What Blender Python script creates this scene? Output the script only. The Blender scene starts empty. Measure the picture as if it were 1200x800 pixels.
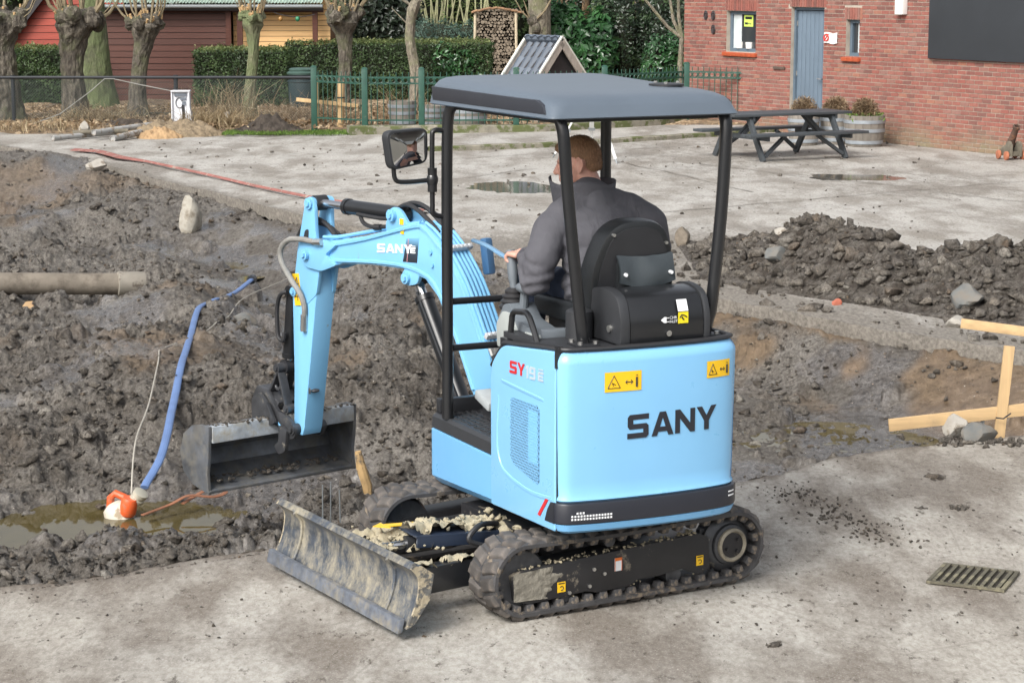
import bpy, bmesh, math, random
import numpy as np
from mathutils import Matrix, Vector, noise as mnoise
R = math.radians
PI = math.pi
random.seed(7)
rng = np.random.default_rng(7)
scene = bpy.context.scene
COL = scene.collection

# ------------------------------------------------------------------ camera, sky, sun, exposure
cam_data = bpy.data.cameras.new("camera")
cam = bpy.data.objects.new("camera", cam_data)
COL.objects.link(cam)
cam_data.sensor_width = 36.0
cam_data.lens = 75.0
cam_data.clip_start = 0.1
cam_data.clip_end = 2000.0
cam.location = (0, 0, 3.0)
cam.rotation_euler = (R(90 - 9.715), 0, 0)
scene.camera = cam

SUN_EL, SUN_AZ = R(42), R(212)          # azimuth clockwise from +Y (north); the sun stands behind the camera, to its left
world = bpy.data.worlds.new("World")
scene.world = world
world.use_nodes = True
wn = world.node_tree
wn.nodes.clear()
sky = wn.nodes.new("ShaderNodeTexSky")
sky.sky_type = 'NISHITA'
sky.sun_disc = False
sky.sun_elevation = SUN_EL
sky.sun_rotation = SUN_AZ
sky.air_density = 1.0
sky.dust_density = 6.0
sky.ozone_density = 1.0
hsv = wn.nodes.new("ShaderNodeHueSaturation")       # overcast: the cloud deck greys the whole sky
hsv.inputs['Saturation'].default_value = 0.30
bg = wn.nodes.new("ShaderNodeBackground")
bg.inputs['Strength'].default_value = 0.125
wo = wn.nodes.new("ShaderNodeOutputWorld")
wn.links.new(sky.outputs[0], hsv.inputs['Color'])
wn.links.new(hsv.outputs[0], bg.inputs['Color'])
wn.links.new(bg.outputs[0], wo.inputs[0])

sd = bpy.data.lights.new("sun", 'SUN')
sd.energy = 1.35
sd.angle = R(20)
sd.color = (1.0, 0.97, 0.92)
sun = bpy.data.objects.new("sun", sd)
COL.objects.link(sun)
dvec = Vector((math.sin(SUN_AZ) * math.cos(SUN_EL), math.cos(SUN_AZ) * math.cos(SUN_EL), math.sin(SUN_EL)))
sun.rotation_euler = dvec.to_track_quat('Z', 'Y').to_euler()
scene.view_settings.view_transform = 'Standard'
scene.view_settings.look = 'None'
scene.view_settings.gamma = 1.0
scene.view_settings.use_curve_mapping = False
scene.view_settings.exposure = 0.80

# ------------------------------------------------------------------ helpers
def lin(r, g, b):
    f = lambda c: (c / 255 / 12.92) if c / 255 <= 0.04045 else ((c / 255 + 0.055) / 1.055) ** 2.4
    return (f(r), f(g), f(b))

def mul(c, k):
    return tuple(min(1.0, x * k) for x in c[:3])

MATS = {}
class NT:
    """small node-tree writer"""
    def __init__(s, name):
        s.m = bpy.data.materials.new(name)
        s.m.use_nodes = True
        s.t = s.m.node_tree
        s.t.nodes.clear()
        s.out = s.n("ShaderNodeOutputMaterial")
        s.b = s.n("ShaderNodeBsdfPrincipled")
        s.l(s.b.outputs[0], s.out.inputs[0])
        s.tc = s.n("ShaderNodeTexCoord").outputs['Object']
    def n(s, k, **kw):
        x = s.t.nodes.new(k)
        for a, v in kw.items():
            setattr(x, a, v)
        return x
    def l(s, a, b):
        s.t.links.new(a, b)
    def noise(s, scale, detail=5, rough=0.55, vec=None, stretch=None, dist=0.0):
        v = vec or s.tc
        if stretch:
            mp = s.n("ShaderNodeMapping")
            mp.inputs['Scale'].default_value = stretch
            s.l(v, mp.inputs['Vector'])
            v = mp.outputs[0]
        x = s.n("ShaderNodeTexNoise")
        x.inputs['Scale'].default_value = scale
        x.inputs['Detail'].default_value = detail
        x.inputs['Roughness'].default_value = rough
        x.inputs['Distortion'].default_value = dist
        s.l(v, x.inputs['Vector'])
        return x.outputs[0]
    def voro(s, scale, feature='F1', out=0, vec=None, rnd=1.0):
        x = s.n("ShaderNodeTexVoronoi", feature=feature)
        x.inputs['Scale'].default_value = scale
        x.inputs['Randomness'].default_value = rnd
        s.l(vec or s.tc, x.inputs['Vector'])
        return x.outputs[out]
    def ramp(s, fac, stops):
        x = s.n("ShaderNodeValToRGB")
        e = x.color_ramp.elements
        while len(e) < len(stops):
            e.new(0.5)
        for i, (p, c) in enumerate(stops):
            e[i].position = p
            e[i].color = (c, c, c, 1) if isinstance(c, (int, float)) else (*c, 1)
        s.l(fac, x.inputs[0])
        return x.outputs[0]
    def mix(s, fac, a, b, blend='MIX'):
        x = s.n("ShaderNodeMix", data_type='RGBA', blend_type=blend)
        for sock, v in ((x.inputs[0], fac), (x.inputs[6], a), (x.inputs[7], b)):
            if isinstance(v, (int, float)):
                sock.default_value = v
            elif isinstance(v, tuple):
                sock.default_value = (*v, 1)
            else:
                s.l(v, sock)
        return x.outputs[2]
    def math(s, op, a, b=0.0, clamp=False):
        x = s.n("ShaderNodeMath", operation=op, use_clamp=clamp)
        for sock, v in ((x.inputs[0], a), (x.inputs[1], b)):
            if isinstance(v, (int, float)):
                sock.default_value = v
            else:
                s.l(v, sock)
        return x.outputs[0]
    def attr(s, name):
        x = s.n("ShaderNodeAttribute", attribute_name=name)
        return x.outputs['Fac']
    def rand(s):
        return s.n("ShaderNodeObjectInfo").outputs['Random']
    def sep(s, i, vec=None):
        x = s.n("ShaderNodeSeparateXYZ")
        s.l(vec or s.tc, x.inputs[0])
        return x.outputs[i]
    def bump(s, h, strength=0.3, dist=0.01, prev=None):
        x = s.n("ShaderNodeBump")
        x.inputs['Strength'].default_value = strength
        x.inputs['Distance'].default_value = dist
        s.l(h, x.inputs['Height'])
        if prev:
            s.l(prev, x.inputs['Normal'])
        return x.outputs[0]
    def set(s, color=None, rough=None, normal=None, metal=None, spec=None, coat=None):
        for k, v in (('Base Color', color), ('Roughness', rough), ('Normal', normal), ('Metallic', metal),
                     ('Specular IOR Level', spec), ('Coat Weight', coat)):
            if v is None:
                continue
            if isinstance(v, tuple):
                s.b.inputs[k].default_value = (*v, 1)
            elif isinstance(v, (int, float)):
                s.b.inputs[k].default_value = v
            else:
                s.l(v, s.b.inputs[k])
        return s.m

def mat(name, col, rough=0.5, metal=0.0, var=0.12, scale=6.0, bump=0.0, bscale=60.0, bdist=0.004,
        dirt=None, dirt_amt=0.0, dirt_scale=7.0, dirt_soft=0.07, dirt_rough=0.68, dirt_stretch=None, spec=None, rvar=0.0, stretch=None, objvar=0.0, coat=None):
    """a paint / plastic / wood / stone surface: base colour with uneven tone, optional caked dirt, fine relief"""
    if name in MATS:
        return MATS[name]
    t = NT(name)
    f = t.noise(scale, 6, 0.6, stretch=stretch)
    c = t.ramp(f, [(0.25, mul(col, 1 - var)), (0.75, mul(col, 1 + var))])
    if objvar:
        k = t.math('ADD', t.math('MULTIPLY', t.rand(), 2 * objvar), 1 - objvar)
        comb = t.n("ShaderNodeCombineColor")
        for i in range(3):
            t.l(k, comb.inputs[i])
        c = t.mix(1.0, c, comb.outputs[0], 'MULTIPLY')
    r = rough
    if rvar:
        r = t.ramp(t.noise(scale * 2.3, 5, 0.6), [(0.3, max(0.02, rough - rvar)), (0.7, min(1, rough + rvar))])
    if dirt:
        d = t.noise(dirt_scale, 9, dirt_rough, stretch=dirt_stretch)
        lo = 0.68 - 0.4 * dirt_amt
        fac = t.ramp(d, [(lo, 0.0), (lo + dirt_soft, 1.0)])
        c = t.mix(fac, c, dirt)
        base_r = r if not isinstance(r, (int, float)) else (r, r, r)
        r = t.mix(fac, base_r, (0.9, 0.9, 0.9))
    nrm = None
    if bump:
        nrm = t.bump(t.noise(bscale, 6, 0.6, stretch=stretch), bump, bdist)
    t.set(color=c, rough=r, normal=nrm, metal=metal, spec=spec, coat=coat)
    MATS[name] = t.m
    return t.m

def tag(o, label=None, cat=None, group=None, kind=None):
    if label: o['label'] = label
    if cat: o['category'] = cat
    if group: o['group'] = group
    if kind: o['kind'] = kind
    return o

def empty(name, loc=(0, 0, 0), rz=0.0, label=None, cat=None, group=None):
    o = bpy.data.objects.new(name, None)
    COL.objects.link(o)
    o.location = loc
    o.rotation_euler = (0, 0, rz)
    o.empty_display_size = 0.2
    return tag(o, label, cat, group)

def obj_from(name, me, m=None, parent=None, M=None):
    o = bpy.data.objects.new(name, me)
    if m is not None and len(me.materials) == 0:
        me.materials.append(m)
    COL.objects.link(o)
    if parent is not None:
        o.parent = parent
    if M is not None:
        o.matrix_basis = M
    return o

def np_mesh(name, V, F, smooth=True):
    """mesh from numpy arrays (quads or triangles)"""
    V = np.asarray(V, np.float32); F = np.asarray(F, np.int32)
    me = bpy.data.meshes.new(name)
    k = F.shape[1]
    me.vertices.add(len(V)); me.vertices.foreach_set("co", V.ravel())
    me.loops.add(F.size); me.loops.foreach_set("vertex_index", F.ravel())
    me.polygons.add(len(F))
    me.polygons.foreach_set("loop_start", np.arange(0, F.size, k, dtype=np.int32))
    if smooth:
        me.polygons.foreach_set("use_smooth", np.ones(len(F), bool))
    me.update(calc_edges=True)
    return me

def rot_to(d, up=Vector((0, 0, 1))):
    """3x3 whose Z column is d"""
    d = Vector(d).normalized()
    if abs(d.dot(up)) > 0.98:
        up = Vector((0, 1, 0))
    x = up.cross(d).normalized()
    y = d.cross(x)
    return Matrix((x, y, d)).transposed()

class MB:
    """collects shapes and links them as ONE mesh object"""
    def __init__(s):
        s.V = []; s.F = []
    def add(s, V, F):
        o = len(s.V)
        s.V.extend([tuple(v) for v in V])
        s.F.extend([tuple(i + o for i in f) for f in F])
        return s
    def box(s, c, size, rot=None, taper=1.0):
        hx, hy, hz = size[0] / 2, size[1] / 2, size[2] / 2
        V = [Vector((x * hx * (taper if z > 0 else 1), y * hy * (taper if z > 0 else 1), z * hz)) for z in (-1, 1) for y in (-1, 1) for x in (-1, 1)]
        if rot is not None:
            V = [rot @ v for v in V]
        c = Vector(c)
        return s.add([v + c for v in V], [(0, 2, 3, 1), (4, 5, 7, 6), (0, 1, 5, 4), (2, 6, 7, 3), (0, 4, 6, 2), (1, 3, 7, 5)])
    def bar(s, a, b, w, h, up=Vector((0, 0, 1)), w2=None, h2=None):
        """rectangular bar from a to b (w across, h along up)"""
        a, b = Vector(a), Vector(b)
        M = rot_to(b - a, up)
        w2 = w if w2 is None else w2; h2 = h if h2 is None else h2
        V = []
        for p, ww, hh in ((a, w, h), (b, w2, h2)):
            for y in (-1, 1):
                for x in (-1, 1):
                    V.append(p + M @ Vector((x * ww / 2, y * hh / 2, 0)))
        return s.add(V, [(0, 2, 3, 1), (4, 5, 7, 6), (0, 1, 5, 4), (2, 6, 7, 3), (0, 4, 6, 2), (1, 3, 7, 5)])
    def prism(s, poly, fn, d0, d1):
        """polygon [(a,b)] extruded between d0 and d1; fn(a,b,d) -> point"""
        n = len(poly)
        V = [fn(a, b, d0) for a, b in poly] + [fn(a, b, d1) for a, b in poly]
        F = [tuple(range(n))[::-1], tuple(range(n, 2 * n))]
        F += [(i, (i + 1) % n, n + (i + 1) % n, n + i) for i in range(n)]
        return s.add(V, F)
    def tube(s, path, r, n=8, cap=True, flat=None):
        P = [Vector(p) for p in path]
        m = len(P)
        rs = r if isinstance(r, (list, tuple)) else [r] * m
        T = []
        for i in range(m):
            a = P[max(0, i - 1)]; b = P[min(m - 1, i + 1)]
            T.append((b - a).normalized())
        ref = Vector((0, 0, 1)) if abs(T[0].z) < 0.9 else Vector((1, 0, 0))
        x = (ref - T[0] * ref.dot(T[0])).normalized()
        V = []
        for i in range(m):
            x = (x - T[i] * x.dot(T[i])).normalized()
            y = T[i].cross(x)
            for k in range(n):
                a = 2 * PI * k / n
                fx, fy = (1, 1) if flat is None else flat
                V.append(P[i] + (x * math.cos(a) * fx + y * math.sin(a) * fy) * rs[i])
        F = []
        for i in range(m - 1):
            for k in range(n):
                F.append((i * n + k, i * n + (k + 1) % n, (i + 1) * n + (k + 1) % n, (i + 1) * n + k))
        if cap:
            F.append(tuple(range(n))[::-1]); F.append(tuple((m - 1) * n + k for k in range(n)))
        return s.add(V, F)
    def cyl(s, a, b, r, n=16, r2=None):
        return s.tube([a, b], [r, r if r2 is None else r2], n)
    def lathe(s, prof, n=24, M=None, jitter=None):
        V = []; F = []
        m = len(prof)
        for i, (r, z) in enumerate(prof):
            for k in range(n):
                a = 2 * PI * k / n
                rr = r if jitter is None else r * jitter(a, z)
                v = Vector((rr * math.cos(a), rr * math.sin(a), z))
                V.append(M @ v if M is not None else v)
        for i in range(m - 1):
            for k in range(n):
                F.append((i * n + k, i * n + (k + 1) % n, (i + 1) * n + (k + 1) % n, (i + 1) * n + k))
        F.append(tuple(range(n))[::-1]); F.append(tuple((m - 1) * n + k for k in range(n)))
        return s.add(V, F)
    def loft(s, rings, caps=True, closed=True):
        n = len(rings[0]); V = [p for r in rings for p in r]; F = []
        for i in range(len(rings) - 1):
            for k in range(n if closed else n - 1):
                F.append((i * n + k, i * n + (k + 1) % n, (i + 1) * n + (k + 1) % n, (i + 1) * n + k))
        if caps:
            F.append(tuple(range(n))[::-1]); F.append(tuple((len(rings) - 1) * n + k for k in range(n)))
        return s.add(V, F)
    def ell(s, c, r, rot=None, nu=14, nv=9):
        c = Vector(c); V = []; F = []
        for j in range(1, nv):
            t = PI * j / nv
            for i in range(nu):
                p = 2 * PI * i / nu
                v = Vector((r[0] * math.sin(t) * math.cos(p), r[1] * math.sin(t) * math.sin(p), r[2] * math.cos(t)))
                V.append(c + (rot @ v if rot is not None else v))
        top = Vector((0, 0, r[2])); bot = -top
        V.append(c + (rot @ top if rot is not None else top)); V.append(c + (rot @ bot if rot is not None else bot))
        for j in range(nv - 2):
            for i in range(nu):
                F.append((j * nu + i, (j + 1) * nu + i, (j + 1) * nu + (i + 1) % nu, j * nu + (i + 1) % nu))
        a = len(V) - 2
        for i in range(nu):
            F.append((a, i, (i + 1) % nu)); F.append((a + 1, (nv - 2) * nu + (i + 1) % nu, (nv - 2) * nu + i))
        return s.add(V, F)
    def sheet(s, pts_grid):
        """open grid of points"""
        m = len(pts_grid); n = len(pts_grid[0])
        return s.add([p for r in pts_grid for p in r], [(i * n + k, i * n + k + 1, (i + 1) * n + k + 1, (i + 1) * n + k) for i in range(m - 1) for k in range(n - 1)])
    def mesh(s, name, sharp=35, bevel=0.0, seg=2, fix=True):
        bm = bmesh.new()
        vs = [bm.verts.new(v) for v in s.V]
        for f in s.F:
            try:
                bm.faces.new([vs[i] for i in f])
            except ValueError:
                pass
        if fix:
            bmesh.ops.recalc_face_normals(bm, faces=bm.faces[:])
        if bevel:
            es = [e for e in bm.edges if len(e.link_faces) == 2 and e.calc_face_angle(0) > R(28)]
            if es:
                bmesh.ops.bevel(bm, geom=es, offset=bevel, segments=seg, profile=0.6, affect='EDGES', clamp_overlap=True)
        me = bpy.data.meshes.new(name)
        bm.to_mesh(me); bm.free()
        if sharp:
            for p in me.polygons:
                p.use_smooth = True
            me.set_sharp_from_angle(angle=R(sharp))
        return me
    def build(s, name, m, parent=None, M=None, sharp=35, bevel=0.0, seg=2, kind=None, label=None, fix=True):
        o = obj_from(name, s.mesh(name, sharp, bevel, seg, fix), m, parent, M)
        return tag(o, label, None, None, kind)

def dup(o, parent=None, M=None):
    c = o.copy()
    COL.objects.link(c)
    c.parent = parent
    if M is not None:
        c.matrix_basis = M
    return c

def dup_tree(root, loc, rz, label=None, group=None):
    r = root.copy(); COL.objects.link(r)
    r.location = loc; r.rotation_euler = (0, 0, rz)
    if label: r['label'] = label
    if group: r['group'] = group
    for ch in list(root.children):
        c = ch.copy(); COL.objects.link(c); c.parent = r
        for g in list(ch.children):
            d = g.copy(); COL.objects.link(d); d.parent = c
    return r

# numpy gradient-free value noise, fBm
def vnoise(x, y, seed=0):
    xi = np.floor(x).astype(np.int64); yi = np.floor(y).astype(np.int64)
    fx = x - xi; fy = y - yi
    u = fx * fx * fx * (fx * (fx * 6 - 15) + 10); v = fy * fy * fy * (fy * (fy * 6 - 15) + 10)
    def h(a, b):
        n = (a * 374761393 + b * 668265263 + seed * 974634777) & 0xffffffff
        n = ((n ^ (n >> 13)) * 1274126177) & 0xffffffff
        n = n ^ (n >> 16)
        return (n & 0xffff) / 65535.0 * 2 - 1
    return (h(xi, yi) * (1 - u) + h(xi + 1, yi) * u) * (1 - v) + (h(xi, yi + 1) * (1 - u) + h(xi + 1, yi + 1) * u) * v

def fbm(x, y, oct=5, seed=0, gain=0.5):
    a = 1.0; s = 0.0; f = 1.0
    for i in range(oct):
        s = s + a * vnoise(x * f + 17.3 * i, y * f - 9.1 * i, seed + i)
        a *= gain; f *= 2.03
    return s

def sstep(a, b, x):
    t = np.clip((x - a) / (b - a), 0, 1)
    return t * t * (3 - 2 * t)
# ------------------------------------------------------------------ the setting: mud, slabs, yard
NEAR = [(-30.0, -6.0), (-9.0, 6.9), (-6.2, 8.2), (-3.28, 9.88), (-2.54, 10.24), (-2.09, 10.51), (-1.65, 10.79), (-1.23, 11.04), (-0.89, 11.44), (-0.57, 11.62), (0.4, 12.05), (1.39, 12.5),
        (1.68, 12.8), (2.08, 13.2), (2.47, 13.4), (2.83, 13.57), (3.41, 13.89), (4.66, 14.25), (8.0, 15.3), (40.0, 25.0)]
FAR = [(-40.0, 78.0), (-19.0, 48.3), (-10.4, 40.6), (-9.13, 38.2), (-7.9, 36.6), (-6.41, 34.1), (-5.31, 31.92), (-4.19, 29.88), (-2.99, 27.56), (-2.1, 26.11), (-0.77, 23.92), (1.97, 19.91),
       (2.66, 18.79), (3.22, 18.04), (3.82, 17.44), (4.7, 16.53), (6.2, 15.6), (9.0, 15.4), (40.0, 27.0)]
_nx, _ny = np.array(NEAR).T
_fx, _fy = np.array(FAR).T

def mud_base(x, y):
    """height of the dug ground without clods"""
    x = np.asarray(x, float); y = np.asarray(y, float)
    a = y - np.interp(x, _nx, _ny)
    b = (np.interp(x, _fx, _fy) - y) * 0.62
    left = 1 - sstep(-0.9, 0.6, x)
    zl = -0.55 + 0.49 * sstep(14.05, 16.7, y) - 0.32 * sstep(17.3, 21, y) + 0.10 * sstep(23.5, 27, y) + 0.10 * sstep(29, 33, y)
    zl = zl + 0.21 * fbm(x * 0.55, y * 0.30, 3, 3) * sstep(14.5, 17, y) + 0.10 * np.exp(-((x + 0.9) / 0.7) ** 2 - ((y - 15.6) / 0.9) ** 2) - 0.07 * np.exp(-((x + 0.55 * y - 7.6) / 0.35) ** 2) * sstep(15, 17, y) * (1 - sstep(22, 25, y))
    zl = zl + 0.16 * np.exp(-((x + 4.6) / 0.9) ** 2 - ((y - 25.5) / 2.0) ** 2)
    zr = -0.50 + 0.035 * fbm(x * 0.8, y * 0.5, 3, 5)
    fl = zr * (1 - left) + zl * left
    zn = -0.09 * left - 0.17 * (1 - left)
    k = sstep(0.0, 1.0, a / (2.1 * left + 1.2 * (1 - left)))
    z = zn * (1 - k) + fl * k
    # far bank, cut steeper on the right
    w = 2.2 * left + 1.05 * (1 - left)
    kb = sstep(0.0, 1.0, b / w)
    z = -0.13 * (1 - kb) + z * kb
    # puddle hollow where the pump lies
    q = ((x + 2.62) / 0.95) ** 2 + ((y - 13.80) / 0.55) ** 2
    z = z - 0.15 * np.exp(-q ** 2)
    # hollow where the drain pipe lies
    z = z - (1 - sstep(-4.2, -3.4, x)) * (0.17 * np.exp(-((y - 22.4 - 0.5 * (x + 5.2)) / 0.9) ** 2) + 0.16 * np.exp(-((y - 20.3) / 1.3) ** 2))
    # spoil thrown on the left edge
    z = z + 0.34 * np.exp(-((x + 7.6) / 1.0) ** 2 - ((y - 34.2) / 1.6) ** 2)
    # wet wheel run
    tr = np.exp(-((x + 2.3 + 0.18 * (y - 22)) / 0.75) ** 2) * sstep(17, 19, y) * (1 - sstep(26, 29, y))
    z = z - 0.09 * tr
    # sinks under the slabs
    z = np.where(a < 0, -0.05 + a * 0.9, z)
    z = np.where(b < 0, -0.13 + b * 0.6, z)
    return np.maximum(z, -0.95), a, b, tr

def fan_grid(y0, y1, nr, nc, spread, pad, power=1.6):
    t = np.linspace(0, 1, nr)
    # row spacing grows with distance
    q = 1 - power
    ys = (y0 ** q + t * (y1 ** q - y0 ** q)) ** (1 / q)
    u = np.linspace(-1, 1, nc)
    X = u[None, :] * (spread * ys[:, None] + pad)
    Y = np.repeat(ys[:, None], nc, 1)
    return X, Y

def grid_faces(nr, nc):
    i = np.arange(nr * nc).reshape(nr, nc)
    return np.stack([i[:-1, :-1], i[:-1, 1:], i[1:, 1:], i[1:, :-1]], -1).reshape(-1, 4)

NR, NC = 620, 900
GX, GY = fan_grid(9.2, 42.0, NR, NC, 0.26, 1.7)
GX = GX + 0.004 * rng.standard_normal(GX.shape)
GZ, GA, GB, GT = mud_base(GX, GY)
calm = np.clip(1 - 0.85 * GT, 0, 1)                         # run-over mud is smoother
rght = sstep(0.9, 1.6, GX) * (1 - sstep(0.55, 1.1, (GX - 1.0) * 0 + (GA - 2.2) / 3))
calm = calm * (1 - 0.72 * rght)
smear = sstep(0.05, 0.5, fbm(GX * 0.55 + 3, GY * 0.34, 3, 81))          # clay smoothed by the bucket
calm = calm * (1 - 0.62 * smear)
rough = fbm(GX * 1.7, GY * 1.2, 4, 11)
GZ = GZ + calm * (0.055 * rough + 0.040 * np.abs(fbm(GX * 5.2, GY * 3.8, 4, 21)))

# clods pressed into the ground: every one raises a small, flattened, tilted lump
def stamp_clods(n, rmin, rmax, seed, dens):
    r_ = np.random.default_rng(seed)
    ys_rows = GY[:, 0]
    cnt = 0
    for _ in range(n):
        yy = 9.6 * (40 / 9.6) ** (r_.random() ** 1.35)
        hw = 0.26 * yy + 1.4
        xx = (r_.random() * 2 - 1) * hw
        if r_.random() > dens(xx, yy):
            continue
        rr = rmin * (rmax / rmin) ** (r_.random() ** 2.2) * (0.75 + 0.018 * yy)
        i0 = np.searchsorted(ys_rows, yy - rr); i1 = np.searchsorted(ys_rows, yy + rr)
        if i1 - i0 < 2:
            continue
        w_ = 0.26 * yy + 1.7
        c = (xx / w_ + 1) / 2 * (NC - 1); dc = rr / w_ / 2 * (NC - 1)
        j0 = max(0, int(c - dc - 1)); j1 = min(NC, int(c + dc + 2))
        if j1 - j0 < 2:
            continue
        gx = GX[i0:i1, j0:j1] - xx; gy = GY[i0:i1, j0:j1] - yy
        an = r_.random() * PI; ca, sa = math.cos(an), math.sin(an)
        e = 0.55 + 0.45 * r_.random()
        px = (gx * ca + gy * sa) / rr; py = (-gx * sa + gy * ca) / (rr * e)
        d = np.hypot(px, py) * 0.80
        for q in range(5):                                   # convex polygon outline, sloping facets
            an2 = r_.random() * 2 * PI; d = np.maximum(d, (px * math.cos(an2) + py * math.sin(an2)) / r_.uniform(0.62, 0.95))
        d = d + 0.14 * vnoise(gx / rr * 2.6 + xx * 9, gy / rr * 2.6 + yy * 9, 5)
        hgt = rr * r_.uniform(0.30, 0.75)
        prof = np.minimum(np.clip((1 - d) * r_.uniform(1.2, 2.6), 0, 1), 1.0)
        prof = np.where(prof > 0, prof ** 0.7, 0)
        zc = np.median(GZ[i0:i1, j0:j1]) - 0.15 * hgt
        tilt = px * r_.uniform(-0.4, 0.4) + py * r_.uniform(-0.4, 0.4)
        top = zc + hgt * (prof * (1 + tilt) + 0.10 * vnoise(gx / rr * 5 + xx, gy / rr * 5 + yy, 8))
        GZ[i0:i1, j0:j1] = np.where(prof > 0, np.maximum(GZ[i0:i1, j0:j1], top), GZ[i0:i1, j0:j1])
        cnt += 1
    return cnt

def dens(x, y):
    a = y - float(np.interp(x, _nx, _ny)); b = float(np.interp(x, _fx, _fy)) - y
    if a < -0.1 or b < -0.2:
        return 0
    d = 0.9
    if x > 0.9 and a < 3.2:
        d = 0.28
    t_ = math.exp(-((x + 2.3 + 0.18 * (y - 22)) / 0.75) ** 2) * (1 if 17.5 < y < 28 else 0)
    d *= 1 - 0.8 * t_
    if 13.2 < y < 14.1 and -3.5 < x < -1.9:
        d *= 0.15
    sm_ = float(fbm(np.array(x * 0.55 + 3), np.array(y * 0.34), 3, 81))
    d *= 1 - 0.75 * min(1, max(0, (sm_ - 0.05) / 0.45))
    return d
stamp_clods(14000, 0.028, 0.17, 1, dens)
stamp_clods(420, 0.12, 0.26, 2, lambda x, y: dens(x, y) * (x < 0.6))
crumb = 0.5 + 0.5 * sstep(-0.6, 0.6, fbm(GX * 1.1, GY * 0.8, 3, 35))
GZ = GZ + (0.35 + 0.65 * calm) * crumb * (0.020 * (1 - 2 * np.abs(vnoise(GX * 13, GY * 8, 61))) + 0.016 * (1 - 2 * np.abs(vnoise(GX * 27, GY * 15, 62))) + 0.011 * vnoise(GX * 55, GY * 27, 63))

GZ = np.where(GB < 0.35, np.minimum(GZ, -0.075 - 0.1 * np.clip(GB, 0, 1)), GZ)
GZ = np.where(GA < 0.12, np.minimum(GZ, -0.03), GZ)
def ground_z(x, y):
    """height of the finished mud mesh at a point"""
    i = int(np.clip(np.searchsorted(GY[:, 0], y), 0, NR - 1))
    w_ = 0.26 * GY[i, 0] + 1.7
    j = int(np.clip(round((x / w_ + 1) / 2 * (NC - 1)), 0, NC - 1))
    return float(GZ[i, j])

# concrete surface heights of the slabs
NEARZ = 0.0
me = np_mesh("mud_ground", np.stack([GX, GY, GZ], -1).reshape(-1, 3), grid_faces(NR, NC))
gz0, ga, gb, gt = mud_base(GX, GY)
brown = sstep(0.6, 2.0, GX) * (1 - sstep(1.0, 2.6, gb / 0.62 * 1.0)) * sstep(-0.2, 0.5, fbm(GX * 1.3, GY * 1.0, 3, 41) + 0.35)
brown = np.clip(1.15 * brown + 0.6 * sstep(0.35, 0.8, fbm(GX * 0.6 + 5, GY * 0.4, 4, 43)) * (GX < 0), 0, 1)
wet = np.clip(gt * 1.2 + rght * 1.25 + 0.55 * smear * (GX < 0) + 0.9 * sstep(0.0, 0.5, 0.35 - ga) * (GX < 0) + np.exp(-(((GX + 2.62) / 1.2) ** 2 + ((GY - 13.6) / 0.8) ** 2)), 0, 1)
wet = wet * sstep(-0.9, 0.5, fbm(GX * 1.6, GY * 1.1, 4, 51) + 0.1)
dry = sstep(17.5, 24, GY) * (GX < 0.8) * sstep(-0.7, 0.6, fbm(GX * 0.7, GY * 0.5, 3, 57)) * (1 - np.clip(gt, 0, 1))
for nm, arr in (("brown", brown), ("wet", wet), ("dry", dry)):
    at = me.attributes.new(nm, 'FLOAT', 'POINT')
    at.data.foreach_set("value", arr.astype(np.float32).ravel())

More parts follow.
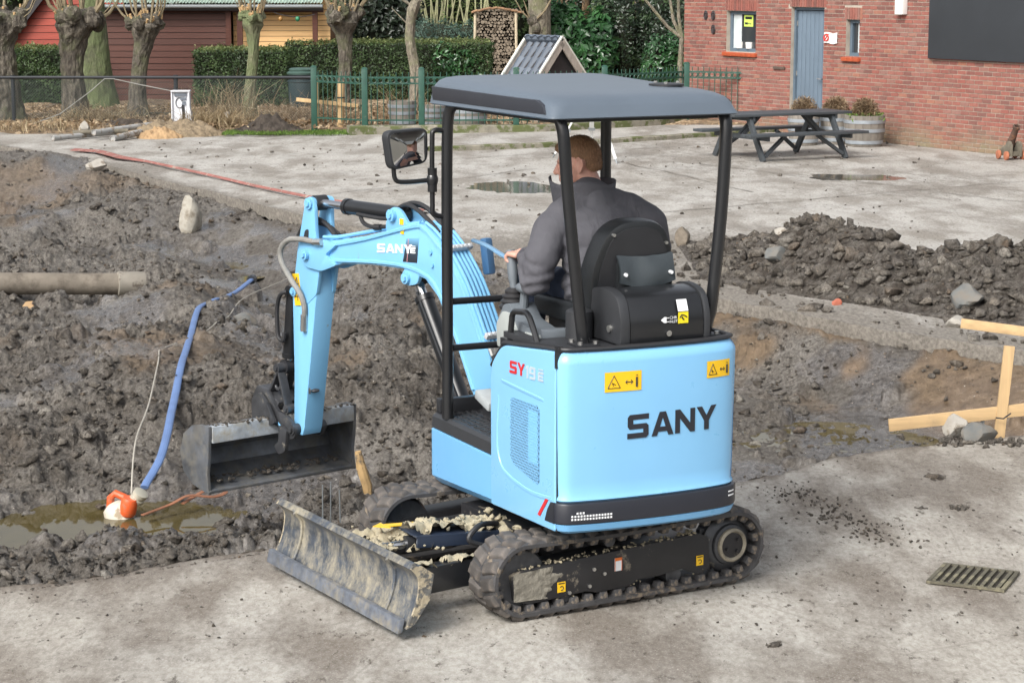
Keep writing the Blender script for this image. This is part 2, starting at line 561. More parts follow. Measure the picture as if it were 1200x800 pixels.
def mud_material(name, use_attr=True):
    t = NT(name)
    n1 = t.noise(1.1, 6, 0.6)
    n2 = t.noise(9.0, 8, 0.65)
    n3 = t.noise(55.0, 6, 0.7)
    if use_attr:
        grey = t.ramp(n1, [(0.32, (0.092, 0.078, 0.063)), (0.50, (0.165, 0.147, 0.125)), (0.66, (0.285, 0.264, 0.234))])
        grey = t.mix(t.math('MULTIPLY', t.attr('dry'), 0.6), grey, t.mix(0.5, grey, (0.36, 0.34, 0.31)))
    else:
        grey = t.ramp(t.attr("tone"), [(0.0, (0.076, 0.061, 0.047)), (0.45, (0.156, 0.134, 0.108)), (0.72, (0.226, 0.202, 0.170)), (0.86, (0.295, 0.265, 0.222)), (0.90, (0.17, 0.115, 0.07)), (0.955, (0.26, 0.225, 0.18)), (0.985, (0.40, 0.375, 0.33))])
    c = t.mix(t.ramp(n2, [(0.40, 0.0), (0.60, 0.8)]), grey, t.mix(0.6, grey, (0.300, 0.282, 0.256)))
    c = t.mix(t.ramp(t.noise(22.0, 6, 0.7), [(0.40, 0.75), (0.54, 0.0)]), c, t.mix(1.0, c, (0.40, 0.38, 0.36), 'MULTIPLY'))  # noise darkens in-between spots, painting crevice shade into the mud colour
    c = t.mix(t.ramp(n3, [(0.42, 0.7), (0.58, 0.0)]), c, t.mix(1.0, c, (0.42, 0.40, 0.38), 'MULTIPLY'))  # low spots of the fine bump darkened as painted crevice shade
    if use_attr:
        br = t.attr("brown"); we = t.attr("wet")
        bc = t.ramp(n2, [(0.3, (0.105, 0.070, 0.040)), (0.7, (0.290, 0.205, 0.125))])
        c = t.mix(t.math('MULTIPLY', br, 0.85), c, bc)
        film = t.ramp(t.math('ADD', t.math('MULTIPLY', we, 0.65), t.math('MULTIPLY', n2, 0.55)), [(0.42, 0.0), (0.62, 1.0)])
        c = t.mix(film, c, t.mix(1.0, c, (0.66, 0.67, 0.71), 'MULTIPLY'))
        rough = t.mix(film, t.ramp(n3, [(0.3, 0.62), (0.7, 0.92)]), t.ramp(n2, [(0.38, 0.08), (0.66, 0.34)]))
    else:
        rough = t.ramp(n3, [(0.3, 0.6), (0.7, 0.95)])
    # scattered pale grit and stone crumbs
    vd = t.voro(26.0, 'F1', 0); vc = t.voro(26.0, 'F1', 1)
    sp = t.math('MULTIPLY', t.ramp(vd, [(0.10, 1.0), (0.16, 0.0)]), t.ramp(t.sep(0, vc), [(0.86, 0.0), (0.90, 1.0)]))
    c = t.mix(sp, c, t.ramp(t.sep(1, vc), [(0.0, (0.30, 0.27, 0.23)), (0.6, (0.52, 0.49, 0.44)), (1.0, (0.34, 0.22, 0.14))]))
    nb = t.bump(n2, 0.8, 0.05)
    nb = t.bump(n3, 1.0, 0.030, nb)
    nb = t.bump(t.noise(150, 4, 0.7), 0.8, 0.010, nb)
    if use_attr:
        keep = t.math('SUBTRACT', 1.0, t.math('MULTIPLY', film, 0.85))
        for nd in t.t.nodes:
            if nd.type == 'BUMP': t.l(t.math('MULTIPLY', keep, nd.inputs['Strength'].default_value), nd.inputs['Strength'])
    t.set(color=c, rough=rough, normal=nb, spec=0.45)
    MATS[name] = t.m
    return t.m
MUD = mud_material("mud")
SOIL = mud_material("soil_clods", False)
tag(obj_from("mud_ground", me, MUD), kind='structure', label='churned dark wet mud in the dug pit')

for sx in (-1, 1):                                          # the dug field goes on to both sides, coarser
    XX, YY = np.meshgrid(np.linspace(2.0, 40, 150) * sx, np.linspace(5.0, 44, 150))
    ZZ = mud_base(XX, YY)[0] - 0.07 + 0.05 * fbm(XX * 1.7, YY * 1.2, 4, 11)
    keep = (np.abs(XX) > 0.26 * YY + 1.55)
    FF = grid_faces(150, 150)
    FF = FF[keep.ravel()[FF].all(1)]
    if sx > 0: FF = FF
    me = np_mesh("mud_field", np.stack([XX, YY, ZZ], -1).reshape(-1, 3), FF)
    tag(obj_from("mud_field", me, SOIL), 'rough dug mud further out ' + ('left' if sx < 0 else 'right') + ' of the pit', kind='structure')

# loose clods with their own undercut shapes, one mesh of stuff
def clod_shapes(n, seed):
    """angular crumbly lumps: convex hulls of a few points, subdivided and roughened"""
    out = []
    r_ = np.random.default_rng(seed)
    for k in range(n):
        bm = bmesh.new()
        d = r_.standard_normal((13, 3)); d /= np.linalg.norm(d, axis=1, keepdims=True)
        d *= r_.uniform(0.65, 1.1, (13, 1)) * np.array([1.0, r_.uniform(0.6, 0.95), r_.uniform(0.45, 0.75)])
        for p in d: bm.verts.new(p)
        r = bmesh.ops.convex_hull(bm, input=bm.verts[:])
        bmesh.ops.delete(bm, geom=[v for v in bm.verts if not v.link_faces], context='VERTS')
        bmesh.ops.subdivide_edges(bm, edges=bm.edges[:], cuts=1, use_grid_fill=True)
        for v in bm.verts:
            v.co += mnoise.noise_vector(v.co * 2.1 + Vector((k * 7.1, 0, 3))) * 0.16
        bmesh.ops.triangulate(bm, faces=bm.faces[:])
        bm.verts.index_update()
        V = np.array([v.co[:] for v in bm.verts]); F = np.array([[v.index for v in f.verts] for f in bm.faces])
        bm.free()
        out.append((V, F))
    return out
CLODS = clod_shapes(18, 3)

def scatter(name, pts, m, kind='stuff', parent=None, label=None, shapes=None):
    """pts: list of (x,y,z,r) -> one joined mesh of lumps"""
    Vs = []; Fs = []; o = 0
    shapes = shapes or CLODS
    for (x, y, z, r) in pts:
        V, F = shapes[random.randrange(len(shapes))]
        a = random.random() * 2 * PI; b = random.uniform(-0.5, 0.5)
        ca, sa, cb, sb = math.cos(a), math.sin(a), math.cos(b), math.sin(b)
        M = np.array([[ca, -sa * cb, sa * sb], [sa, ca * cb, -ca * sb], [0, sb, cb]])
        Vs.append((V * r) @ M.T + np.array([x, y, z])); Fs.append(F + o); o += len(V)
    me = np_mesh(name, np.concatenate(Vs), np.concatenate(Fs), smooth=False)
    at = me.attributes.new('tone', 'FLOAT', 'POINT')
    at.data.foreach_set('value', np.concatenate([np.full(len(v), random.random(), np.float32) for v in Vs]))
    ob = obj_from(name, me, m, parent)
    return tag(ob, label, None, None, kind)

pts = []
while len(pts) < 6500:
    yy = 9.6 * (38 / 9.6) ** (random.random() ** 1.25)
    xx = random.uniform(-1, 1) * (0.25 * yy + 1.2)
    if random.random() > dens(xx, yy) * 0.9:
        continue
    r = 0.012 * (0.085 / 0.012) ** (random.random() ** 2.4) * (0.8 + 0.014 * yy)
    pts.append((xx, yy, ground_z(xx, yy) + r * 0.15, r))
scatter("loose_clods", pts, SOIL, label='loose clods of dug soil lying over the mud')
def crumb_shapes(n, seed):
    out = []
    r_ = np.random.default_rng(seed)
    for k in range(n):
        bm = bmesh.new()
        d = r_.standard_normal((9, 3)); d /= np.linalg.norm(d, axis=1, keepdims=True); d *= r_.uniform(0.6, 1.15, (9, 1)) * np.array([1.0, 0.8, 0.65])
        for p in d: bm.verts.new(p)
        bmesh.ops.convex_hull(bm, input=bm.verts[:])
        bmesh.ops.delete(bm, geom=[v for v in bm.verts if not v.link_faces], context='VERTS')
        bm.verts.index_update()
        out.append((np.array([v.co[:] for v in bm.verts]), np.array([[v.index for v in f.verts] for f in bm.faces]))); bm.free()
    return out
CRUMBS = crumb_shapes(24, 9)
pts = []
while len(pts) < 20000:
    yy = 9.6 * (34 / 9.6) ** (random.random() ** 1.3)
    xx = random.uniform(-1, 1) * (0.25 * yy + 1.0)
    if random.random() > dens(xx, yy):
        continue
    if vnoise(np.array(xx * 1.3), np.array(yy * 0.9), 71) < random.uniform(-1.1, 0.3):
        continue
    r = 0.007 * (0.036 / 0.007) ** (random.random() ** 2.0) * (0.75 + 0.02 * yy)
    pts.append((xx, yy, ground_z(xx, yy) + r * 0.2, r))
scatter("mud_crumbs", pts, SOIL, label='small crumbs of soil and grit all over the mud', shapes=CRUMBS)

# --- concrete
def concrete_material(name, base, warm, dirty, seedoff=0.0, mudcol=(0.16, 0.135, 0.11), grain=1.0):
    t = NT(name)
    mp = t.n("ShaderNodeMapping"); mp.inputs['Location'].default_value = (seedoff, seedoff * 1.7, 0)
    t.l(t.tc, mp.inputs['Vector']); v = mp.outputs[0]
    big = t.noise(0.40, 5, 0.58, v, stretch=(1.2, 0.6, 1))
    mid = t.noise(2.2, 7, 0.62, v, stretch=(1.3, 0.5, 1))
    fine = t.noise(26, 8, 0.7, v, stretch=(1.2, 0.6, 1))
    c = t.mix(t.ramp(big, [(0.35, 0.0), (0.65, 1.0)]), base, warm)
    c = t.mix(t.ramp(mid, [(0.36, 0.55), (0.54, 0.0)]), c, t.mix(0.5, c, mudcol))
    # long smears of tracked mud
    sm = t.noise(1.1, 7, 0.62, v, stretch=(1.3, 0.55, 1))
    c = t.mix(t.ramp(sm, [(0.52 - 0.1 * dirty, 0.0), (0.66 - 0.1 * dirty, 0.8)]), c, mudcol)
    crumbs = t.noise(11, 9, 0.74, v, stretch=(1.2, 0.55, 1))
    c = t.mix(t.ramp(crumbs, [(0.60 - 0.03 * dirty, 0.0), (0.66 - 0.03 * dirty, 0.85)]), c, mul(mudcol, 0.6))
    c = t.mix(t.ramp(fine, [(0.38, 0.7), (0.58, 0.0)]), c, t.mix(1.0, c, (0.58, 0.555, 0.53), 'MULTIPLY'))
    c = t.mix(t.ramp(t.noise(90, 4, 0.7, v), [(0.55, 0.0), (0.72, 0.45)]), c, (0.62, 0.60, 0.56))
    wetf = t.ramp(t.noise(0.9, 5, 0.6, v), [(0.45, 0.0), (0.65, 1.0)])
    rough = t.mix(wetf, (0.92, 0.92, 0.92), (0.6, 0.6, 0.6))
    so = t.attr('soil')
    sf_ = t.ramp(t.math('ADD', so, t.math('MULTIPLY', t.math('SUBTRACT', t.noise(4.5, 8, 0.72, v, stretch=(1.3, 0.5, 1)), 0.5), 1.6)), [(0.30, 0.0), (0.75, 0.92)])
    c = t.mix(sf_, c, t.mix(t.ramp(fine, [(0.4, 0.0), (0.6, 1.0)]), mul(mudcol, 0.55), mul(mudcol, 1.05)))
    # hair cracks
    ck = t.voro(0.55, 'DISTANCE_TO_EDGE', 0, t.mix(0.12, v, t.n("ShaderNodeTexNoise").outputs[1]))
    c = t.mix(t.ramp(ck, [(0.0, 0.28), (0.003, 0.0)]), c, mul(mudcol, 0.7))
    nb = t.bump(mid, 0.25, 0.03)
    nb = t.bump(fine, 0.45 * grain, 0.006, nb)
    nb = t.bump(crumbs, 0.5 * grain, 0.012, nb)
    t.set(color=c, rough=rough, normal=nb, spec=0.35)
    MATS[name] = t.m
    return t.m
CONC = concrete_material("near_concrete", (0.43, 0.415, 0.38), (0.375, 0.352, 0.31), 0.78)
YARD = concrete_material("yard_concrete", (0.45, 0.44, 0.415), (0.375, 0.36, 0.33), 0.72, 4.0, (0.215, 0.195, 0.168))

def jag(poly, step, amp, seed):
    """subdivide a polyline and make it ragged like broken concrete"""
    out = []
    for i in range(len(poly) - 1):
        a = np.array(poly[i]); b = np.array(poly[i + 1])
        n = max(1, int(np.hypot(*(b - a)) / step))
        for k in range(n):
            out.append(a + (b - a) * k / n)
    out.append(np.array(poly[-1]))
    out = np.array(out)
    s = np.arange(len(out)) * step
    out[:, 1] += amp * fbm(s * 2.2, s * 0 + seed, 5, seed) + amp * 0.5 * vnoise(s * 14, s * 0, seed + 9)
    return out

def slab(name, edge, back_y, m, thick, flip, label, nr=46, zjit=0.004, soil_fn=None):
    """edge: ragged polyline (x,y); grid from the edge to back_y, then the broken face hanging down at the edge"""
    n = len(edge)
    rows = [(edge + np.array([0, 0.015 if flip else -0.015]), -thick), (edge, -thick * 0.45), (edge, -0.006)]
    t = np.linspace(0, 1, nr) ** 1.5
    for k in t:
        y = edge[:, 1] + (0.012 if not flip else 0.012) * 0 + (back_y - edge[:, 1]) * k
        rows.append((np.stack([edge[:, 0], y], 1), None))
    V = []
    for (p, z) in rows:
        if z is None:
            zz = zjit * fbm(p[:, 0] * 1.3, p[:, 1] * 1.3, 4, 77) + 0.002 * fbm(p[:, 0] * 9, p[:, 1] * 9, 3, 78)
            if flip:
                for hx_, hy_, hrx, hry in ((-0.02, 30.8, 0.75, 0.75), (5.2, 32.3, 1.0, 0.55), (-3.6, 33.5, 0.9, 0.9)):
                    zz = zz - 0.035 * np.exp(-(((p[:, 0] - hx_) / hrx) ** 2 + ((p[:, 1] - hy_) / hry) ** 2))
        else:
            zz = np.full(n, z) + 0.02 * vnoise(p[:, 0] * 17, p[:, 1] * 17, 5)
        V.append(np.stack([p[:, 0], p[:, 1], zz], 1))
    F = grid_faces(len(rows), n)
    if not flip:
        F = F[:, ::-1]
    VV = np.concatenate(V)
    me = np_mesh(name, VV, F)
    dist = np.abs(VV[:, 1] - np.tile(edge[:, 1], len(rows)))
    at = me.attributes.new('soil', 'FLOAT', 'POINT'); at.data.foreach_set('value', np.clip(soil_fn(VV[:, 0], VV[:, 1], dist), 0, 1).astype(np.float32))
    me.set_sharp_from_angle(angle=R(40))
    return tag(obj_from(name, me, m), label, kind='structure')
near_edge = jag(NEAR, 0.03, 0.045, 2)
slab("concrete_slab", near_edge, 2.0, CONC, 0.16, False, 'dirty broken-edged concrete slab under the excavator', nr=60, soil_fn=lambda x, y, d: 0.75 * np.exp(-d / 0.10) + 0.22 * np.exp(-((x - 0.35) / 1.3) ** 2 - ((y - 10.7) / 0.8) ** 2) + 0.30 * np.exp(-((x - 1.75) / 0.35) ** 2 - ((y - 11.8) / 0.7) ** 2) + 0.14 * sstep(-0.1, 0.7, fbm(x * 0.8, y * 0.5, 3, 88)))
far_edge = jag(FAR, 0.06, 0.05, 5)
slab("concrete_yard", far_edge, 46.5, YARD, 0.15, True, 'pale muddy concrete yard beyond the pit', nr=300, zjit=0.010, soil_fn=lambda x, y, d: (0.85 * np.exp(-d / 0.5) + 0.7 * np.exp(-d / 2.2) * (x > 1.2) + 0.75 * np.exp(-((x - 0.6) / 2.2) ** 2 - ((y - 23.5) / 3.0) ** 2) + 0.45 * sstep(0.0, 0.8, fbm(x * 0.35, y * 0.16, 4, 89) + 0.25)))

# base sheet under everything, out to the horizon, and the garden soil behind the yard
mb = MB(); mb.sheet([[(x, y, -1.0) for x in (-600, 0, 600)] for y in (-80, 300, 1500)])
mb.build("ground", mat("far_ground", (0.10, 0.09, 0.07), 0.95, var=0.3, scale=0.5), kind='structure', fix=False)
# ------------------------------------------------------------------ garden ground behind the yard
def soil_sheet(name, x0, x1, y0, y1, zf, m, nx=160, ny=60, label=None):
    X, Y = np.meshgrid(np.linspace(x0, x1, nx), np.linspace(y0, y1, ny))
    Z = zf(X, Y)
    o = obj_from(name, np_mesh(name, np.stack([X, Y, Z], -1).reshape(-1, 3), grid_faces(ny, nx)), m)
    return tag(o, label, kind='structure')

def litter_material():
    t = NT("leaf_litter_soil")
    v = t.voro(16, 'F1', 1)
    d = t.noise(1.2, 6, 0.6)
    c = t.ramp(t.sep(0, v), [(0.0, (0.09, 0.065, 0.04)), (0.45, (0.20, 0.14, 0.08)), (0.75, (0.34, 0.23, 0.13)), (1.0, (0.46, 0.36, 0.24))])
    c = t.mix(t.ramp(d, [(0.42, 0.0), (0.6, 0.75)]), c, (0.085, 0.066, 0.048))
    nb = t.bump(t.sep(1, v), 0.9, 0.03)
    t.set(color=c, rough=0.95, normal=nb)
    return t.m
LITTER = litter_material()
soil_sheet("garden_soil", -45, -2.9, 40.9, 54, lambda X, Y: 0.03 + 0.10 * sstep(41.0, 43, Y) + 0.05 * fbm(X * 1.4, Y * 1.4, 4, 61) - 0.3 * (1 - sstep(40.9, 41.3, Y)), LITTER, label='soil strip with brown fallen leaves below the hedges')
soil_sheet("garden_bed", -2.9, 14, 42.2, 70, lambda X, Y: 0.10 + 0.04 * fbm(X * 1.2, Y * 1.2, 3, 63) - 0.3 * (1 - sstep(42.2, 42.6, Y)), LITTER, label='soil bed behind the green fence')
soil_sheet("garden_back", -45, 30, 53.9, 90, lambda X, Y: 0.12 + 0 * X, LITTER, 10, 10, label='ground behind the sheds')

GRASS = None
def leaf_mat(name, stops, rough=0.5, spec=0.4):
    t = NT(name)
    c = t.ramp(t.attr("tone"), stops)
    t.set(color=c, rough=rough, spec=spec)
    # thin leaves let some light through
    tr = t.n("ShaderNodeBsdfTranslucent"); t.l(c, tr.inputs[0])
    mx = t.n("ShaderNodeMixShader"); mx.inputs[0].default_value = 0.25
    t.l(t.b.outputs[0], mx.inputs[1]); t.l(tr.outputs[0], mx.inputs[2]); t.l(mx.outputs[0], t.out.inputs[0])
    MATS[name] = t.m
    return t.m

def leaves(name, P, N, size, m, parent=None, kind=None, label=None, aspect=0.5, jit=0.9, seed=1, tone=None, fold=0.18):
    """many small folded leaves at P, facing roughly along N"""
    r_ = np.random.default_rng(seed)
    P = np.asarray(P, float); n = len(P)
    N = np.asarray(N, float) + jit * r_.standard_normal((n, 3))
    N /= np.linalg.norm(N, axis=1, keepdims=True) + 1e-9
    A = np.cross(N, r_.standard_normal((n, 3))); A /= np.linalg.norm(A, axis=1, keepdims=True) + 1e-9
    B = np.cross(N, A)
    s = size * r_.uniform(0.6, 1.4, (n, 1))
    L = A * s; Wd = B * s * aspect
    tip = P + L; base = P - L; l1 = P + Wd + N * s * fold; l2 = P - Wd + N * s * fold
    V = np.stack([base, l1, tip, l2], 1).reshape(-1, 3)
    i = np.arange(n) * 4
    F = np.stack([np.stack([i, i + 1, i + 2], 1), np.stack([i, i + 2, i + 3], 1)], 1).reshape(-1, 3)
    me = np_mesh(name, V, F, smooth=False)
    tn = r_.random(n) if tone is None else np.clip(tone + 0.35 * (r_.random(n) - 0.5), 0, 1)
    at = me.attributes.new("tone", 'FLOAT', 'POINT'); at.data.foreach_set("value", np.repeat(tn, 4).astype(np.float32))
    return tag(obj_from(name, me, m, parent), label, None, None, kind)

HEDGE = leaf_mat("hedge_leaf", [(0.0, (0.022, 0.040, 0.016)), (0.5, (0.056, 0.098, 0.034)), (0.85, (0.11, 0.165, 0.06)), (1.0, (0.20, 0.25, 0.10))])
HEDGETOP = leaf_mat("hedge_top_leaf", [(0.0, (0.05, 0.075, 0.022)), (0.6, (0.12, 0.16, 0.05)), (1.0, (0.24, 0.26, 0.11))])
LAUREL = leaf_mat("laurel_leaf", [(0.0, (0.016, 0.045, 0.018)), (0.5, (0.035, 0.105, 0.035)), (1.0, (0.10, 0.24, 0.08))], 0.28, 0.6)
IVY = leaf_mat("ivy_leaf", [(0.0, (0.012, 0.022, 0.012)), (0.55, (0.030, 0.058, 0.026)), (0.9, (0.075, 0.12, 0.05)), (1.0, (0.24, 0.26, 0.13))], 0.33, 0.6)
RHODO = leaf_mat("dark_leaf", [(0.0, (0.014, 0.020, 0.014)), (0.55, (0.030, 0.048, 0.028)), (0.85, (0.075, 0.10, 0.065)), (1.0, (0.26, 0.28, 0.20))], 0.35, 0.6)
BLUEG = leaf_mat("grey_green_leaf", [(0.0, (0.035, 0.075, 0.058)), (1.0, (0.13, 0.22, 0.17))])
LIGHTG = leaf_mat("light_leaf", [(0.0, (0.05, 0.085, 0.02)), (0.6, (0.14, 0.20, 0.055)), (1.0, (0.30, 0.33, 0.12))])
DRY = leaf_mat("dry_leaf", [(0.0, (0.13, 0.085, 0.045)), (0.6, (0.30, 0.21, 0.125)), (1.0, (0.50, 0.40, 0.27))], 0.8)
STRAW = leaf_mat("dry_straw", [(0.0, (0.16, 0.11, 0.06)), (0.6, (0.34, 0.26, 0.15)), (1.0, (0.50, 0.42, 0.28))], 0.85)
GREENGRASS = leaf_mat("grass_blade", [(0.0, (0.05, 0.10, 0.015)), (1.0, (0.17, 0.28, 0.05))], 0.6)
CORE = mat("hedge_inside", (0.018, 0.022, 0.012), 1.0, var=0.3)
TWIG = mat("twig_bark", (0.19, 0.15, 0.105), 0.9, var=0.3, scale=9)

def hedge(name, x0, x1, y0, y1, h, label, n=14000, seed=1, skew=0.0, wob=0.03):
    t = empty(name, ((x0 + x1) / 2, y0, 0.08), 0, label, 'hedge')
    w = (x1 - x0) / 2; d = y1 - y0
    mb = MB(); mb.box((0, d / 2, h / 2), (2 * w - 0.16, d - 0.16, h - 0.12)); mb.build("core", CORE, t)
    r_ = np.random.default_rng(seed)
    areas = np.array([2 * w * h, 2 * w * d, d * h, d * h]); areas = areas / areas.sum()
    def side(k, n):
        u = r_.random(n); v = r_.random(n); o = r_.normal(0, 0.035, n)
        if k == 0:
            p = np.stack([(u * 2 - 1) * w, -o * 0.9, v * h], 1); p[:, 1] += wob * fbm(p[:, 0] * 2.2, p[:, 2] * 2.2, 3, seed); N = np.tile([0, -1, 0.25], (n, 1))
        elif k == 1:
            p = np.stack([(u * 2 - 1) * w, v * d, h + o], 1); p[:, 2] += wob * fbm(p[:, 0] * 2, p[:, 1] * 2, 3, seed + 1); N = np.tile([0, 0, 1], (n, 1))
        else:
            s = 1 if k == 2 else -1
            p = np.stack([s * w + o, u * d, v * h], 1); N = np.tile([s, 0, 0.2], (n, 1))
        return p, N
    P = []; N = []
    for k in (0, 2, 3):
        p, q = side(k, int(n * areas[k])); P.append(p); N.append(q)
    P = np.concatenate(P); N = np.concatenate(N)
    tone = 0.38 + 0.28 * fbm(P[:, 0] * 3 + 9, P[:, 2] * 3, 4, seed + 5)
    leaves("foliage", P, N, 0.030, HEDGE, t, None, None, 0.5, 0.8, seed, tone)
    p, q = side(1, int(n * areas[1] * 0.8))
    leaves("clipped_top", p, q, 0.030, HEDGETOP, t, None, None, 0.5, 0.9, seed + 3)
    return t

def X(px, Y): return (px - 600) / 2500 * Y
def Z(py, Y): return 3 - (py + 28) / 2500 * Y

hedge("clipped_hedge", X(24, 49), X(88, 49), 49, 50.2, Z(55, 49) - 0.08, 'clipped green hedge under the bright red shed', 9000, 11)
hedge("clipped_hedge", X(-330, 49.2), X(20, 49.2), 49.2, 50.4, 1.3, 'clipped green hedge reaching out of the frame behind the leftmost willow', 12000, 14)
hedge("clipped_hedge", X(231, 48), X(338, 48), 48, 49.2, Z(57, 48) - 0.08, 'clipped green hedge before the wood cabin, gap to the barrel on its right', 12000, 12)
hedge("clipped_hedge", X(336, 50), X(574, 50), 50.3, 51.4, Z(49, 50) - 0.08, 'longest clipped hedge running behind the water barrel to the log stack', 19000, 13)

# ------------------------------------------------------------------ sheds
def board_mat(name, col, var=0.18):
    return mat(name, col, 0.6, var=var, scale=3.0, bump=0.25, bscale=14, stretch=(0.6, 1, 7), objvar=0.12)
REDW = board_mat("red_stained_board", (0.29, 0.046, 0.026))
BROWNW = board_mat("brown_stained_board", (0.070, 0.019, 0.010))
YELW = board_mat("honey_board", (0.74, 0.46, 0.20), 0.10)
DARKW = mat("dark_trim", (0.030, 0.028, 0.030), 0.6, var=0.2)
GREYM = mat("grey_metal", (0.25, 0.27, 0.28), 0.45, 0.6, var=0.1)

def boards(parent, x0, x1, z0, z1, pitch, y, m, clip=None):
    """horizontal lapped boards, each its own part; shared mesh"""
    w = x1 - x0
    mb = MB(); mb.prism([(0, 0), (0.028, 0.0), (0.012, pitch - 0.012), (0.0, pitch - 0.012)], lambda a, b, d: (d, -a, b), -w / 2, w / 2)
    me = mb.mesh("board", 20)
    z = z0; k = 0
    while z < z1 - 0.02:
        o = obj_from("board", me, m, parent); o.location = ((x0 + x1) / 2, y - random.uniform(0, 0.004), z)
        if clip:
            a, b = clip(z + pitch / 2); o.location.x = (a + b) / 2; o.scale.x = max(0.05, (b - a) / w)
        z += pitch; k += 1

# red shed: gable wall with overhanging dark roof
Y0 = 53.0
t = empty("red_shed", (X(70, Y0), Y0, 0.1), 0, 'bright red plank shed with a dark sloping roof edge, behind the far left hedge', 'shed')
xa, xb = -1.05, 1.7
xm = 0.9
clip = lambda z: (max(xa, xa + (z - 1.45) * 0.40) if z > 1.45 else xa, xb)
mb = MB(); mb.prism([(xa, 0), (xb, 0), (xb, 3.2), (0.1, 3.2), (xa, 1.45)], lambda a, b, d: (a, d, b), 0.03, 3.0); mb.build("wall", DARKW, t)
boards(t, xa, xb, 0, 3.1, 0.17, 0.03, REDW, clip)
mb = MB(); mb.bar((xa - 0.12, -0.18, 1.35), (0.35, -0.18, 3.25), 0.25, 0.10, Vector((0, 1, 0)))
mb.bar((xa - 0.14, 1.4, 1.40), (0.33, 1.4, 3.30), 3.3, 0.05, Vector((-0.9, 0, 0.4)))
mb.build("roof", DARKW, t)

# brown barn and honey coloured cabin share one corrugated roof
Y0 = 50.6
t = empty("brown_shed", (X(194, Y0), Y0, 0.08), 0, 'dark red-brown plank shed with pale green corrugated roof, joined to honey cabin', 'shed')
w = (X(270, Y0) - X(118, Y0)) / 2
mb = MB(); mb.box((0, 2.0, 1.10), (2 * w - 0.04, 3.9, 2.18)); mb.build("wall", DARKW, t)
boards(t, -w, w, 0.02, 2.16, 0.145, 0.05, BROWNW)
mb = MB(); mb.box((-w - 0.03, -0.02, 1.08), (0.10, 0.1, 2.16)); mb.box((w + 0.03, -0.02, 1.08), (0.12, 0.12, 2.16)); mb.build("corner_post", BROWNW, t)
xr = X(382, Y0) - X(194, Y0)
xl = -w - 0.12
mb = MB(); mb.box(((xl + xr) / 2, -0.24, 2.19), (xr - xl, 0.05, 0.13)); mb.build("fascia", DARKW, t)
mb = MB(); mb.tube([(xl, -0.32, 2.22), (xr, -0.32, 2.22)], 0.05, 10); mb.build("gutter", GREYM, t)
n = int((xr - xl) / 0.038)
g = []
for j in range(2):
    row = []
    for i in range(n + 1):
        x = xl + (xr - xl) * i / n
        z = 2.30 + 0.018 * (1 if (i // 1) % 2 else -1) + (0 if j == 0 else 0.95)
        row.append((x, -0.38 + (0 if j == 0 else 3.0), z))
    g.append(row)
mb = MB(); mb.sheet(g)
mb.build("corrugated_roof", mat("green_corrugated", (0.33, 0.42, 0.36), 0.5, var=0.2, scale=2, dirt=(0.16, 0.17, 0.13), dirt_amt=0.35), t, sharp=80, fix=False)
# cabin wall set back under the same roof
xc0 = w + 0.1; xc1 = xr - 0.15 + 0.25
Yc = 0.22
mb = MB(); mb.box(((xc0 + xc1) / 2, Yc + 1.2, 1.12), (xc1 - xc0, 2.2, 2.2)); mb.build("cabin_wall", mat("cabin_core", (0.2, 0.1, 0.04), 0.8), t)
boards(t, xc0, xc1 + 0.02, 0.02, 2.3, 0.125, Yc + 0.09, YELW)
mb = MB(); mb.box((w + 0.30, -0.06, 1.1), (0.13, 0.11, 2.2)); mb.build("porch_post", BROWNW, t)
mb = MB(); mb.box((X(372, Y0) - X(194, Y0), -0.06, 1.1), (0.12, 0.11, 2.2)); mb.build("porch_post", BROWNW, t)
mb = MB(); mb.box(((xc0 + xr) / 2, -0.06, 2.13), (xr - xc0, 0.09, 0.1)); mb.build("porch_beam", BROWNW, t)
# light string with coloured bulbs under the eave
tl = empty("party_light_string", (X(352, 50.4), 50.3, 2.16), 0, 'string with an orange and a green lamp under the cabin eave', 'lights')
mb = MB(); pts_ = [(x, 0, -0.10 * (1 - ((x) / 0.55) ** 2)) for x in np.linspace(-0.55, 0.4, 10)]
mb.tube(pts_, 0.012, 5); mb.build("cable", DARKW, tl)
for x, c, nm in ((-0.40, (0.30, 0.16, 0.05), "orange_lamp"), (0.0, (0.03, 0.20, 0.10), "green_lamp")):
    mb = MB(); mb.ell((x, 0, -0.15), (0.055, 0.055, 0.06)); mb.build("bulb", mat(nm, c, 0.3, var=0.05), tl)

# ------------------------------------------------------------------ trees
def bark_mat(name, a, b, moss=None, moss_amt=0.5):
    t = NT(name)
    n1 = t.noise(5, 7, 0.65, stretch=(1.6, 1.6, 0.45)); n2 = t.noise(15, 6, 0.7, stretch=(1.3, 1.3, 0.5))
    c = t.ramp(n1, [(0.36, a), (0.64, b)])
    c = t.mix(t.ramp(n2, [(0.38, 0.7), (0.6, 0.0)]), c, mul(a, 0.4))
    if moss:
        c = t.mix(t.ramp(t.noise(2.2, 5, 0.6), [(0.60 - 0.3 * moss_amt, 0.0), (0.72 - 0.25 * moss_amt, 0.85)]), c, moss)
    t.set(color=c, rough=0.95, normal=t.bump(n2, 0.9, 0.04, t.bump(n1, 0.7, 0.08)))
    MATS[name] = t.m
    return t.m
BARK = bark_mat("willow_bark", (0.060, 0.050, 0.040), (0.215, 0.190, 0.150), (0.10, 0.105, 0.055), 0.35)
BARK2 = bark_mat("mossy_bark", (0.075, 0.080, 0.045), (0.20, 0.215, 0.125), (0.12, 0.15, 0.065), 0.7)
BARK3 = bark_mat("grey_bark", (0.19, 0.165, 0.125), (0.36, 0.32, 0.25), (0.17, 0.18, 0.09), 0.3)
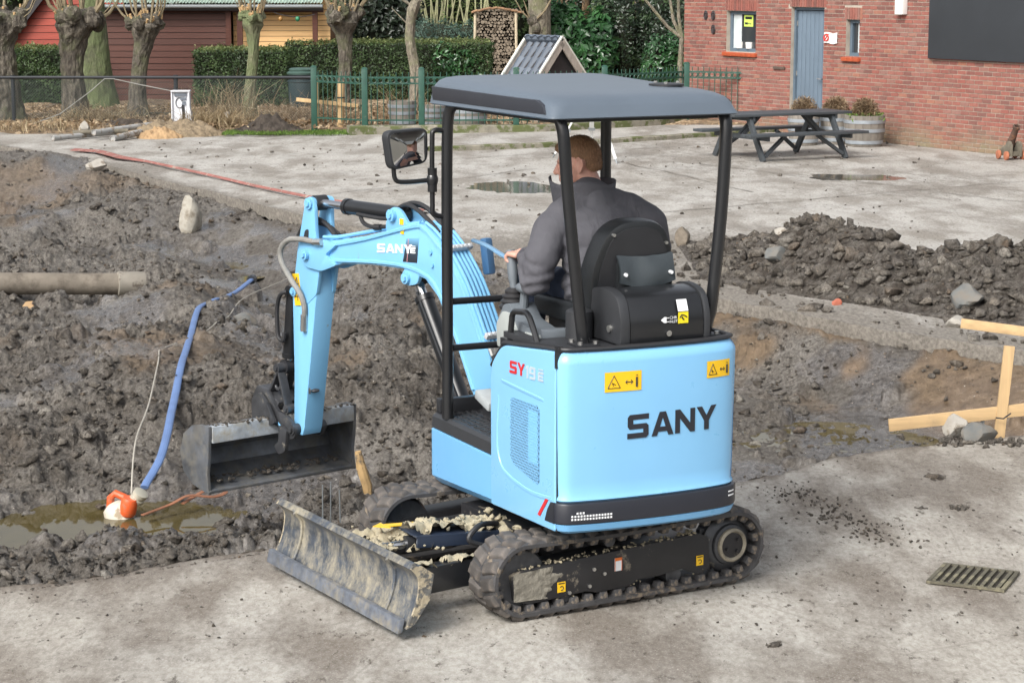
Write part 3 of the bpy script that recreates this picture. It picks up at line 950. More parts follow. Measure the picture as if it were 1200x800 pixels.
SHOOT = mat("willow_shoot", (0.205, 0.165, 0.10), 0.75, var=0.3, scale=7)
CUT = mat("cut_wood", (0.45, 0.30, 0.15), 0.85, var=0.3, scale=12)

def rough_lathe(prof, n, seed, amp, cx=None):
    """trunk surface: rings with knobbly radius; cx(z)->(x,y) axis"""
    mb = MB(); rings = []
    for (r, z) in prof:
        ox, oy = cx(z) if cx else (0, 0)
        ring = []
        for k in range(n):
            a = 2 * PI * k / n
            p = Vector((math.cos(a) * 1.4, math.sin(a) * 1.4, z * 1.7 + seed * 5))
            rr = r * (1 + amp * (mnoise.noise(p) + 0.6 * mnoise.noise(p * 2.7) + 0.45 * mnoise.noise(p * 6.5)))
            ring.append((ox + rr * math.cos(a), oy + rr * math.sin(a), z))
        rings.append(ring)
    mb.loft(rings)
    return mb

def interp_prof(pts, n):
    zs = np.linspace(pts[0][1], pts[-1][1], n)
    r = np.interp(zs, [p[1] for p in pts], [p[0] for p in pts])
    return list(zip(r, zs))

def pollard(px, pbase, Y, px_w, y_head, head_w, label, seed, m=BARK, shoots=12, lean=0.0, flare=1.35, h_head=0.5, sh_len=(0.6, 1.5), thick=0.02):
    r_ = random.Random(seed)
    x = X(px, Y); r = px_w / 2500 * Y / 2; hz = Z(y_head, Y); rh = head_w / 2500 * Y / 2
    t = empty("pollard_willow", (x, Y, 0.02), 0, label, 'tree', 'pollard willows along the wire fence')
    ax = lambda z: (lean * (z / hz) + 0.05 * math.sin(z * 2.3 + seed), 0.03 * math.sin(z * 1.9 + seed * 2))
    prof = interp_prof([(r * flare * 1.2, -0.1), (r * flare, 0.1), (r * 1.08, 0.5), (r, hz * 0.45), (r * 0.97, hz - h_head * 1.1), (r * 1.25, hz - h_head * 0.6), (rh * 0.85, hz - h_head * 0.25), (rh * 0.75, hz + 0.02)], 64)
    rough_lathe(prof, 44, seed, 0.17, ax).build("trunk", m, t, sharp=0)
    mb = MB()
    hx, hy = ax(hz)
    kn = []
    for k in range(9):
        a = 2 * PI * k / 9 + r_.uniform(-0.3, 0.3); d = rh * r_.uniform(0.55, 0.95)
        c = Vector((hx + d * math.cos(a), hy + d * math.sin(a), hz + r_.uniform(-0.10, 0.10)))
        kn.append(c)
        mb2 = MB(); mb2.ell(c, (rh * r_.uniform(0.28, 0.42),) * 2 + (rh * r_.uniform(0.3, 0.5),), None, 20, 14)
        mb.add([Vector(v) + 0.06 * mnoise.noise_vector(Vector(v) * 6) + 0.035 * mnoise.noise_vector(Vector(v) * 17) for v in mb2.V], mb2.F)
    mb2 = MB(); mb2.ell((hx, hy, hz), (rh * 0.75, rh * 0.75, 0.16), None, 16, 8)
    mb.add([Vector(v) + 0.05 * mnoise.noise_vector(Vector(v) * 6) for v in mb2.V], mb2.F)
    mb.build("crown", m, t, sharp=0)
    mb = MB()
    for c in kn:
        for q in range(3):
            d = Vector((c.x - hx, c.y - hy, 0.12)).normalized()
            p = c + Vector((r_.uniform(-0.08, 0.08), r_.uniform(-0.08, 0.02), r_.uniform(0.02, 0.12)))
            mb.cyl(p, p + (d * 0.4 + Vector((r_.uniform(-.3, .3), r_.uniform(-.5, .1), 1))).normalized() * r_.uniform(0.05, 0.13), r_.uniform(0.012, 0.03), 7)
    mb.build("cut_stub", CUT, t, kind='stuff')
    for k in range(int(shoots * 1.7)):
        c = kn[k % len(kn)]
        d = Vector((c.x - hx, (c.y - hy) * 0.6, 0)) * r_.uniform(0.3, 1.6)
        L = r_.uniform(*sh_len)
        p = [c + Vector((0, 0, 0.02)), c + d * 0.45 + Vector((0, 0, L * 0.25)), c + d * 0.75 + Vector((r_.uniform(-.05, .05), 0, L * 0.6)), c + d * 0.9 + Vector((r_.uniform(-.1, .1), 0, L))]
        th = thick * r_.uniform(0.25, 1.4)
        mb = MB(); mb.tube(p, [th, th * 0.85, th * 0.65, th * 0.35], 6); mb.build("shoot", SHOOT, t)
    return t
pollard(8, 150, 43.4, 36, 22, 56, 'thickest pollard willow, dark knobbly head, cut off by the left edge', 1, shoots=9, thick=0.035)
pollard(88, 138, 44.2, 26, 20, 52, 'pollard willow with a wide forked head before the red shed', 2, shoots=14, lean=0.1, thick=0.04, h_head=0.75)
pollard(163, 140, 44.0, 19, 26, 38, 'pollard willow leaning before the brown plank wall', 3, shoots=15, lean=0.18, thick=0.022, h_head=0.65)
pollard(297, 138, 44.4, 13, 22, 28, 'slim pollard willow with green stained trunk before the middle hedge', 4, m=bark_mat("green_bark", (0.15, 0.15, 0.085), (0.27, 0.27, 0.17), (0.14, 0.17, 0.08), 0.6), shoots=10, thick=0.022, h_head=0.5, flare=1.5)
pollard(404, 128, 46.2, 16, 18, 42, 'pollard willow with orange-brown shoots behind the green fence end', 5, shoots=9, thick=0.05, h_head=0.65, flare=1.1)

# thin crooked grey tree
t = empty("crooked_tree", (X(480, 46), 46.0, 0.08), 0, 'thin crooked grey tree with forked twigs before the long hedge', 'tree')
rough_lathe(interp_prof([(0.16, -0.1), (0.125, 0.3), (0.105, 1.2), (0.095, 2.0), (0.13, 2.25), (0.10, 2.4)], 40), 16, 8, 0.2, lambda z: (0.10 * math.sin(z * 2.6) + 0.07 * z, 0)).build("trunk", BARK3, t, sharp=0)
for k, (dx, dz, s) in enumerate(((-0.75, 0.55, 0.035), (-0.35, 0.8, 0.025), (0.22, 0.95, 0.05), (0.08, 1.0, 0.03), (-0.5, -0.5, 0.02), (0.5, 0.9, 0.03), (-0.15, 0.9, 0.025))):
    b = Vector((0.14, 0, 2.25 if dz > 0 else 1.75)); e = b + Vector((dx, random.uniform(-.2, .2), abs(dz)))
    mb = MB(); mb.tube([b, b.lerp(e, 0.5) + Vector((0.05, 0, -0.06)), e], [s, s * 0.8, s * 0.4], 7); mb.build("branch", BARK3, t)

# old mossy trunk, flaring at the foot
t = empty("mossy_tree", (X(113, 47.6), 47.6, 0.05), 0, 'huge moss-green tree trunk flaring at its foot beside the brown shed', 'tree')
rough_lathe(interp_prof([(0.62, -0.1), (0.50, 0.12), (0.40, 0.6), (0.34, 1.2), (0.28, 2.2), (0.22, 3.6)], 36), 24, 5, 0.07, lambda z: (0.06 - 0.02 * z, 0)).build("trunk", BARK2, t, sharp=0)
for k, (dx, dz) in enumerate(((-0.9, 1.2), (0.9, 1.3), (0.1, 1.6))):
    mb = MB(); mb.tube([(0, 0, 3.4), (dx * 0.5, 0, 3.4 + dz * 0.4), (dx, 0.2, 3.4 + dz)], [0.15, 0.11, 0.05], 9); mb.build("limb", BARK2, t)

# thick pale trunk behind the log roof
t = empty("pale_tree", (X(632, 52), 52.0, 0.1), 0, 'thick pale grey tree trunk with a burr, right of the log stack', 'tree')
rough_lathe(interp_prof([(0.34, -0.1), (0.29, 0.5), (0.26, 1.5), (0.27, 2.2), (0.30, 2.6), (0.22, 3.6)], 34), 22, 6, 0.06).build("trunk", BARK3, t, sharp=0)
mb = MB(); 
for k in range(7):
    mb.ell((-0.16 + random.uniform(-0.1, 0.1), -0.24 + random.uniform(-0.06, 0.03), 1.75 + random.uniform(-0.16, 0.18)), (0.11, 0.10, 0.12), None, 10, 7)
mb.build("burr", BARK, t, sharp=0)
for k, (dx, dz) in enumerate(((-0.55, 0.75), (-0.25, 0.6), (0.45, 0.6), (0.6, 0.85))):
    mb = MB(); mb.tube([(-0.16, -0.28, 1.8), (-0.16 + dx * 0.5, -0.34, 1.8 + dz * 0.35), (-0.16 + dx, -0.34, 1.8 + dz)], [0.025, 0.018, 0.008], 6); mb.build("shoot", SHOOT, t)
for px, w_, Yt, lb in ((656, 0.09, 54.0, 'slender brown trunk just right of the thick pale trunk'), (672, 0.055, 54.6, 'thinnest ochre stem between two brown trunks above the laurel'), (683, 0.10, 55.2, 'reddish brown trunk right above the bright laurel leaves')):
    t = empty("slender_tree", (X(px, Yt), Yt, 0.1), 0, lb, 'tree', 'slender trunks above the laurel')
    rough_lathe(interp_prof([(w_ * 1.3, -0.1), (w_, 1.0), (w_ * 0.8, 4.2)], 24), 12, px, 0.12, lambda z, q=px: (0.05 * math.sin(z * 1.5 + q), 0)).build("trunk", bark_mat("brown_bark", (0.15, 0.095, 0.05), (0.30, 0.20, 0.11)), t, sharp=0)
    for k in range(4):
        a = Vector((0, 0, 2.0 + 0.5 * k)); mb = MB(); mb.tube([a, a + Vector((random.uniform(-.3, .3), -0.1, 0.25)), a + Vector((random.uniform(-.6, .6), -0.2, 0.6))], [0.03, 0.02, 0.008], 6); mb.build("branch", TWIG, t)

# ------------------------------------------------------------------ shrubs behind
def shrub(name, px0, px1, Y, zlo, zhi, depth, n, size, m, label, seed, cat='shrub', aspect=0.45, blobs=7, stems=0, stem_mat=None, core=True):
    x0, x1 = X(px0, Y), X(px1, Y)
    t = empty(name, ((x0 + x1) / 2, Y, 0.1), 0, label, cat)
    r_ = np.random.default_rng(seed); w = (x1 - x0) / 2
    P = []; N = []; mb = MB()
    k = blobs
    for b in range(k):
        c = np.array([-w + 2 * w * (b + 0.5) / k + r_.uniform(-0.15, 0.15) * w / k, depth / 2 + r_.uniform(-0.15, 0.15), zlo + (zhi - zlo) * r_.uniform(0.38, 0.55)])
        rad = np.array([w / k * 1.55 + 0.08, depth / 2, (zhi - zlo) * r_.uniform(0.44, 0.56)])
        m_ = n // k
        d = r_.standard_normal((m_, 3)); d[:, 1] -= 0.35; d /= np.linalg.norm(d, axis=1, keepdims=True)
        rr = 1 + 0.20 * np.array([mnoise.noise(Vector(v * 2.4) + Vector((b * 3.1, seed, 0))) for v in d]) + r_.normal(0, 0.07, m_)
        P.append(c + d * rad * rr[:, None]); N.append(d + np.array([0, -0.3, 0.45]))
        if core:
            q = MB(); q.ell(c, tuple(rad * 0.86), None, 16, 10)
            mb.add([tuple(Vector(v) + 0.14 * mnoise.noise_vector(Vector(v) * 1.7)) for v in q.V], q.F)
    P = np.concatenate(P); N = np.concatenate(N)
    ok = P[:, 2] > 0
    P, N = P[ok], N[ok]
    if core:
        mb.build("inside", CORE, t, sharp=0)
    tone = 0.42 + 0.34 * fbm(P[:, 0] * 2.6, P[:, 2] * 2.6 + seed, 4, seed)
    leaves("foliage", P, N, size, m, t, None, None, aspect, 0.65, seed, tone)
    for s in range(stems):
        x = r_.uniform(-w, w); mb = MB()
        mb.tube([(x, -0.02, 0), (x + r_.uniform(-.1, .1), -0.08, zhi * 0.4), (x + r_.uniform(-.3, .3), -0.10, zhi * 0.75), (x + r_.uniform(-.5, .5), -0.05, zhi * 1.05)], [0.03, 0.025, 0.018, 0.008], 6)
        mb.build("stem", stem_mat or TWIG, t)
    return t
shrub("rhododendron", 405, 486, 54.5, 0.0, 3.6, 1.6, 6500, 0.075, RHODO, 'dark large-leaved shrub between orange willow and crooked tree', 31, blobs=4)
shrub("bamboo_shrub", 470, 575, 57.5, 0.0, 3.8, 1.6, 7000, 0.06, LIGHTG, 'light green twiggy shrub with many pale stems behind the round bush', 32, blobs=5, stems=30, stem_mat=mat("pale_stem", (0.30, 0.30, 0.17), 0.8, var=0.3), aspect=0.22)
shrub("rosemary_bush", 490, 532, 53.0, 0.7, Z(28, 53), 1.0, 2600, 0.045, BLUEG, 'left of two rounded grey-green bushes above the long hedge', 33, blobs=2, aspect=0.2)
shrub("rosemary_bush", 526, 560, 53.6, 0.7, Z(31, 53.6), 1.0, 2400, 0.045, BLUEG, 'right of two rounded grey-green bushes, beside the log stack', 34, blobs=2, aspect=0.2)
shrub("cherry_laurel", 640, 714, 52.5, 0.0, Z(14, 52.5), 1.5, 3600, 0.11, LAUREL, 'glossy bright green laurel right of the roofed well', 35, blobs=4)
shrub("ivy_thicket", 700, 806, 53.0, 0.0, 2.5, 1.6, 12000, 0.05, IVY, 'dark ivy thicket between the laurel and the brick wall', 36, blobs=5)
shrub("cherry_laurel", 762, 804, 50.5, 0.2, Z(42, 50.5), 0.8, 1500, 0.07, LAUREL, 'small fresh green shrub tucked against the brick corner', 37, blobs=2)
shrub("yellowing_shrub", 705, 812, 56.5, 0.0, 4.0, 1.8, 7000, 0.06, LIGHTG, 'yellowish twiggy shrub top over the ivy by the building', 38, blobs=5, stems=16)
shrub("conifer_screen", 560, 660, 60.0, 0.0, 4.6, 2.0, 9000, 0.07, HEDGE, 'dark green screen of trees behind the log stack', 39, blobs=5)
shrub("conifer_screen", 640, 730, 59.0, 0.0, 4.6, 2.0, 9000, 0.07, IVY, 'dark leafy screen behind the slender trunks', 40, blobs=4)
shrub("conifer_screen", 360, 480, 60.0, 0.0, 4.8, 2.0, 9000, 0.075, HEDGE, 'dark green screen behind the honey cabin gable', 41, blobs=5)
shrub("conifer_screen", -120, 60, 62.0, 0.0, 5.5, 2.5, 9000, 0.09, HEDGE, 'dark green screen far behind the red shed', 42, blobs=5)
shrub("conifer_screen", 60, 370, 66.0, 0.0, 5.5, 2.5, 12000, 0.09, RHODO, 'dark screen of trees behind the brown shed roof', 43, blobs=9)
shrub("conifer_screen", 780, 1000, 64.0, 0.0, 4.5, 2.0, 8000, 0.09, IVY, 'dark screen of trees behind the brick building', 44, blobs=6)
shrub("laurel_sprig", 514, 560, 50.15, 0.5, 1.3, 0.35, 700, 0.06, LAUREL, 'bright laurel leaves growing through the end of the long hedge', 45, blobs=3, core=False)

# forked pale sapling by the brick corner
t = empty("forked_sapling", (X(798, 49.5), 49.5, 0.1), 0, 'pale forked sapling leaning against the brick corner', 'tree')
mb = MB(); mb.tube([(0.0, 0, 0), (-0.05, 0, 0.9), (-0.02, 0, 1.5)], [0.07, 0.06, 0.05], 8); mb.build("trunk", BARK3, t)
for p in ([(-0.02, 0, 1.5), (-0.22, 0, 1.9), (-0.32, 0, 2.5), (-0.33, 0, 3.2)], [(-0.02, 0, 1.5), (-0.10, 0, 2.0), (-0.13, 0, 3.2)], [(-0.02, 0, 1.5), (-0.35, 0, 1.75), (-0.9, 0, 2.4)]):
    mb = MB(); mb.tube(p, [0.045, 0.04, 0.03, 0.02][:len(p)], 7); mb.build("branch", BARK3, t)

# firewood stack under a little lean roof
Yf = 52.6
t = empty("firewood_stack", (X(581, Yf), Yf, 0.1), 0, 'tall stack of split firewood in a pale pole frame', 'log stack')
w = (X(605, Yf) - X(557, Yf)) / 2; h = Z(10, Yf) - 0.1
LOGEND = mat("log_end", (0.22, 0.18, 0.135), 0.9, var=0.45, scale=16, bump=0.5, bscale=50)
mb = MB(); rows = int(h / 0.075)
for i in range(rows):
    k = 0
    while k * 0.082 < 2 * w - 0.06:
        x = -w + 0.06 + k * 0.082 + random.uniform(-.012, .012) + (0.04 if i % 2 else 0); z = 0.05 + i * 0.075 + random.uniform(-.01, .01)
        r = random.uniform(0.026, 0.046); nn = random.choice((3, 4, 5, 7)); a0 = random.random() * 6
        y0 = random.uniform(-0.07, 0.05)
        pl = [(x + r * 1.15 * math.cos(a0 + 2 * PI * j / nn), z + r * 1.15 * math.sin(a0 + 2 * PI * j / nn)) for j in range(nn)]
        mb.prism(pl, lambda a, b, d: (a, d, b), y0, 0.5); k += 1
mb.build("log", LOGEND, t, sharp=20, kind='stuff')
mb = MB(); mb.box((0, 0.35, h / 2), (2 * w, 0.2, h)); mb.build("back_panel", CORE, t)
PALEW = mat("pale_pole", (0.52, 0.44, 0.31), 0.85, var=0.2, scale=8)
for s in (-1, 1):
    mb = MB(); mb.cyl((s * (w + 0.02), -0.05, 0), (s * (w - 0.01), -0.05, h - 0.05), 0.035, 8); mb.build("pole", PALEW, t)
mb = MB()
for k in range(8):
    a = -w - 0.08 + k * 0.16; mb.cyl((a, -0.12, h + 0.03 - abs(a) * 0.18 + random.uniform(-.02, .02)), (a + 0.15, -0.1, h + 0.05 - abs(a + .15) * 0.18), 0.03, 7)
mb.build("top_log", mat("log_bark", (0.27, 0.16, 0.09), 0.9, var=0.4), t)
mb = MB(); mb.box((0.02, 0.9, h + 0.33), (1.2, 1.4, 0.06), Matrix.Rotation(R(6), 3, 'X')); mb.build("roof", mat("slate_roof", (0.16, 0.17, 0.20), 0.6, var=0.25), t)

# ------------------------------------------------------------------ rain barrel
Yb = 47.2
t = empty("rain_barrel", (X(356, Yb), Yb, 0.08), 0, 'dark blue-green plastic water barrel with lid beside the hedge gap', 'barrel')
BAR = mat("barrel_plastic", (0.020, 0.038, 0.045), 0.4, var=0.2)
mb = MB(); mb.lathe([(0.24, 0), (0.28, 0.06), (0.31, 0.35), (0.315, 0.55), (0.30, 0.78)], 24); mb.build("body", BAR, t)
mb = MB(); 
for z in (0.62, 0.7): mb.lathe([(0.31, z), (0.335, z + 0.012), (0.335, z + 0.03), (0.31, z + 0.042)], 24)
mb.build("rim", BAR, t)
mb = MB(); mb.lathe([(0.34, 0.79), (0.345, 0.83), (0.29, 0.86), (0.30, 0.90), (0.25, 0.93), (0.05, 0.935)], 24); mb.build("lid", mat("barrel_lid", (0.055, 0.10, 0.085), 0.45, var=0.15), t)

# ------------------------------------------------------------------ wire fence
Yw = 42.6
t = empty("wire_fence", (X(195, Yw), Yw, 0.0), 0, 'chain-link fence with black top rail before the willows', 'fence')
xa, xb = X(-330, Yw) - X(195, Yw), X(372, Yw) - X(195, Yw)
hz = Z(88.5, Yw)
BLK = mat("black_coated_steel", (0.022, 0.025, 0.030), 0.35, var=0.2)
mb = MB(); mb.tube([(xa, 0, hz), (xb, 0, hz)], 0.030, 10); mb.build("top_rail", BLK, t)
for px in (-320, -190, -60, 18, 208, 371):
    x = X(px, Yw) - X(195, Yw)
    mb = MB(); mb.cyl((x, 0.04, -0.1), (x, 0.04, hz - 0.02), 0.042, 12); mb.build("post", BLK, t)
    mb = MB(); mb.cyl((x, 0.04, hz - 0.05), (x, 0.04, hz + 0.045), 0.05, 12); mb.build("rail_clamp", BLK, t)
mb = MB(); s = 0.055; hh = hz - 0.08; r0 = 0.0022
nw = int((xb - xa) / s)
for k in range(-int(hh / s) - 1, nw):
    for sg in (1, -1):
        x0 = xa + k * s if sg == 1 else xa + (k + int(hh / s) + 1) * s
        x1 = x0 + sg * hh
        z0, z1 = 0.06, 0.06 + hh
        if sg == 1 and x0 < xa: z0 += xa - x0; x0 = xa
        if sg == 1 and x1 > xb: z1 -= x1 - xb; x1 = xb
        if sg == -1 and x0 > xb: z0 += x0 - xb; x0 = xb
        if sg == -1 and x1 < xa: z1 -= xa - x1; x1 = xa
        if z1 - z0 > 0.02:
            mb.tube([(x0, 0.003 * sg, z0), (x1, 0.003 * sg, z1)], r0, 3, False)
mb.build("chain_link", mat("mesh_wire", (0.06, 0.075, 0.07), 0.4, 0.4), t, sharp=0, kind='stuff', fix=False)

# ------------------------------------------------------------------ kerbs and terrace
KERB = mat("mossy_kerb", (0.21, 0.195, 0.155), 0.95, var=0.35, scale=5, bump=0.6, bscale=25, bdist=0.02, dirt=(0.085, 0.10, 0.035), dirt_amt=0.52, dirt_scale=4)
def strip(name, pts, w, z0, z1, m, label, n=12):
    g = []; V = []
    P = []
    for i in range(len(pts) - 1):
        a, b = Vector((*pts[i], 0)), Vector((*pts[i + 1], 0))
        for k in range(n): P.append(a.lerp(b, k / n))
    P.append(Vector((*pts[-1], 0)))
    mb = MB(); rings = []
    for i, p in enumerate(P):
        d = (P[min(i + 1, len(P) - 1)] - P[max(0, i - 1)]).normalized(); nrm = Vector((-d.y, d.x, 0))
        j = 0.02 * mnoise.noise(p * 1.7); q = 0.015 * mnoise.noise(p * 2.3 + Vector((5, 0, 0)))
        rings.append([p + nrm * (j) + Vector((0, 0, z0)), p + nrm * (0.01 + j) + Vector((0, 0, z1 - 0.02 + q)), p + nrm * (0.03 + j) + Vector((0, 0, z1 + q)), p + nrm * w + Vector((0, 0, z1 + q)), p + nrm * w + Vector((0, 0, z0))])
    mb.loft(rings); o = mb.build(name, m, None, sharp=40)
    return tag(o, label, kind='structure')
strip("garden_kerb", [(-3.05, 40.45), (-2.75, 40.55), (0.65, 40.75), (2.74, 42.3), (4.36, 44.2)], 0.32, -0.1, 0.20, KERB, 'mossy concrete kerb carrying the green fence')
strip("path_kerb", [(-1.4, 37.0), (0.6, 37.9), (1.86, 38.9), (3.89, 40.55), (5.2, 41.7)], 0.14, -0.1, 0.085, KERB, 'low green-stained kerb along the raised path')
mb = MB(); mb.sheet([[(-2.6, 36.6, -0.06), (-1.4, 37.12, 0.075), (0.6, 38.02, 0.075), (1.86, 39.02, 0.075), (3.89, 40.65, 0.075), (5.2, 41.8, 0.075)], [(-4.4, 40.6, -0.06), (-3.0, 40.6, 0.03), (0.6, 40.9, 0.075), (2.6, 42.4, 0.075), (4.2, 44.2, 0.075), (4.5, 44.3, 0.075)]])
tag(mb.build("raised_path", YARD, fix=False), 'pale raised path between the two kerbs', kind='structure')

# ------------------------------------------------------------------ green ornamental fence
FG = mat("fence_green", (0.020, 0.072, 0.052), 0.4, var=0.2, scale=9, dirt=(0.10, 0.13, 0.09), dirt_amt=0.2)
FP = [(-3.84, 41.6), (-2.80, 40.75), (-1.72, 40.78), (0.08, 40.85), (1.80, 41.75), (3.52, 43.3), (4.72, 42.75)]
zf = 0.20; fh = 1.06
t = empty("green_fence", (0, 41, zf), 0, 'green bar fence with ring band and square posts on the mossy kerb', 'fence')
for (x, y) in FP:
    mb = MB(); mb.box((x, y - 41, fh / 2 - 0.1), (0.115, 0.115, fh + 0.2)); mb.box((x, y - 41, fh + 0.015), (0.13, 0.13, 0.03), None, 0.5)
    mb.build("post", FG, t, bevel=0.01)
mbar = MB(); mbar.tube([(0, 0, 0.02), (0, 0, fh - 0.06)], 0.009, 5); bar_me = mbar.mesh("bar", 0)
ring_pts = [(0.048 * math.cos(a), 0, 0.048 * math.sin(a)) for a in np.linspace(0, 2 * PI, 11)]
for i in range(len(FP) - 1):
    a = Vector((FP[i][0], FP[i][1] - 41, 0)); b = Vector((FP[i + 1][0], FP[i + 1][1] - 41, 0)); L = (b - a).length; n = max(3, round(L / 0.118))
    for z, r in ((fh - 0.16, 0.015), (fh - 0.275, 0.015), (0.09, 0.015)):
        mb = MB(); mb.bar(a + Vector((0, 0, z)), b + Vector((0, 0, z)), 0.018, 0.03); mb.build("rail", FG, t)
    mb = MB(); d = (b - a).normalized()
    for k in range(1, n):
        p = a.lerp(b, k / n); o = obj_from("bar", bar_me, FG, t); o.location = p
        q = a.lerp(b, (k - 0.5) / n) + Vector((0, 0, fh - 0.217))
        mb.tube([q + d * x + Vector((0, -0.012, z)) for x, _, z in ring_pts], 0.009, 5, False)
    mb.build("ring_band", FG, t, kind='stuff', sharp=0)

# ------------------------------------------------------------------ half-barrel tubs
STAVE = mat("weathered_stave", (0.20, 0.18, 0.155), 0.9, var=0.3, scale=6, bump=0.4, bscale=18, stretch=(2, 2, 0.5), objvar=0.15)
HOOP = mat("galvanised_hoop", (0.30, 0.33, 0.36), 0.5, 0.3, var=0.2)
TUBIN = mat("potting_soil", (0.05, 0.038, 0.028), 1.0, var=0.3)
def tub(x, y, z, r, h, label, staves=16, group='half-barrel planters'):
    t = empty("half_barrel", (x, y, z), random.random(), label, 'planter', group)
    w = 2 * r * math.tan(PI / staves) * 1.0
    mb = MB(); rings = []
    for k in range(5):
        q = k / 4; rr = r * (0.86 + 0.14 * math.sin(q * PI * 0.62)); ww = w * rr / r * 0.97
        rings.append([(rr, -ww / 2, q * h), (rr + 0.006, 0, q * h), (rr, ww / 2, q * h), (rr - 0.03, ww / 2, q * h), (rr - 0.03, -ww / 2, q * h)])
    mb.loft(rings); me_ = mb.mesh("stave", 50)
    for k in range(staves):
        o = obj_from("stave", me_, STAVE, t); o.rotation_euler = (0, 0, 2 * PI * k / staves)
    for q in (0.14, 0.52, 0.80):
        rr = r * (0.86 + 0.14 * math.sin(q * PI * 0.62)) + 0.008
        mb = MB(); mb.lathe([(rr, q * h - 0.03), (rr + 0.006, q * h - 0.03), (rr + 0.008, q * h + 0.03), (rr + 0.002, q * h + 0.03)], 28); mb.build("hoop", HOOP, t)
    mb = MB(); mb.lathe([(r * 0.8, 0.02), (r * 0.86, h - 0.07), (0.01, h - 0.05)], 20); mb.build("soil", TUBIN, t)
    return t
tub(X(472, 41.6), 41.6, 0.14, 0.27, 0.47, 'half-barrel tub left of the third green fence post')
tub(X(509, 41.7), 41.7, 0.12, 0.29, 0.40, 'half-barrel tub straight behind the third green fence post')
tub(X(549, 41.3), 41.3, 0.10, 0.36, 0.42, 'half-barrel tub seen under the front edge of the canopy')
def twig_ball(x, y, z, r, label, seed, green=False):
    t = empty("potted_shrub", (x, y, z), 0, label, 'plant', 'twiggy plants in the tubs by the wall')
    r_ = np.random.default_rng(seed)
    n = 1400
    d = r_.standard_normal((n, 3)); d[:, 2] = np.abs(d[:, 2]) + 0.1; d /= np.linalg.norm(d, axis=1, keepdims=True)
    P = d * (r * r_.uniform(0.45, 1.0, (n, 1))) * np.array([1, 1, 1.25])
    leaves("twigs", P, np.cross(d, r_.standard_normal((n, 3))), 0.05, DRY, t, 'stuff', None, 0.10, 0.3, seed)
    mb = MB()
    for k in range(14):
        v = d[k]; mb.tube([(0, 0, -0.05), tuple(v * r * 0.5), tuple(v * r * 0.95 * np.array([1, 1, 1.25]))], [0.008, 0.006, 0.003], 4)
    mb.build("stem", TWIG, t)
    if green:
        P = np.stack([r_.uniform(-r, r, 500) * 1.1, r_.uniform(-r, r, 500) * 1.1, r_.uniform(-0.06, 0.07, 500)], 1)
        leaves("green_shoots", P, np.tile([0, -0.4, 1], (500, 1)), 0.04, GREENGRASS, t, 'stuff', None, 0.3, 0.7, seed + 2)
    return t
for (px, Yt, r, g, lb) in ((941, 38.6, 0.28, False, 'half-barrel tub mostly hidden behind the table, before the door'), (978, 38.9, 0.27, False, 'half-barrel tub behind the table between door and small window'), (1012, 38.3, 0.36, True, 'largest half-barrel tub with green shoots, right end of the table')):
    tub(X(px, Yt), Yt, 0.0, r, 0.55, lb)
    twig_ball(X(px, Yt), Yt, 0.52, r * (0.78 if g else 1.0), lb.replace('half-barrel tub', 'brown twiggy plant').replace('mostly hidden behind the table,', 'rising over the table').replace('behind the table between', 'over the table between').replace('largest brown', 'brown'), int(px), g)
# ------------------------------------------------------------------ brick building
BW = empty("brick_building", (3.565, 44.57, 0.0), 0, 'red brick building with grey door, small windows and large black panel', 'building')
BW.rotation_euler = (0, 0, math.atan2(-0.866, 0.5))          # local x runs along the wall to the right, local y into the building
WL = 14.0; WH = 3.3
def brick_material():
    t = NT("brick_face")
    at = t.math('FRACT', t.math('ADD', t.attr("tone"), t.rand()))
    c = t.ramp(at, [(0.0, (0.175, 0.075, 0.062)), (0.35, (0.262, 0.090, 0.070)), (0.7, (0.305, 0.104, 0.078)), (0.9, (0.265, 0.135, 0.11)), (1.0, (0.34, 0.14, 0.09))])
    geo = t.n("ShaderNodeNewGeometry").outputs['Position']
    n = t.noise(1.3, 6, 0.65, geo)
    c = t.mix(t.ramp(n, [(0.40, 0.18), (0.62, 0.0)]), c, (0.30, 0.20, 0.165))
    c = t.mix(t.ramp(t.noise(22, 5, 0.7, geo), [(0.4, 0.5), (0.6, 0.0)]), c, t.mix(1.0, c, (0.6, 0.55, 0.55), 'MULTIPLY'))
    z = t.sep(2, geo)
    damp = t.math('MULTIPLY', t.ramp(z, [(0.08, 0.8), (0.5, 0.0)]), t.ramp(n, [(0.35, 1.0), (0.6, 0.2)]))
    c = t.mix(damp, c, (0.20, 0.19, 0.115))
    t.set(color=c, rough=0.9, normal=t.bump(t.noise(60, 4, 0.7, geo), 0.4, 0.004))
    MATS["brick_face"] = t.m
    return t.m
BRICK = brick_material()
MORTAR = mat("mortar", (0.375, 0.33, 0.275), 0.95, var=0.25, scale=4, bump=0.3, bscale=90)
# opening rectangles (s0, s1, z0, z1)
WIN1 = (1.49, 2.48, 1.51, 2.31); DOOR = (3.61, 4.62, 0.0, 2.41); WIN2 = (5.28, 5.67, 1.53, 2.20)
OPEN = [WIN1, DOOR, WIN2]
mb = MB()
cuts = sorted({0.0, WL, *[o[0] for o in OPEN], *[o[1] for o in OPEN]})
for a, b in zip(cuts[:-1], cuts[1:]):
    inside = [o for o in OPEN if o[0] <= a + 1e-6 and o[1] >= b - 1e-6]
    if not inside:
        mb.box(((a + b) / 2, 0.15, WH / 2 - 0.1), (b - a, 0.30, WH + 0.2))
    else:
        o = inside[0]
        if o[2] > 0: mb.box(((a + b) / 2, 0.15, (o[2] - 0.2) / 2), (b - a, 0.30, o[2] + 0.2))
        mb.box(((a + b) / 2, 0.15, (o[3] + WH) / 2), (b - a, 0.30, WH - o[3]))
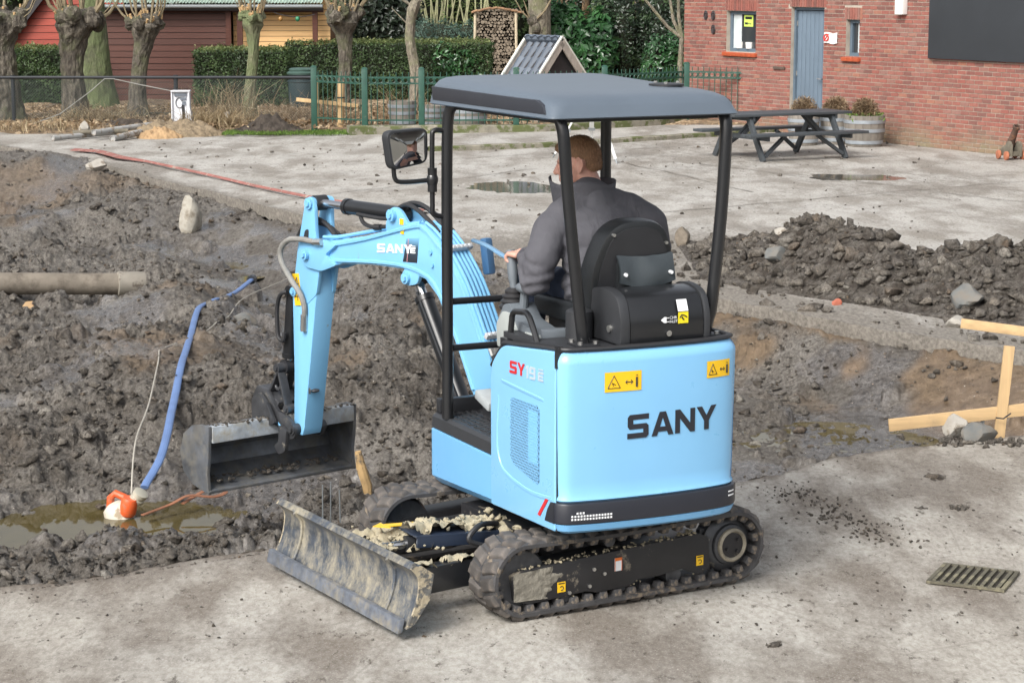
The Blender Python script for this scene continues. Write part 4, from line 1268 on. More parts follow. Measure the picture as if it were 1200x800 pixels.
mb.build("wall", MORTAR, BW, sharp=20)
mb = MB(); mb.box((0.15, 4.15, WH / 2), (0.30, 7.7, WH)); mb.box((WL - 0.15, 4.15, WH / 2), (0.3, 7.7, WH)); mb.box((WL / 2, 8.15, WH / 2), (WL, 0.3, WH)); mb.build("rear_wall", mat("plain_brick", (0.28, 0.10, 0.075), 0.9, var=0.25, scale=8), BW)
mb = MB(); mb.prism([(-0.35, WH), (8.65, WH), (4.15, WH + 2.4)], lambda a, b, d: (d, a, b), -0.3, WL + 0.3); mb.build("roof", mat("roof_tiles_far", (0.09, 0.09, 0.10), 0.7, var=0.3), BW)
CH = 0.077; BL = 0.22
full = []; rest = []
for row in range(int((WH - 0.02) / CH)):
    z = row * CH + CH / 2
    off = 0 if row % 2 else -BL / 2
    s = off
    while s < WL:
        a, b = max(0.0, s + 0.008), min(WL, s + BL - 0.008)
        segs = [(a, b)]
        for o in OPEN:
            lo, hi = o[2], o[3] + (0.23 if o is not DOOR else 0.23)
            if lo - 0.02 < z < hi:
                e0, e1 = o[0] - (0.0 if z < o[3] else 0.06), o[1] + (0.0 if z < o[3] else 0.06)
                ns = []
                for (p, q) in segs:
                    if q <= e0 or p >= e1: ns.append((p, q))
                    else:
                        if p < e0 - 0.02: ns.append((p, e0 - 0.004))
                        if q > e1 + 0.02: ns.append((e1 + 0.004, q))
                segs = ns
        for (p, q) in segs:
            if q - p < 0.02: continue
            if q - p > 0.20 and 5.0 < s < 10.2 and z < 1.52: full.append((p, q, z))
            else: rest.append((p, q, z))
        s += BL
full.sort(key=lambda r: (-r[0]) + 0.4 * abs(r[2] - 0.8))
singles, more = full[:290], full[290:]
rest += more
mb = MB(); mb.box((0, 0.0, 0), (BL - 0.016, 0.03, CH - 0.0155)); bme = mb.mesh("brick", 0, bevel=0.0)
for (p, q, z) in singles:
    o = obj_from("brick", bme, BRICK, BW); o.location = ((p + q) / 2, 0.0075 - random.uniform(0, 0.004), z); o.rotation_euler = (0, 0, random.uniform(-.012, .012))
mb = MB(); tones = []
for (p, q, z) in rest:
    mb.box(((p + q) / 2, 0.0075 - random.uniform(0, 0.004), z), (q - p, 0.03, CH - 0.0155)); tones += [random.random()] * 8
for o in OPEN:                                             # soldier courses over the openings
    s = o[0] - 0.05
    while s < o[1] + 0.03:
        mb.box((s + 0.036, 0.0055, o[3] + 0.115), (0.062, 0.033, 0.215)); tones += [random.random()] * 8; s += 0.0745
bm_ = mb.mesh("brick_courses", 0, fix=False)
at = bm_.attributes.new("tone", 'FLOAT', 'POINT'); at.data.foreach_set("value", np.array(tones, np.float32))
tag(obj_from("brick_courses", bm_, BRICK, BW), None, None, None, 'stuff')
FRM = mat("slate_blue_paint", (0.105, 0.145, 0.185), 0.4, var=0.1)
GLASS = None
t_ = NT("window_glass"); t_.set(color=(0.035, 0.04, 0.045), rough=0.04, spec=0.8); GLASS = t_.m
SILL = mat("red_sill_tile", (0.40, 0.085, 0.035), 0.5, var=0.15, scale=12, dirt=(0.25, 0.16, 0.12), dirt_amt=0.2)
WHITE = mat("white_plastic", (0.78, 0.78, 0.76), 0.4, var=0.05)
def window(o, parts):
    w, h = o[1] - o[0], o[3] - o[2]; cx, cz = (o[0] + o[1]) / 2, (o[2] + o[3]) / 2
    mb = MB(); f = 0.065
    mb.box((cx, 0.13, o[2] + f / 2), (w, 0.08, f)); mb.box((cx, 0.13, o[3] - f / 2), (w, 0.08, f))
    mb.box((o[0] + f / 2, 0.13, cz), (f, 0.078, h - 2 * f)); mb.box((o[1] - f / 2, 0.13, cz), (f, 0.078, h - 2 * f))
    win = mb.build("window", FRM, BW)
    mb = MB(); mb.box((cx, 0.14, cz), (w - 2 * f, 0.012, h - 2 * f)); mb.build("pane", GLASS, win)
    for nm, rc, m in parts:
        mb = MB(); mb.box((o[0] + w * (rc[0] + rc[1]) / 2, 0.1295, o[2] + h * (rc[2] + rc[3]) / 2), (w * (rc[1] - rc[0]), 0.006, h * (rc[3] - rc[2]))); mb.build(nm, m, win)
    mb = MB(); n = max(2, round(w / 0.17))
    for k in range(n + 1):
        mb.box((o[0] - 0.06 + (w + 0.12) * (k + 0.5) / (n + 1), 0.02, o[2] - 0.045), ((w + 0.12) / (n + 1) - 0.006, 0.19, 0.07), Matrix.Rotation(R(7), 3, 'X'))
    mb.build("sill", SILL, BW, bevel=0.006)
CURT = mat("net_curtain", (0.50, 0.55, 0.56), 0.9, var=0.15)
YEL = mat("lime_poster", (0.55, 0.72, 0.13), 0.6, var=0.03)
INK = mat("black_print", (0.015, 0.015, 0.016), 0.5, var=0.0)
window(WIN1, [("curtain", (0.07, 0.34, 0.075, 0.92), CURT), ("poster", (0.42, 0.72, 0.62, 0.9), YEL)])
win1 = [c for c in BW.children if c.name.startswith("window")][0]
mb = MB()
for (a, b, c, d) in ((0.46, 0.68, 0.80, 0.86), (0.45, 0.55, 0.67, 0.72), (0.57, 0.60, 0.68, 0.71), (0.62, 0.66, 0.675, 0.70)):
    o = WIN1; w, h = o[1] - o[0], o[3] - o[2]
    mb.box((o[0] + w * (a + b) / 2, 0.125, o[2] + h * (c + d) / 2), (w * (b - a), 0.003, h * (d - c)))
mb.build("poster_print", INK, win1)
for q in (0.30, 0.62):
    mb = MB(); o = WIN1; w = o[1] - o[0]; mb.cyl((o[0] + w * q, 0.17 - 0.05, o[2] + 0.066), (o[0] + w * q, 0.12, o[2] + 0.19), 0.07, 12, 0.08); mb.build("pot", WHITE, win1)
window(WIN2, [("curtain", (0.5, 0.84, 0.1, 0.9), CURT)])
# door
cx = (DOOR[0] + DOOR[1]) / 2; dw = DOOR[1] - DOOR[0]
mb = MB(); mb.box((DOOR[0] + 0.025, 0.12, 1.19), (0.05, 0.1, 2.38)); mb.box((DOOR[1] - 0.025, 0.12, 1.19), (0.05, 0.1, 2.38)); mb.box((cx, 0.12, 2.385), (dw, 0.1, 0.05)); mb.build("door_frame", FRM, BW)
mb = MB(); mb.box((cx, 0.15, 1.18), (dw - 0.1, 0.03, 2.34)); n = 7; pw = (dw - 0.11) / n
for k in range(n): mb.box((DOOR[0] + 0.055 + pw * (k + 0.5), 0.128, 1.18), (pw - 0.008, 0.02, 2.33))
door = mb.build("door", mat("door_paint", (0.13, 0.175, 0.225), 0.45, var=0.08, scale=3), BW, bevel=0.003)
mb = MB(); mb.box((DOOR[1] - 0.12, 0.112, 1.02), (0.04, 0.012, 0.22)); mb.tube([(DOOR[1] - 0.12, 0.11, 1.07), (DOOR[1] - 0.12, 0.06, 1.07), (DOOR[1] - 0.25, 0.055, 1.075)], 0.012, 8); mb.build("handle", mat("chrome", (0.75, 0.75, 0.74), 0.2, 1.0, var=0.02), door)
for z in (0.25, 1.15, 2.1):
    mb = MB(); mb.cyl((DOOR[0] + 0.055, 0.108, z - 0.05), (DOOR[0] + 0.055, 0.108, z + 0.05), 0.014, 8); mb.build("hinge", MATS["chrome"], door)
# big black board, lamp, strip
PANEL = mat("black_board", (0.030, 0.034, 0.040), 0.55, var=0.12, scale=2.0)
mb = MB(); mb.box((10.4, -0.045, 2.38), (5.5, 0.06, 1.62)); mb.build("black_panel", PANEL, BW, bevel=0.004)
mb = MB(); mb.box((6.89, -0.07, 2.50), (0.21, 0.12, 0.36)); mb.box((6.89, -0.075, 2.66), (0.24, 0.15, 0.03)); mb.build("wall_lamp", WHITE, BW, bevel=0.01)
mb = MB(); mb.box((3.28, -0.025, 1.24), (0.36, 0.03, 0.05)); mb.build("name_strip", mat("bronze_strip", (0.10, 0.075, 0.06), 0.6), BW)
# three small oval wall ornaments
BRONZE = mat("dark_iron_ornament", (0.035, 0.028, 0.030), 0.5, var=0.3)
ORN = None
for i, (s, z, lb) in enumerate(((0.78, 2.21, 'leftmost of three dark oval ornaments on the brick wall'), (1.04, 2.21, 'upper right of three dark oval ornaments, beside the window'), (1.05, 1.93, 'lowest of three dark oval ornaments on the brick wall'))):
    p = BW.matrix_basis @ Vector((s, 0, 0)) if False else Matrix.Translation((3.565, 44.57, 0)) @ Matrix.Rotation(math.atan2(-0.866, 0.5), 4, 'Z') @ Vector((s, -0.02, z))
    t = empty("wall_ornament", p, math.atan2(-0.866, 0.5), lb, 'ornament', 'oval ornaments beside the window')
    mb = MB(); mb.tube([(0.055 * math.cos(a), 0, 0.085 * math.sin(a)) for a in np.linspace(0, 2 * PI, 18)], 0.013, 6, False); mb.build("oval_rim", BRONZE, t)
    mb = MB(); mb.ell((0, 0, -0.02), (0.02, 0.018, 0.06)); mb.ell((0, -0.005, 0.045), (0.025, 0.02, 0.025)); mb.build("figure", BRONZE, t)
# little white and red flag sign by the door
t = empty("wall_notice", Matrix.Translation((3.565, 44.57, 0)) @ Matrix.Rotation(math.atan2(-0.866, 0.5), 4, 'Z') @ Vector((4.86, -0.03, 1.85)), math.atan2(-0.866, 0.5), 'small white notice with red ring print beside the door', 'sign')
mb = MB(); mb.sheet([[(-0.20 + 0.4 * i / 8, -0.012 * math.sin(i * 1.1), z + 0.012 * math.sin(i * 0.9)) for i in range(9)] for z in (-0.1, 0.1)]); mb.build("notice_sheet", WHITE, t, fix=False)
REDP = mat("red_print", (0.62, 0.03, 0.02), 0.5, var=0.02)
mb = MB(); mb.tube([(-0.11 + 0.065 * math.cos(a), -0.022, 0.01 + 0.06 * math.sin(a)) for a in np.linspace(0, 2 * PI, 16)], 0.013, 5, False); mb.bar((-0.17, -0.022, -0.06), (-0.05, -0.022, 0.08), 0.02, 0.01); mb.build("red_ring", REDP, t)

# ------------------------------------------------------------------ roofed garden well
Yw2 = 43.6
t = empty("garden_well", (X(632, Yw2) + 0.1, Yw2 + 0.35, 0.1), R(41), 'small roofed garden well with dark tiles and pale barge boards', 'well')
hw = 0.70; zr = 1.72 - 0.1; ze = 0.80; Lr = 0.52
TILE = mat("blue_grey_tile", (0.085, 0.105, 0.135), 0.55, var=0.15, scale=6, objvar=0.15)
BARGE = mat("grey_barge_board", (0.36, 0.32, 0.28), 0.85, var=0.25, scale=6, stretch=(2, 2, 0.6))
BARGET = mat("pale_lead_strip", (0.62, 0.62, 0.56), 0.6, var=0.15)
sl = math.atan2(zr - ze, hw); slen = math.hypot(hw, zr - ze)
# gable faces along local -y (toward camera-right), ridge along local y
tb = MB(); g = []
nu = 8
for j in range(4):
    v = j / 3; row = []
    for i in range(nu + 1):
        u = i / nu; row.append((u * 0.21, v * 0.36, 0.022 * math.cos(u * 2 * PI) + 0.018 * (1 - v)))
    g.append(row)
tb.sheet(g); g2 = [[(x, y, z - 0.015) for x, y, z in r] for r in g]; tb.sheet(g2)
tb.add([g[0][i] for i in range(nu + 1)] + [g2[0][i] for i in range(nu + 1)], [(i, i + 1, nu + 2 + i, nu + 1 + i) for i in range(nu)])
tme = tb.mesh("roof_tile", 60)
for s in (-1, 1):
    for r in range(4):
        for c in range(5):
            o = obj_from("roof_tile", tme, TILE, t)
            # local tile: x along ridge, y up-slope
            ex = Vector((0, -s, 0)); ey = Vector((-s * math.cos(sl), 0, math.sin(sl))); ez = ex.cross(ey)
            Mr = Matrix((ex, ey, ez)).transposed().to_4x4()
            base = Vector((s * hw, s * Lr, ze)) + ex * (c * 0.208) + ey * (r * 0.275) + ez * 0.03
            o.matrix_basis = Matrix.Translation(base) @ Mr
mb = MB(); mb.prism([(-hw + 0.05, ze), (hw - 0.05, ze), (0, zr - 0.06)], lambda a, b, d: (a, d, b), -Lr + 0.08, Lr - 0.08); mb.build("roof_core", DARKW, t)
mb = MB()
for k in range(5):
    y0 = -Lr + 0.02 + k * 0.208; mb.tube([(0, y0, zr + 0.02), (0, y0 + 0.2, zr + 0.025)], [0.07, 0.075], 10)
mb.build("ridge_tile", TILE, t)
for y in (-Lr - 0.02, Lr + 0.02):
    for s in (-1, 1):
        mb = MB(); mb.bar((0.0, y, zr - 0.035), (s * (hw + 0.08), y, ze - 0.14), 0.035, 0.17, Vector((s, 0, 1))); mb.build("barge_board", BARGE, t)
        mb = MB(); mb.bar((0.0, y, zr + 0.075), (s * (hw + 0.12), y, ze - 0.07), 0.06, 0.03, Vector((s, 0, 1))); mb.build("edge_strip", BARGET, t)
for sx in (-1, 1):
    for sy in (-1, 1):
        mb = MB(); mb.box((sx * (hw - 0.18), sy * (Lr - 0.1), ze / 2), (0.09, 0.09, ze)); mb.build("post", BARGE, t)
mb = MB(); mb.lathe([(0.50, 0), (0.50, 0.5), (0.38, 0.52), (0.36, 0.1)], 20); mb.build("well_ring", mat("well_stone", (0.30, 0.28, 0.25), 0.9, var=0.3), t)

# ------------------------------------------------------------------ surveying tripod
HT = 1.20
t = empty("surveying_tripod", (1.30, 35.6, 0), 0, 'white and aluminium surveying tripod standing on the yard behind the operator', 'tripod')
ALU = mat("white_alu", (0.70, 0.71, 0.70), 0.4, 0.2, var=0.08)
hd = Vector((0.02, 0, HT))
mb = MB(); mb.lathe([(0.07, HT - 0.02), (0.08, HT), (0.08, HT + 0.03), (0.05, HT + 0.04)], 16); mb.build("head", ALU, t)
for ft in ((-0.62, 0.1, 0), (0.40, -1.1, 0), (0.06, 0.75, 0)):
    f = Vector(ft); d = (f - hd)
    m1 = hd + d * 0.62
    mb = MB()
    side = Vector((-d.y, d.x, 0)).normalized() * 0.035
    mb.bar(hd + side, m1 + side * 0.8, 0.02, 0.03); mb.bar(hd - side, m1 - side * 0.8, 0.02, 0.03); mb.bar(hd + d * 0.5, f - d * 0.06, 0.045, 0.03)
    lg = mb.build("leg", ALU, t)
    mb = MB(); mb.box(m1, (0.11, 0.06, 0.05)); mb.build("clamp", GREYM, lg)
    mb = MB(); mb.cyl(f - d * 0.06, f, 0.02, 8, 0.006); mb.build("foot", GREYM, lg)

# ------------------------------------------------------------------ picnic table
t = empty("picnic_table", (4.50, 35.85, 0), R(27), 'dark grey picnic table with attached benches before the brick wall', 'picnic table')
PT = mat("charcoal_plank", (0.052, 0.060, 0.067), 0.5, var=0.18, scale=4, stretch=(0.5, 4, 4), bump=0.15, bscale=30)
L = 2.35
def plank(name, x0, x1, y, z, w, h, bev=0.008):
    mb = MB(); mb.box(((x0 + x1) / 2, y, z), (x1 - x0, w, h)); mb.build(name, PT, t, bevel=bev)
for k in range(5): plank("top_plank", -L / 2, L / 2, -0.32 + 0.16 * k, 0.74, 0.152, 0.045)
for s in (-1, 1):
    for k in range(2): plank("seat_plank", -L / 2, L / 2, s * (0.66 + 0.15 * k), 0.44, 0.142, 0.045)
for x in (-0.82, 0.82):
    plank_y = 0
    mb = MB(); mb.box((x + 0.05, 0, 0.68), (0.045, 0.74, 0.08)); mb.build("top_beam", PT, t)
    mb = MB(); mb.box((x + 0.05, 0, 0.38), (0.045, 1.62, 0.075)); mb.build("seat_beam", PT, t)
    for s in (-1, 1):
        mb = MB(); mb.bar((x, s * 0.74, 0.0), (x, s * 0.28, 0.70), 0.05, 0.11, Vector((0, 1, 0))); mb.build("leg", PT, t, bevel=0.006)
        mb = MB(); mb.bar((x + (0.04 if x < 0 else -0.04), s * 0.70, 0.08), (x + (0.50 if x < 0 else -0.50), s * 0.60, 0.40), 0.045, 0.08, Vector((0, 1, 0))); mb.build("brace", PT, t)
        mb = MB(); mb.bar((x + (0.04 if x < 0 else -0.04), s * 0.06, 0.40), (x + (0.36 if x < 0 else -0.36), s * 0.05, 0.71), 0.045, 0.07, Vector((0, 1, 0))); mb.build("brace", PT, t)

# ------------------------------------------------------------------ small garden cannon
t = empty("garden_cannon", (8.28, 35.35, 0), R(-78), 'small rusty ornamental cannon on wooden carriage by the wall', 'cannon')
RUST = mat("rusty_iron", (0.085, 0.050, 0.036), 0.8, var=0.4, scale=14, dirt=(0.20, 0.09, 0.045), dirt_amt=0.35)
CARR = mat("old_carriage_wood", (0.14, 0.125, 0.095), 0.9, var=0.4, scale=9)
WHE = mat("terracotta_wheel", (0.36, 0.13, 0.07), 0.8, var=0.25)
ax_ = Vector((0.55, 0.0, 0.78)).normalized()
Mb = Matrix.Translation((-0.06, 0, 0.27)) @ rot_to(ax_).to_4x4()
mb = MB(); mb.lathe([(0.03, -0.13), (0.05, -0.11), (0.075, -0.06), (0.075, 0.02), (0.065, 0.04), (0.055, 0.20), (0.048, 0.30), (0.062, 0.315), (0.062, 0.36), (0.034, 0.362), (0.034, 0.2)], 18, Mb); mb.build("barrel", RUST, t)
for s in (-1, 1):
    mb = MB(); mb.prism([(-0.28, 0.06), (0.17, 0.06), (0.17, 0.25), (0.10, 0.31), (0.02, 0.31), (-0.05, 0.24), (-0.16, 0.20), (-0.28, 0.13)], lambda a, b, d: (a, d, b), s * 0.085 - 0.02, s * 0.085 + 0.02); mb.build("cheek", CARR, t, bevel=0.004)
mb = MB(); mb.box((0.12, 0, 0.11), (0.05, 0.15, 0.07)); mb.box((-0.2, 0, 0.1), (0.05, 0.15, 0.05)); mb.build("transom", CARR, t)
for x in (0.10, -0.20):
    mb = MB(); mb.cyl((x, -0.16, 0.075), (x, 0.16, 0.075), 0.018, 8); mb.build("axle", RUST, t)
    for s in (-1, 1):
        mb = MB(); mb.cyl((x, s * 0.125, 0.075), (x, s * 0.165, 0.075), 0.075, 18); mb.build("wheel", WHE, t, bevel=0.006)

# ------------------------------------------------------------------ white meter cabinet
t = empty("meter_cabinet", (X(214, 42.2), 42.2, 0.02), 0, 'white open meter cabinet post in front of the wire fence', 'cabinet')
CAB = mat("cabinet_white", (0.66, 0.68, 0.72), 0.5, var=0.08, dirt=(0.35, 0.33, 0.28), dirt_amt=0.15)
hc = 0.74
mb = MB()
mb.box((0, -0.02, hc / 2), (0.33, 0.02, hc)); mb.box((-0.175, 0.02, hc / 2), (0.022, 0.2, hc)); mb.box((0, 0.01, hc + 0.01), (0.38, 0.22, 0.025))
mb.prism([(0.15, 0), (0.33, 0), (0.22, 0.22), (0.175, 0.45), (0.175, hc), (0.15, hc)], lambda a, b, d: (a, d, b), -0.08, 0.115)
mb.build("housing", CAB, t, bevel=0.006)
mb = MB(); mb.box((0.0, -0.04, 0.68), (0.24, 0.04, 0.06)); mb.box((0.05, -0.04, 0.60), (0.12, 0.04, 0.05)); mb.box((0.06, -0.04, 0.51), (0.07, 0.035, 0.07)); mb.build("switch_gear", mat("switchgear", (0.12, 0.14, 0.17), 0.5, var=0.3), t)
mb = MB()
mb.tube([(-0.03 + 0.07 * math.cos(a), -0.045, 0.52 + 0.10 * math.sin(a)) for a in np.linspace(0.4, 5.6, 14)], 0.008, 5)
for k in range(3): mb.tube([(0.02 + 0.02 * k, -0.045, 0.5), (0.03 + 0.02 * k, -0.045, 0.3), (0.02 + 0.015 * k, -0.045, 0.10)], 0.008, 5)
mb.build("cable", BLK, t)
# thin pale cable sagging over the fence
P = [(X(30, 42), 42.2, 0.08), (X(70, 42.3), 42.45, 0.30), (X(105, 42.4), 42.55, 0.72), (X(125, 42.5), 42.56, 0.99), (X(135, 42.5), 42.56, 0.99), (X(165, 42.4), 42.5, 0.88), (X(203, 42.2), 42.2, 0.77)]
mb = MB(); mb.tube(P, 0.009, 6)
tag(mb.build("supply_cable", mat("grey_cable", (0.24, 0.24, 0.22), 0.7), sharp=0), 'thin grey cable draped over the fence rail to the white cabinet', 'cable')

# ------------------------------------------------------------------ waste pipes, rubble and mounds along the verge
PVC = mat("grey_pvc", (0.34, 0.34, 0.33), 0.55, var=0.2, scale=5, dirt=(0.20, 0.16, 0.12), dirt_amt=0.4)
def pipe_thing(name, a, b, r, m, label, n=16, wall=0.9, group=None):
    a, b = Vector(a), Vector(b)
    t = empty(name, a, 0, label, 'pipe', group); d = b - a
    M = rot_to(d).to_4x4(); Lp = d.length
    mb = MB(); mb.lathe([(r * wall, 0.3 * r), (r * wall, 0), (r, 0), (r, Lp), (r * wall, Lp), (r * wall, Lp - 1.2 * r)], n, M); mb.build("tube", m, t)
    return t, M, Lp
pipe_thing("waste_pipe", (-7.75, 39.6, 0.14), (-6.75, 41.3, 0.20), 0.055, PVC, 'pale grey plastic pipe lying on top of the pipe pile', group='old pipes before the fence')
pipe_thing("waste_pipe", (-8.45, 39.3, 0.06), (-7.55, 40.7, 0.07), 0.05, PVC, 'long grey pipe at the bottom left of the pipe pile', group='old pipes before the fence')
pipe_thing("waste_pipe", (-7.35, 39.3, 0.05), (-7.0, 40.3, 0.10), 0.06, PVC, 'short thick pipe stub at the right of the pipe pile', group='old pipes before the fence')
pipe_thing("waste_pipe", (-8.2, 39.9, 0.12), (-7.2, 40.1, 0.14), 0.04, CARR, 'brown rotten pole across the pipe pile', group='old pipes before the fence')
def stone(name, c, r, m, label, seed, cat='stone', group=None, flat=0.7):
    bm = bmesh.new(); bmesh.ops.create_icosphere(bm, subdivisions=3, radius=1.0)
    for v in bm.verts:
        p = v.co * 1.1 + Vector((seed * 3.1, seed, 0))
        q = 1 + 0.30 * mnoise.noise(p) + 0.12 * mnoise.noise(p * 2.6)
        v.co = v.co * q
        # flat chips
        for k in range(6):
            nrm = Vector((math.sin(seed * 1.7 + k * 2.1), math.cos(seed * 2.3 + k * 1.3), math.sin(k * 2.9 + seed))).normalized()
            e = v.co.dot(nrm) - (0.62 if k < 3 else 0.72)
            if e > 0: v.co -= nrm * e
        v.co = Vector((v.co.x * r[0], v.co.y * r[1], v.co.z * r[2]))
    me_ = bpy.data.meshes.new(name); bm.to_mesh(me_); bm.free()
    for p in me_.polygons: p.use_smooth = True
    me_.set_sharp_from_angle(angle=R(32))
    o = obj_from(name, me_, m); o.location = c; o.rotation_euler = (0, 0, seed)
    return tag(o, label, cat, group)
STONE = mat("pale_rubble", (0.33, 0.31, 0.275), 0.9, var=0.25, scale=7, bump=0.5, bscale=30, bdist=0.01, dirt=(0.17, 0.145, 0.115), dirt_amt=0.35)
STONEB = mat("bluish_rubble", (0.125, 0.132, 0.130), 0.85, var=0.25, scale=9, bump=0.4, bscale=30, bdist=0.01, dirt=(0.16, 0.14, 0.115), dirt_amt=0.65, dirt_soft=0.25)
OCHRE = mat("ochre_rubble", (0.34, 0.225, 0.12), 0.9, var=0.25, scale=9, bump=0.4, bscale=30, dirt=(0.17, 0.13, 0.09), dirt_amt=0.35)
stone("rubble_stone", (X(101, 40.8), 40.8, 0.14), (0.13, 0.12, 0.14), STONE, 'grey stone behind the pipe pile', 1.3)

def mound(name, cx, cy, rx, ry, h, m, label, seed, n=70, kind='structure', clods=0, cat=None, base=0.0):
    u = np.linspace(-1.15, 1.15, n)
    XX, YY = np.meshgrid(u, u)
    d = np.hypot(XX, YY)
    zz = h * np.clip(1 - d ** 1.7, -0.4, 1)
    px_ = cx + XX * rx; py_ = cy + YY * ry
    zz = zz * (1 + 0.30 * fbm(px_ * 1.7, py_ * 1.7, 3, seed)) + 0.16 * h * fbm(px_ * 5, py_ * 5, 4, seed + 3) + 0.035 * fbm(px_ * 14, py_ * 14, 3, seed + 4)
    zz = zz + base - 0.10 * sstep(0.95, 1.15, d)
    o = obj_from(name, np_mesh(name, np.stack([px_, py_, zz], -1).reshape(-1, 3), grid_faces(n, n)), m)
    tag(o, label, cat, None, kind)
    return lambda x, y: float(np.interp(0, [0], [0])) + float(zz[int(np.clip(round(((y - cy) / ry + 1.15) / 2.3 * (n - 1)), 0, n - 1)), int(np.clip(round(((x - cx) / rx + 1.15) / 2.3 * (n - 1)), 0, n - 1))])
DEBRIS = mat("dry_debris", (0.22, 0.17, 0.11), 1.0, var=0.45, scale=9, bump=0.9, bscale=30, bdist=0.03)
DARKSOIL = mat("dark_garden_soil", (0.050, 0.040, 0.032), 1.0, var=0.4, scale=9, bump=0.9, bscale=30, bdist=0.03)
zf1 = mound("debris_mound", X(205, 40.9), 40.9, 1.0, 0.7, 0.26, DEBRIS, 'brown debris mound at the foot of the white cabinet', 5)
mound("debris_mound", X(190, 40.3), 40.2, 0.45, 0.3, 0.18, mat("ochre_sand", (0.33, 0.22, 0.12), 1.0, var=0.3, bump=0.6, bscale=25), 'small ochre sand heap beside the debris mound', 6)
zf2 = mound("soil_mound", X(316, 41.4), 41.4, 0.75, 0.5, 0.30, DARKSOIL, 'dark soil mound on the verge left of the wooden stakes', 7)
mound("soil_mound", X(150, 42.0), 42.0, 0.6, 0.4, 0.22, DARKSOIL, 'dark soil mound behind the pipe pile', 8)
r_ = np.random.default_rng(4)
def tuft(name, px, Y, n, h, spread, m, label, seed, z=0.05, cat='plant', lean=0.5, width=0.006, group=None, single=True):
    q = np.random.default_rng(seed); x0 = X(px, Y)
    P0 = np.stack([x0 + q.normal(0, spread, n), Y + q.normal(0, spread * 0.5, n), np.full(n, z)], 1)
    d = np.stack([q.normal(0, lean, n), q.normal(0, lean, n), np.ones(n)], 1); d /= np.linalg.norm(d, axis=1, keepdims=True)
    Lh = h * q.uniform(0.4, 1.15, (n, 1)); sd = np.cross(d, q.standard_normal((n, 3))); sd /= np.linalg.norm(sd, axis=1, keepdims=True)
    bend = np.stack([q.normal(0, 0.3, n), q.normal(0, 0.3, n), -np.abs(q.normal(0, 0.25, n))], 1) * Lh
    p1 = P0 + d * Lh * 0.55; p2 = P0 + d * Lh + bend
    w_ = width
    V = np.stack([P0 - sd * w_, P0 + sd * w_, p1 + sd * w_ * 0.8, p1 - sd * w_ * 0.8, p2 + sd * w_ * 0.25, p2 - sd * w_ * 0.25], 1).reshape(-1, 3)
    i = np.arange(n) * 6
    F = np.stack([np.stack([i, i + 1, i + 2, i + 3], 1), np.stack([i + 3, i + 2, i + 4, i + 5], 1)], 1).reshape(-1, 4)
    me_ = np_mesh(name, V, F, smooth=False)
    at = me_.attributes.new("tone", 'FLOAT', 'POINT'); at.data.foreach_set("value", np.repeat(q.random(n), 6).astype(np.float32))
    return tag(obj_from(name, me_, m), label, cat if single else None, group, None if single else 'stuff')
tuft("dry_grass_tuft", 112, 43.2, 520, 0.50, 0.5, STRAW, 'dry straw coloured grass at the mossy trunk and second willow', 21, lean=0.45)
tuft("dry_grass_tuft", 253, 42.0, 800, 0.50, 0.33, STRAW, 'dry straw coloured grass right of the white cabinet', 22)
tuft("dry_grass_tuft", 40, 41.6, 420, 0.28, 0.7, STRAW, 'dry straw coloured grass around the left fence post', 23)
tuft("dry_twig_bush", 272, 43.4, 260, 1.0, 0.28, STRAW, 'pale dry twiggy bush before the middle hedge', 24, lean=0.35, width=0.007)
tuft("dry_twig_bush", 348, 43.4, 500, 0.7, 0.5, DRY, 'tangle of dry brown twigs below the rain barrel', 25, lean=0.8)
tuft("dry_twig_bush", 385, 43.2, 350, 0.6, 0.4, DRY, 'tangle of dry brown twigs behind the wooden stakes', 26, lean=0.8)
tuft("dry_twig_bush", 470, 42.6, 220, 0.8, 0.25, TWIG and DRY, 'dry twigs standing in the tub by the crooked tree', 27, lean=0.3)
q = np.random.default_rng(91); n = 2600
P0 = np.stack([q.uniform(X(262, 40.8), X(415, 40.8), n), q.uniform(40.5, 41.4, n), np.full(n, 0.02)], 1)
leaves("verge_grass", P0 + np.array([0, 0, 0.03]), np.cross(np.stack([q.normal(0, .4, n), q.normal(0, .4, n), np.ones(n)], 1), q.standard_normal((n, 3))), 0.045, GREENGRASS, None, 'stuff', 'green grass strip along the yard edge', 0.13, 0.1, 92)
n = 5200
P0 = np.stack([q.uniform(X(-30, 44), X(470, 44), n), q.uniform(41.2, 47.8, n), q.uniform(0.12, 0.19, n)], 1)
leaves("fallen_leaves", P0, np.tile([0, 0, 1], (n, 1)), 0.05, DRY, None, 'stuff', 'brown fallen leaves over the soil below the hedges', 0.6, 0.5, 93)
n = 1600
P0 = np.stack([q.uniform(X(420, 43), X(620, 43), n), q.uniform(41.6, 47, n), q.uniform(0.14, 0.2, n)], 1)
leaves("fallen_leaves", P0, np.tile([0, 0, 1], (n, 1)), 0.05, DRY, None, 'stuff', 'brown fallen leaves behind the green fence', 0.6, 0.5, 94)
# timber edging of the leaf bed
mb = MB(); mb.box((0, 0, 0), (X(352, 44.6) - X(125, 44.6), 0.12, 0.16))
o = mb.build("timber_edging", mat("rotten_timber", (0.12, 0.105, 0.075), 0.95, var=0.35, scale=3, stretch=(0.4, 3, 3)), bevel=0.01); o.location = ((X(352, 44.6) + X(125, 44.6)) / 2, 44.6, 0.12); tag(o, 'low dark timber edging in front of the leaf bed', 'edging')
o = MB().cyl((0, 0, 0), (0, 0, 0.34), 0.06, 12).build("concrete_peg", STONE, bevel=0.008); o.location = (X(268, 42.2), 42.2, 0.02); tag(o, 'small grey concrete peg right of the white cabinet', 'peg')

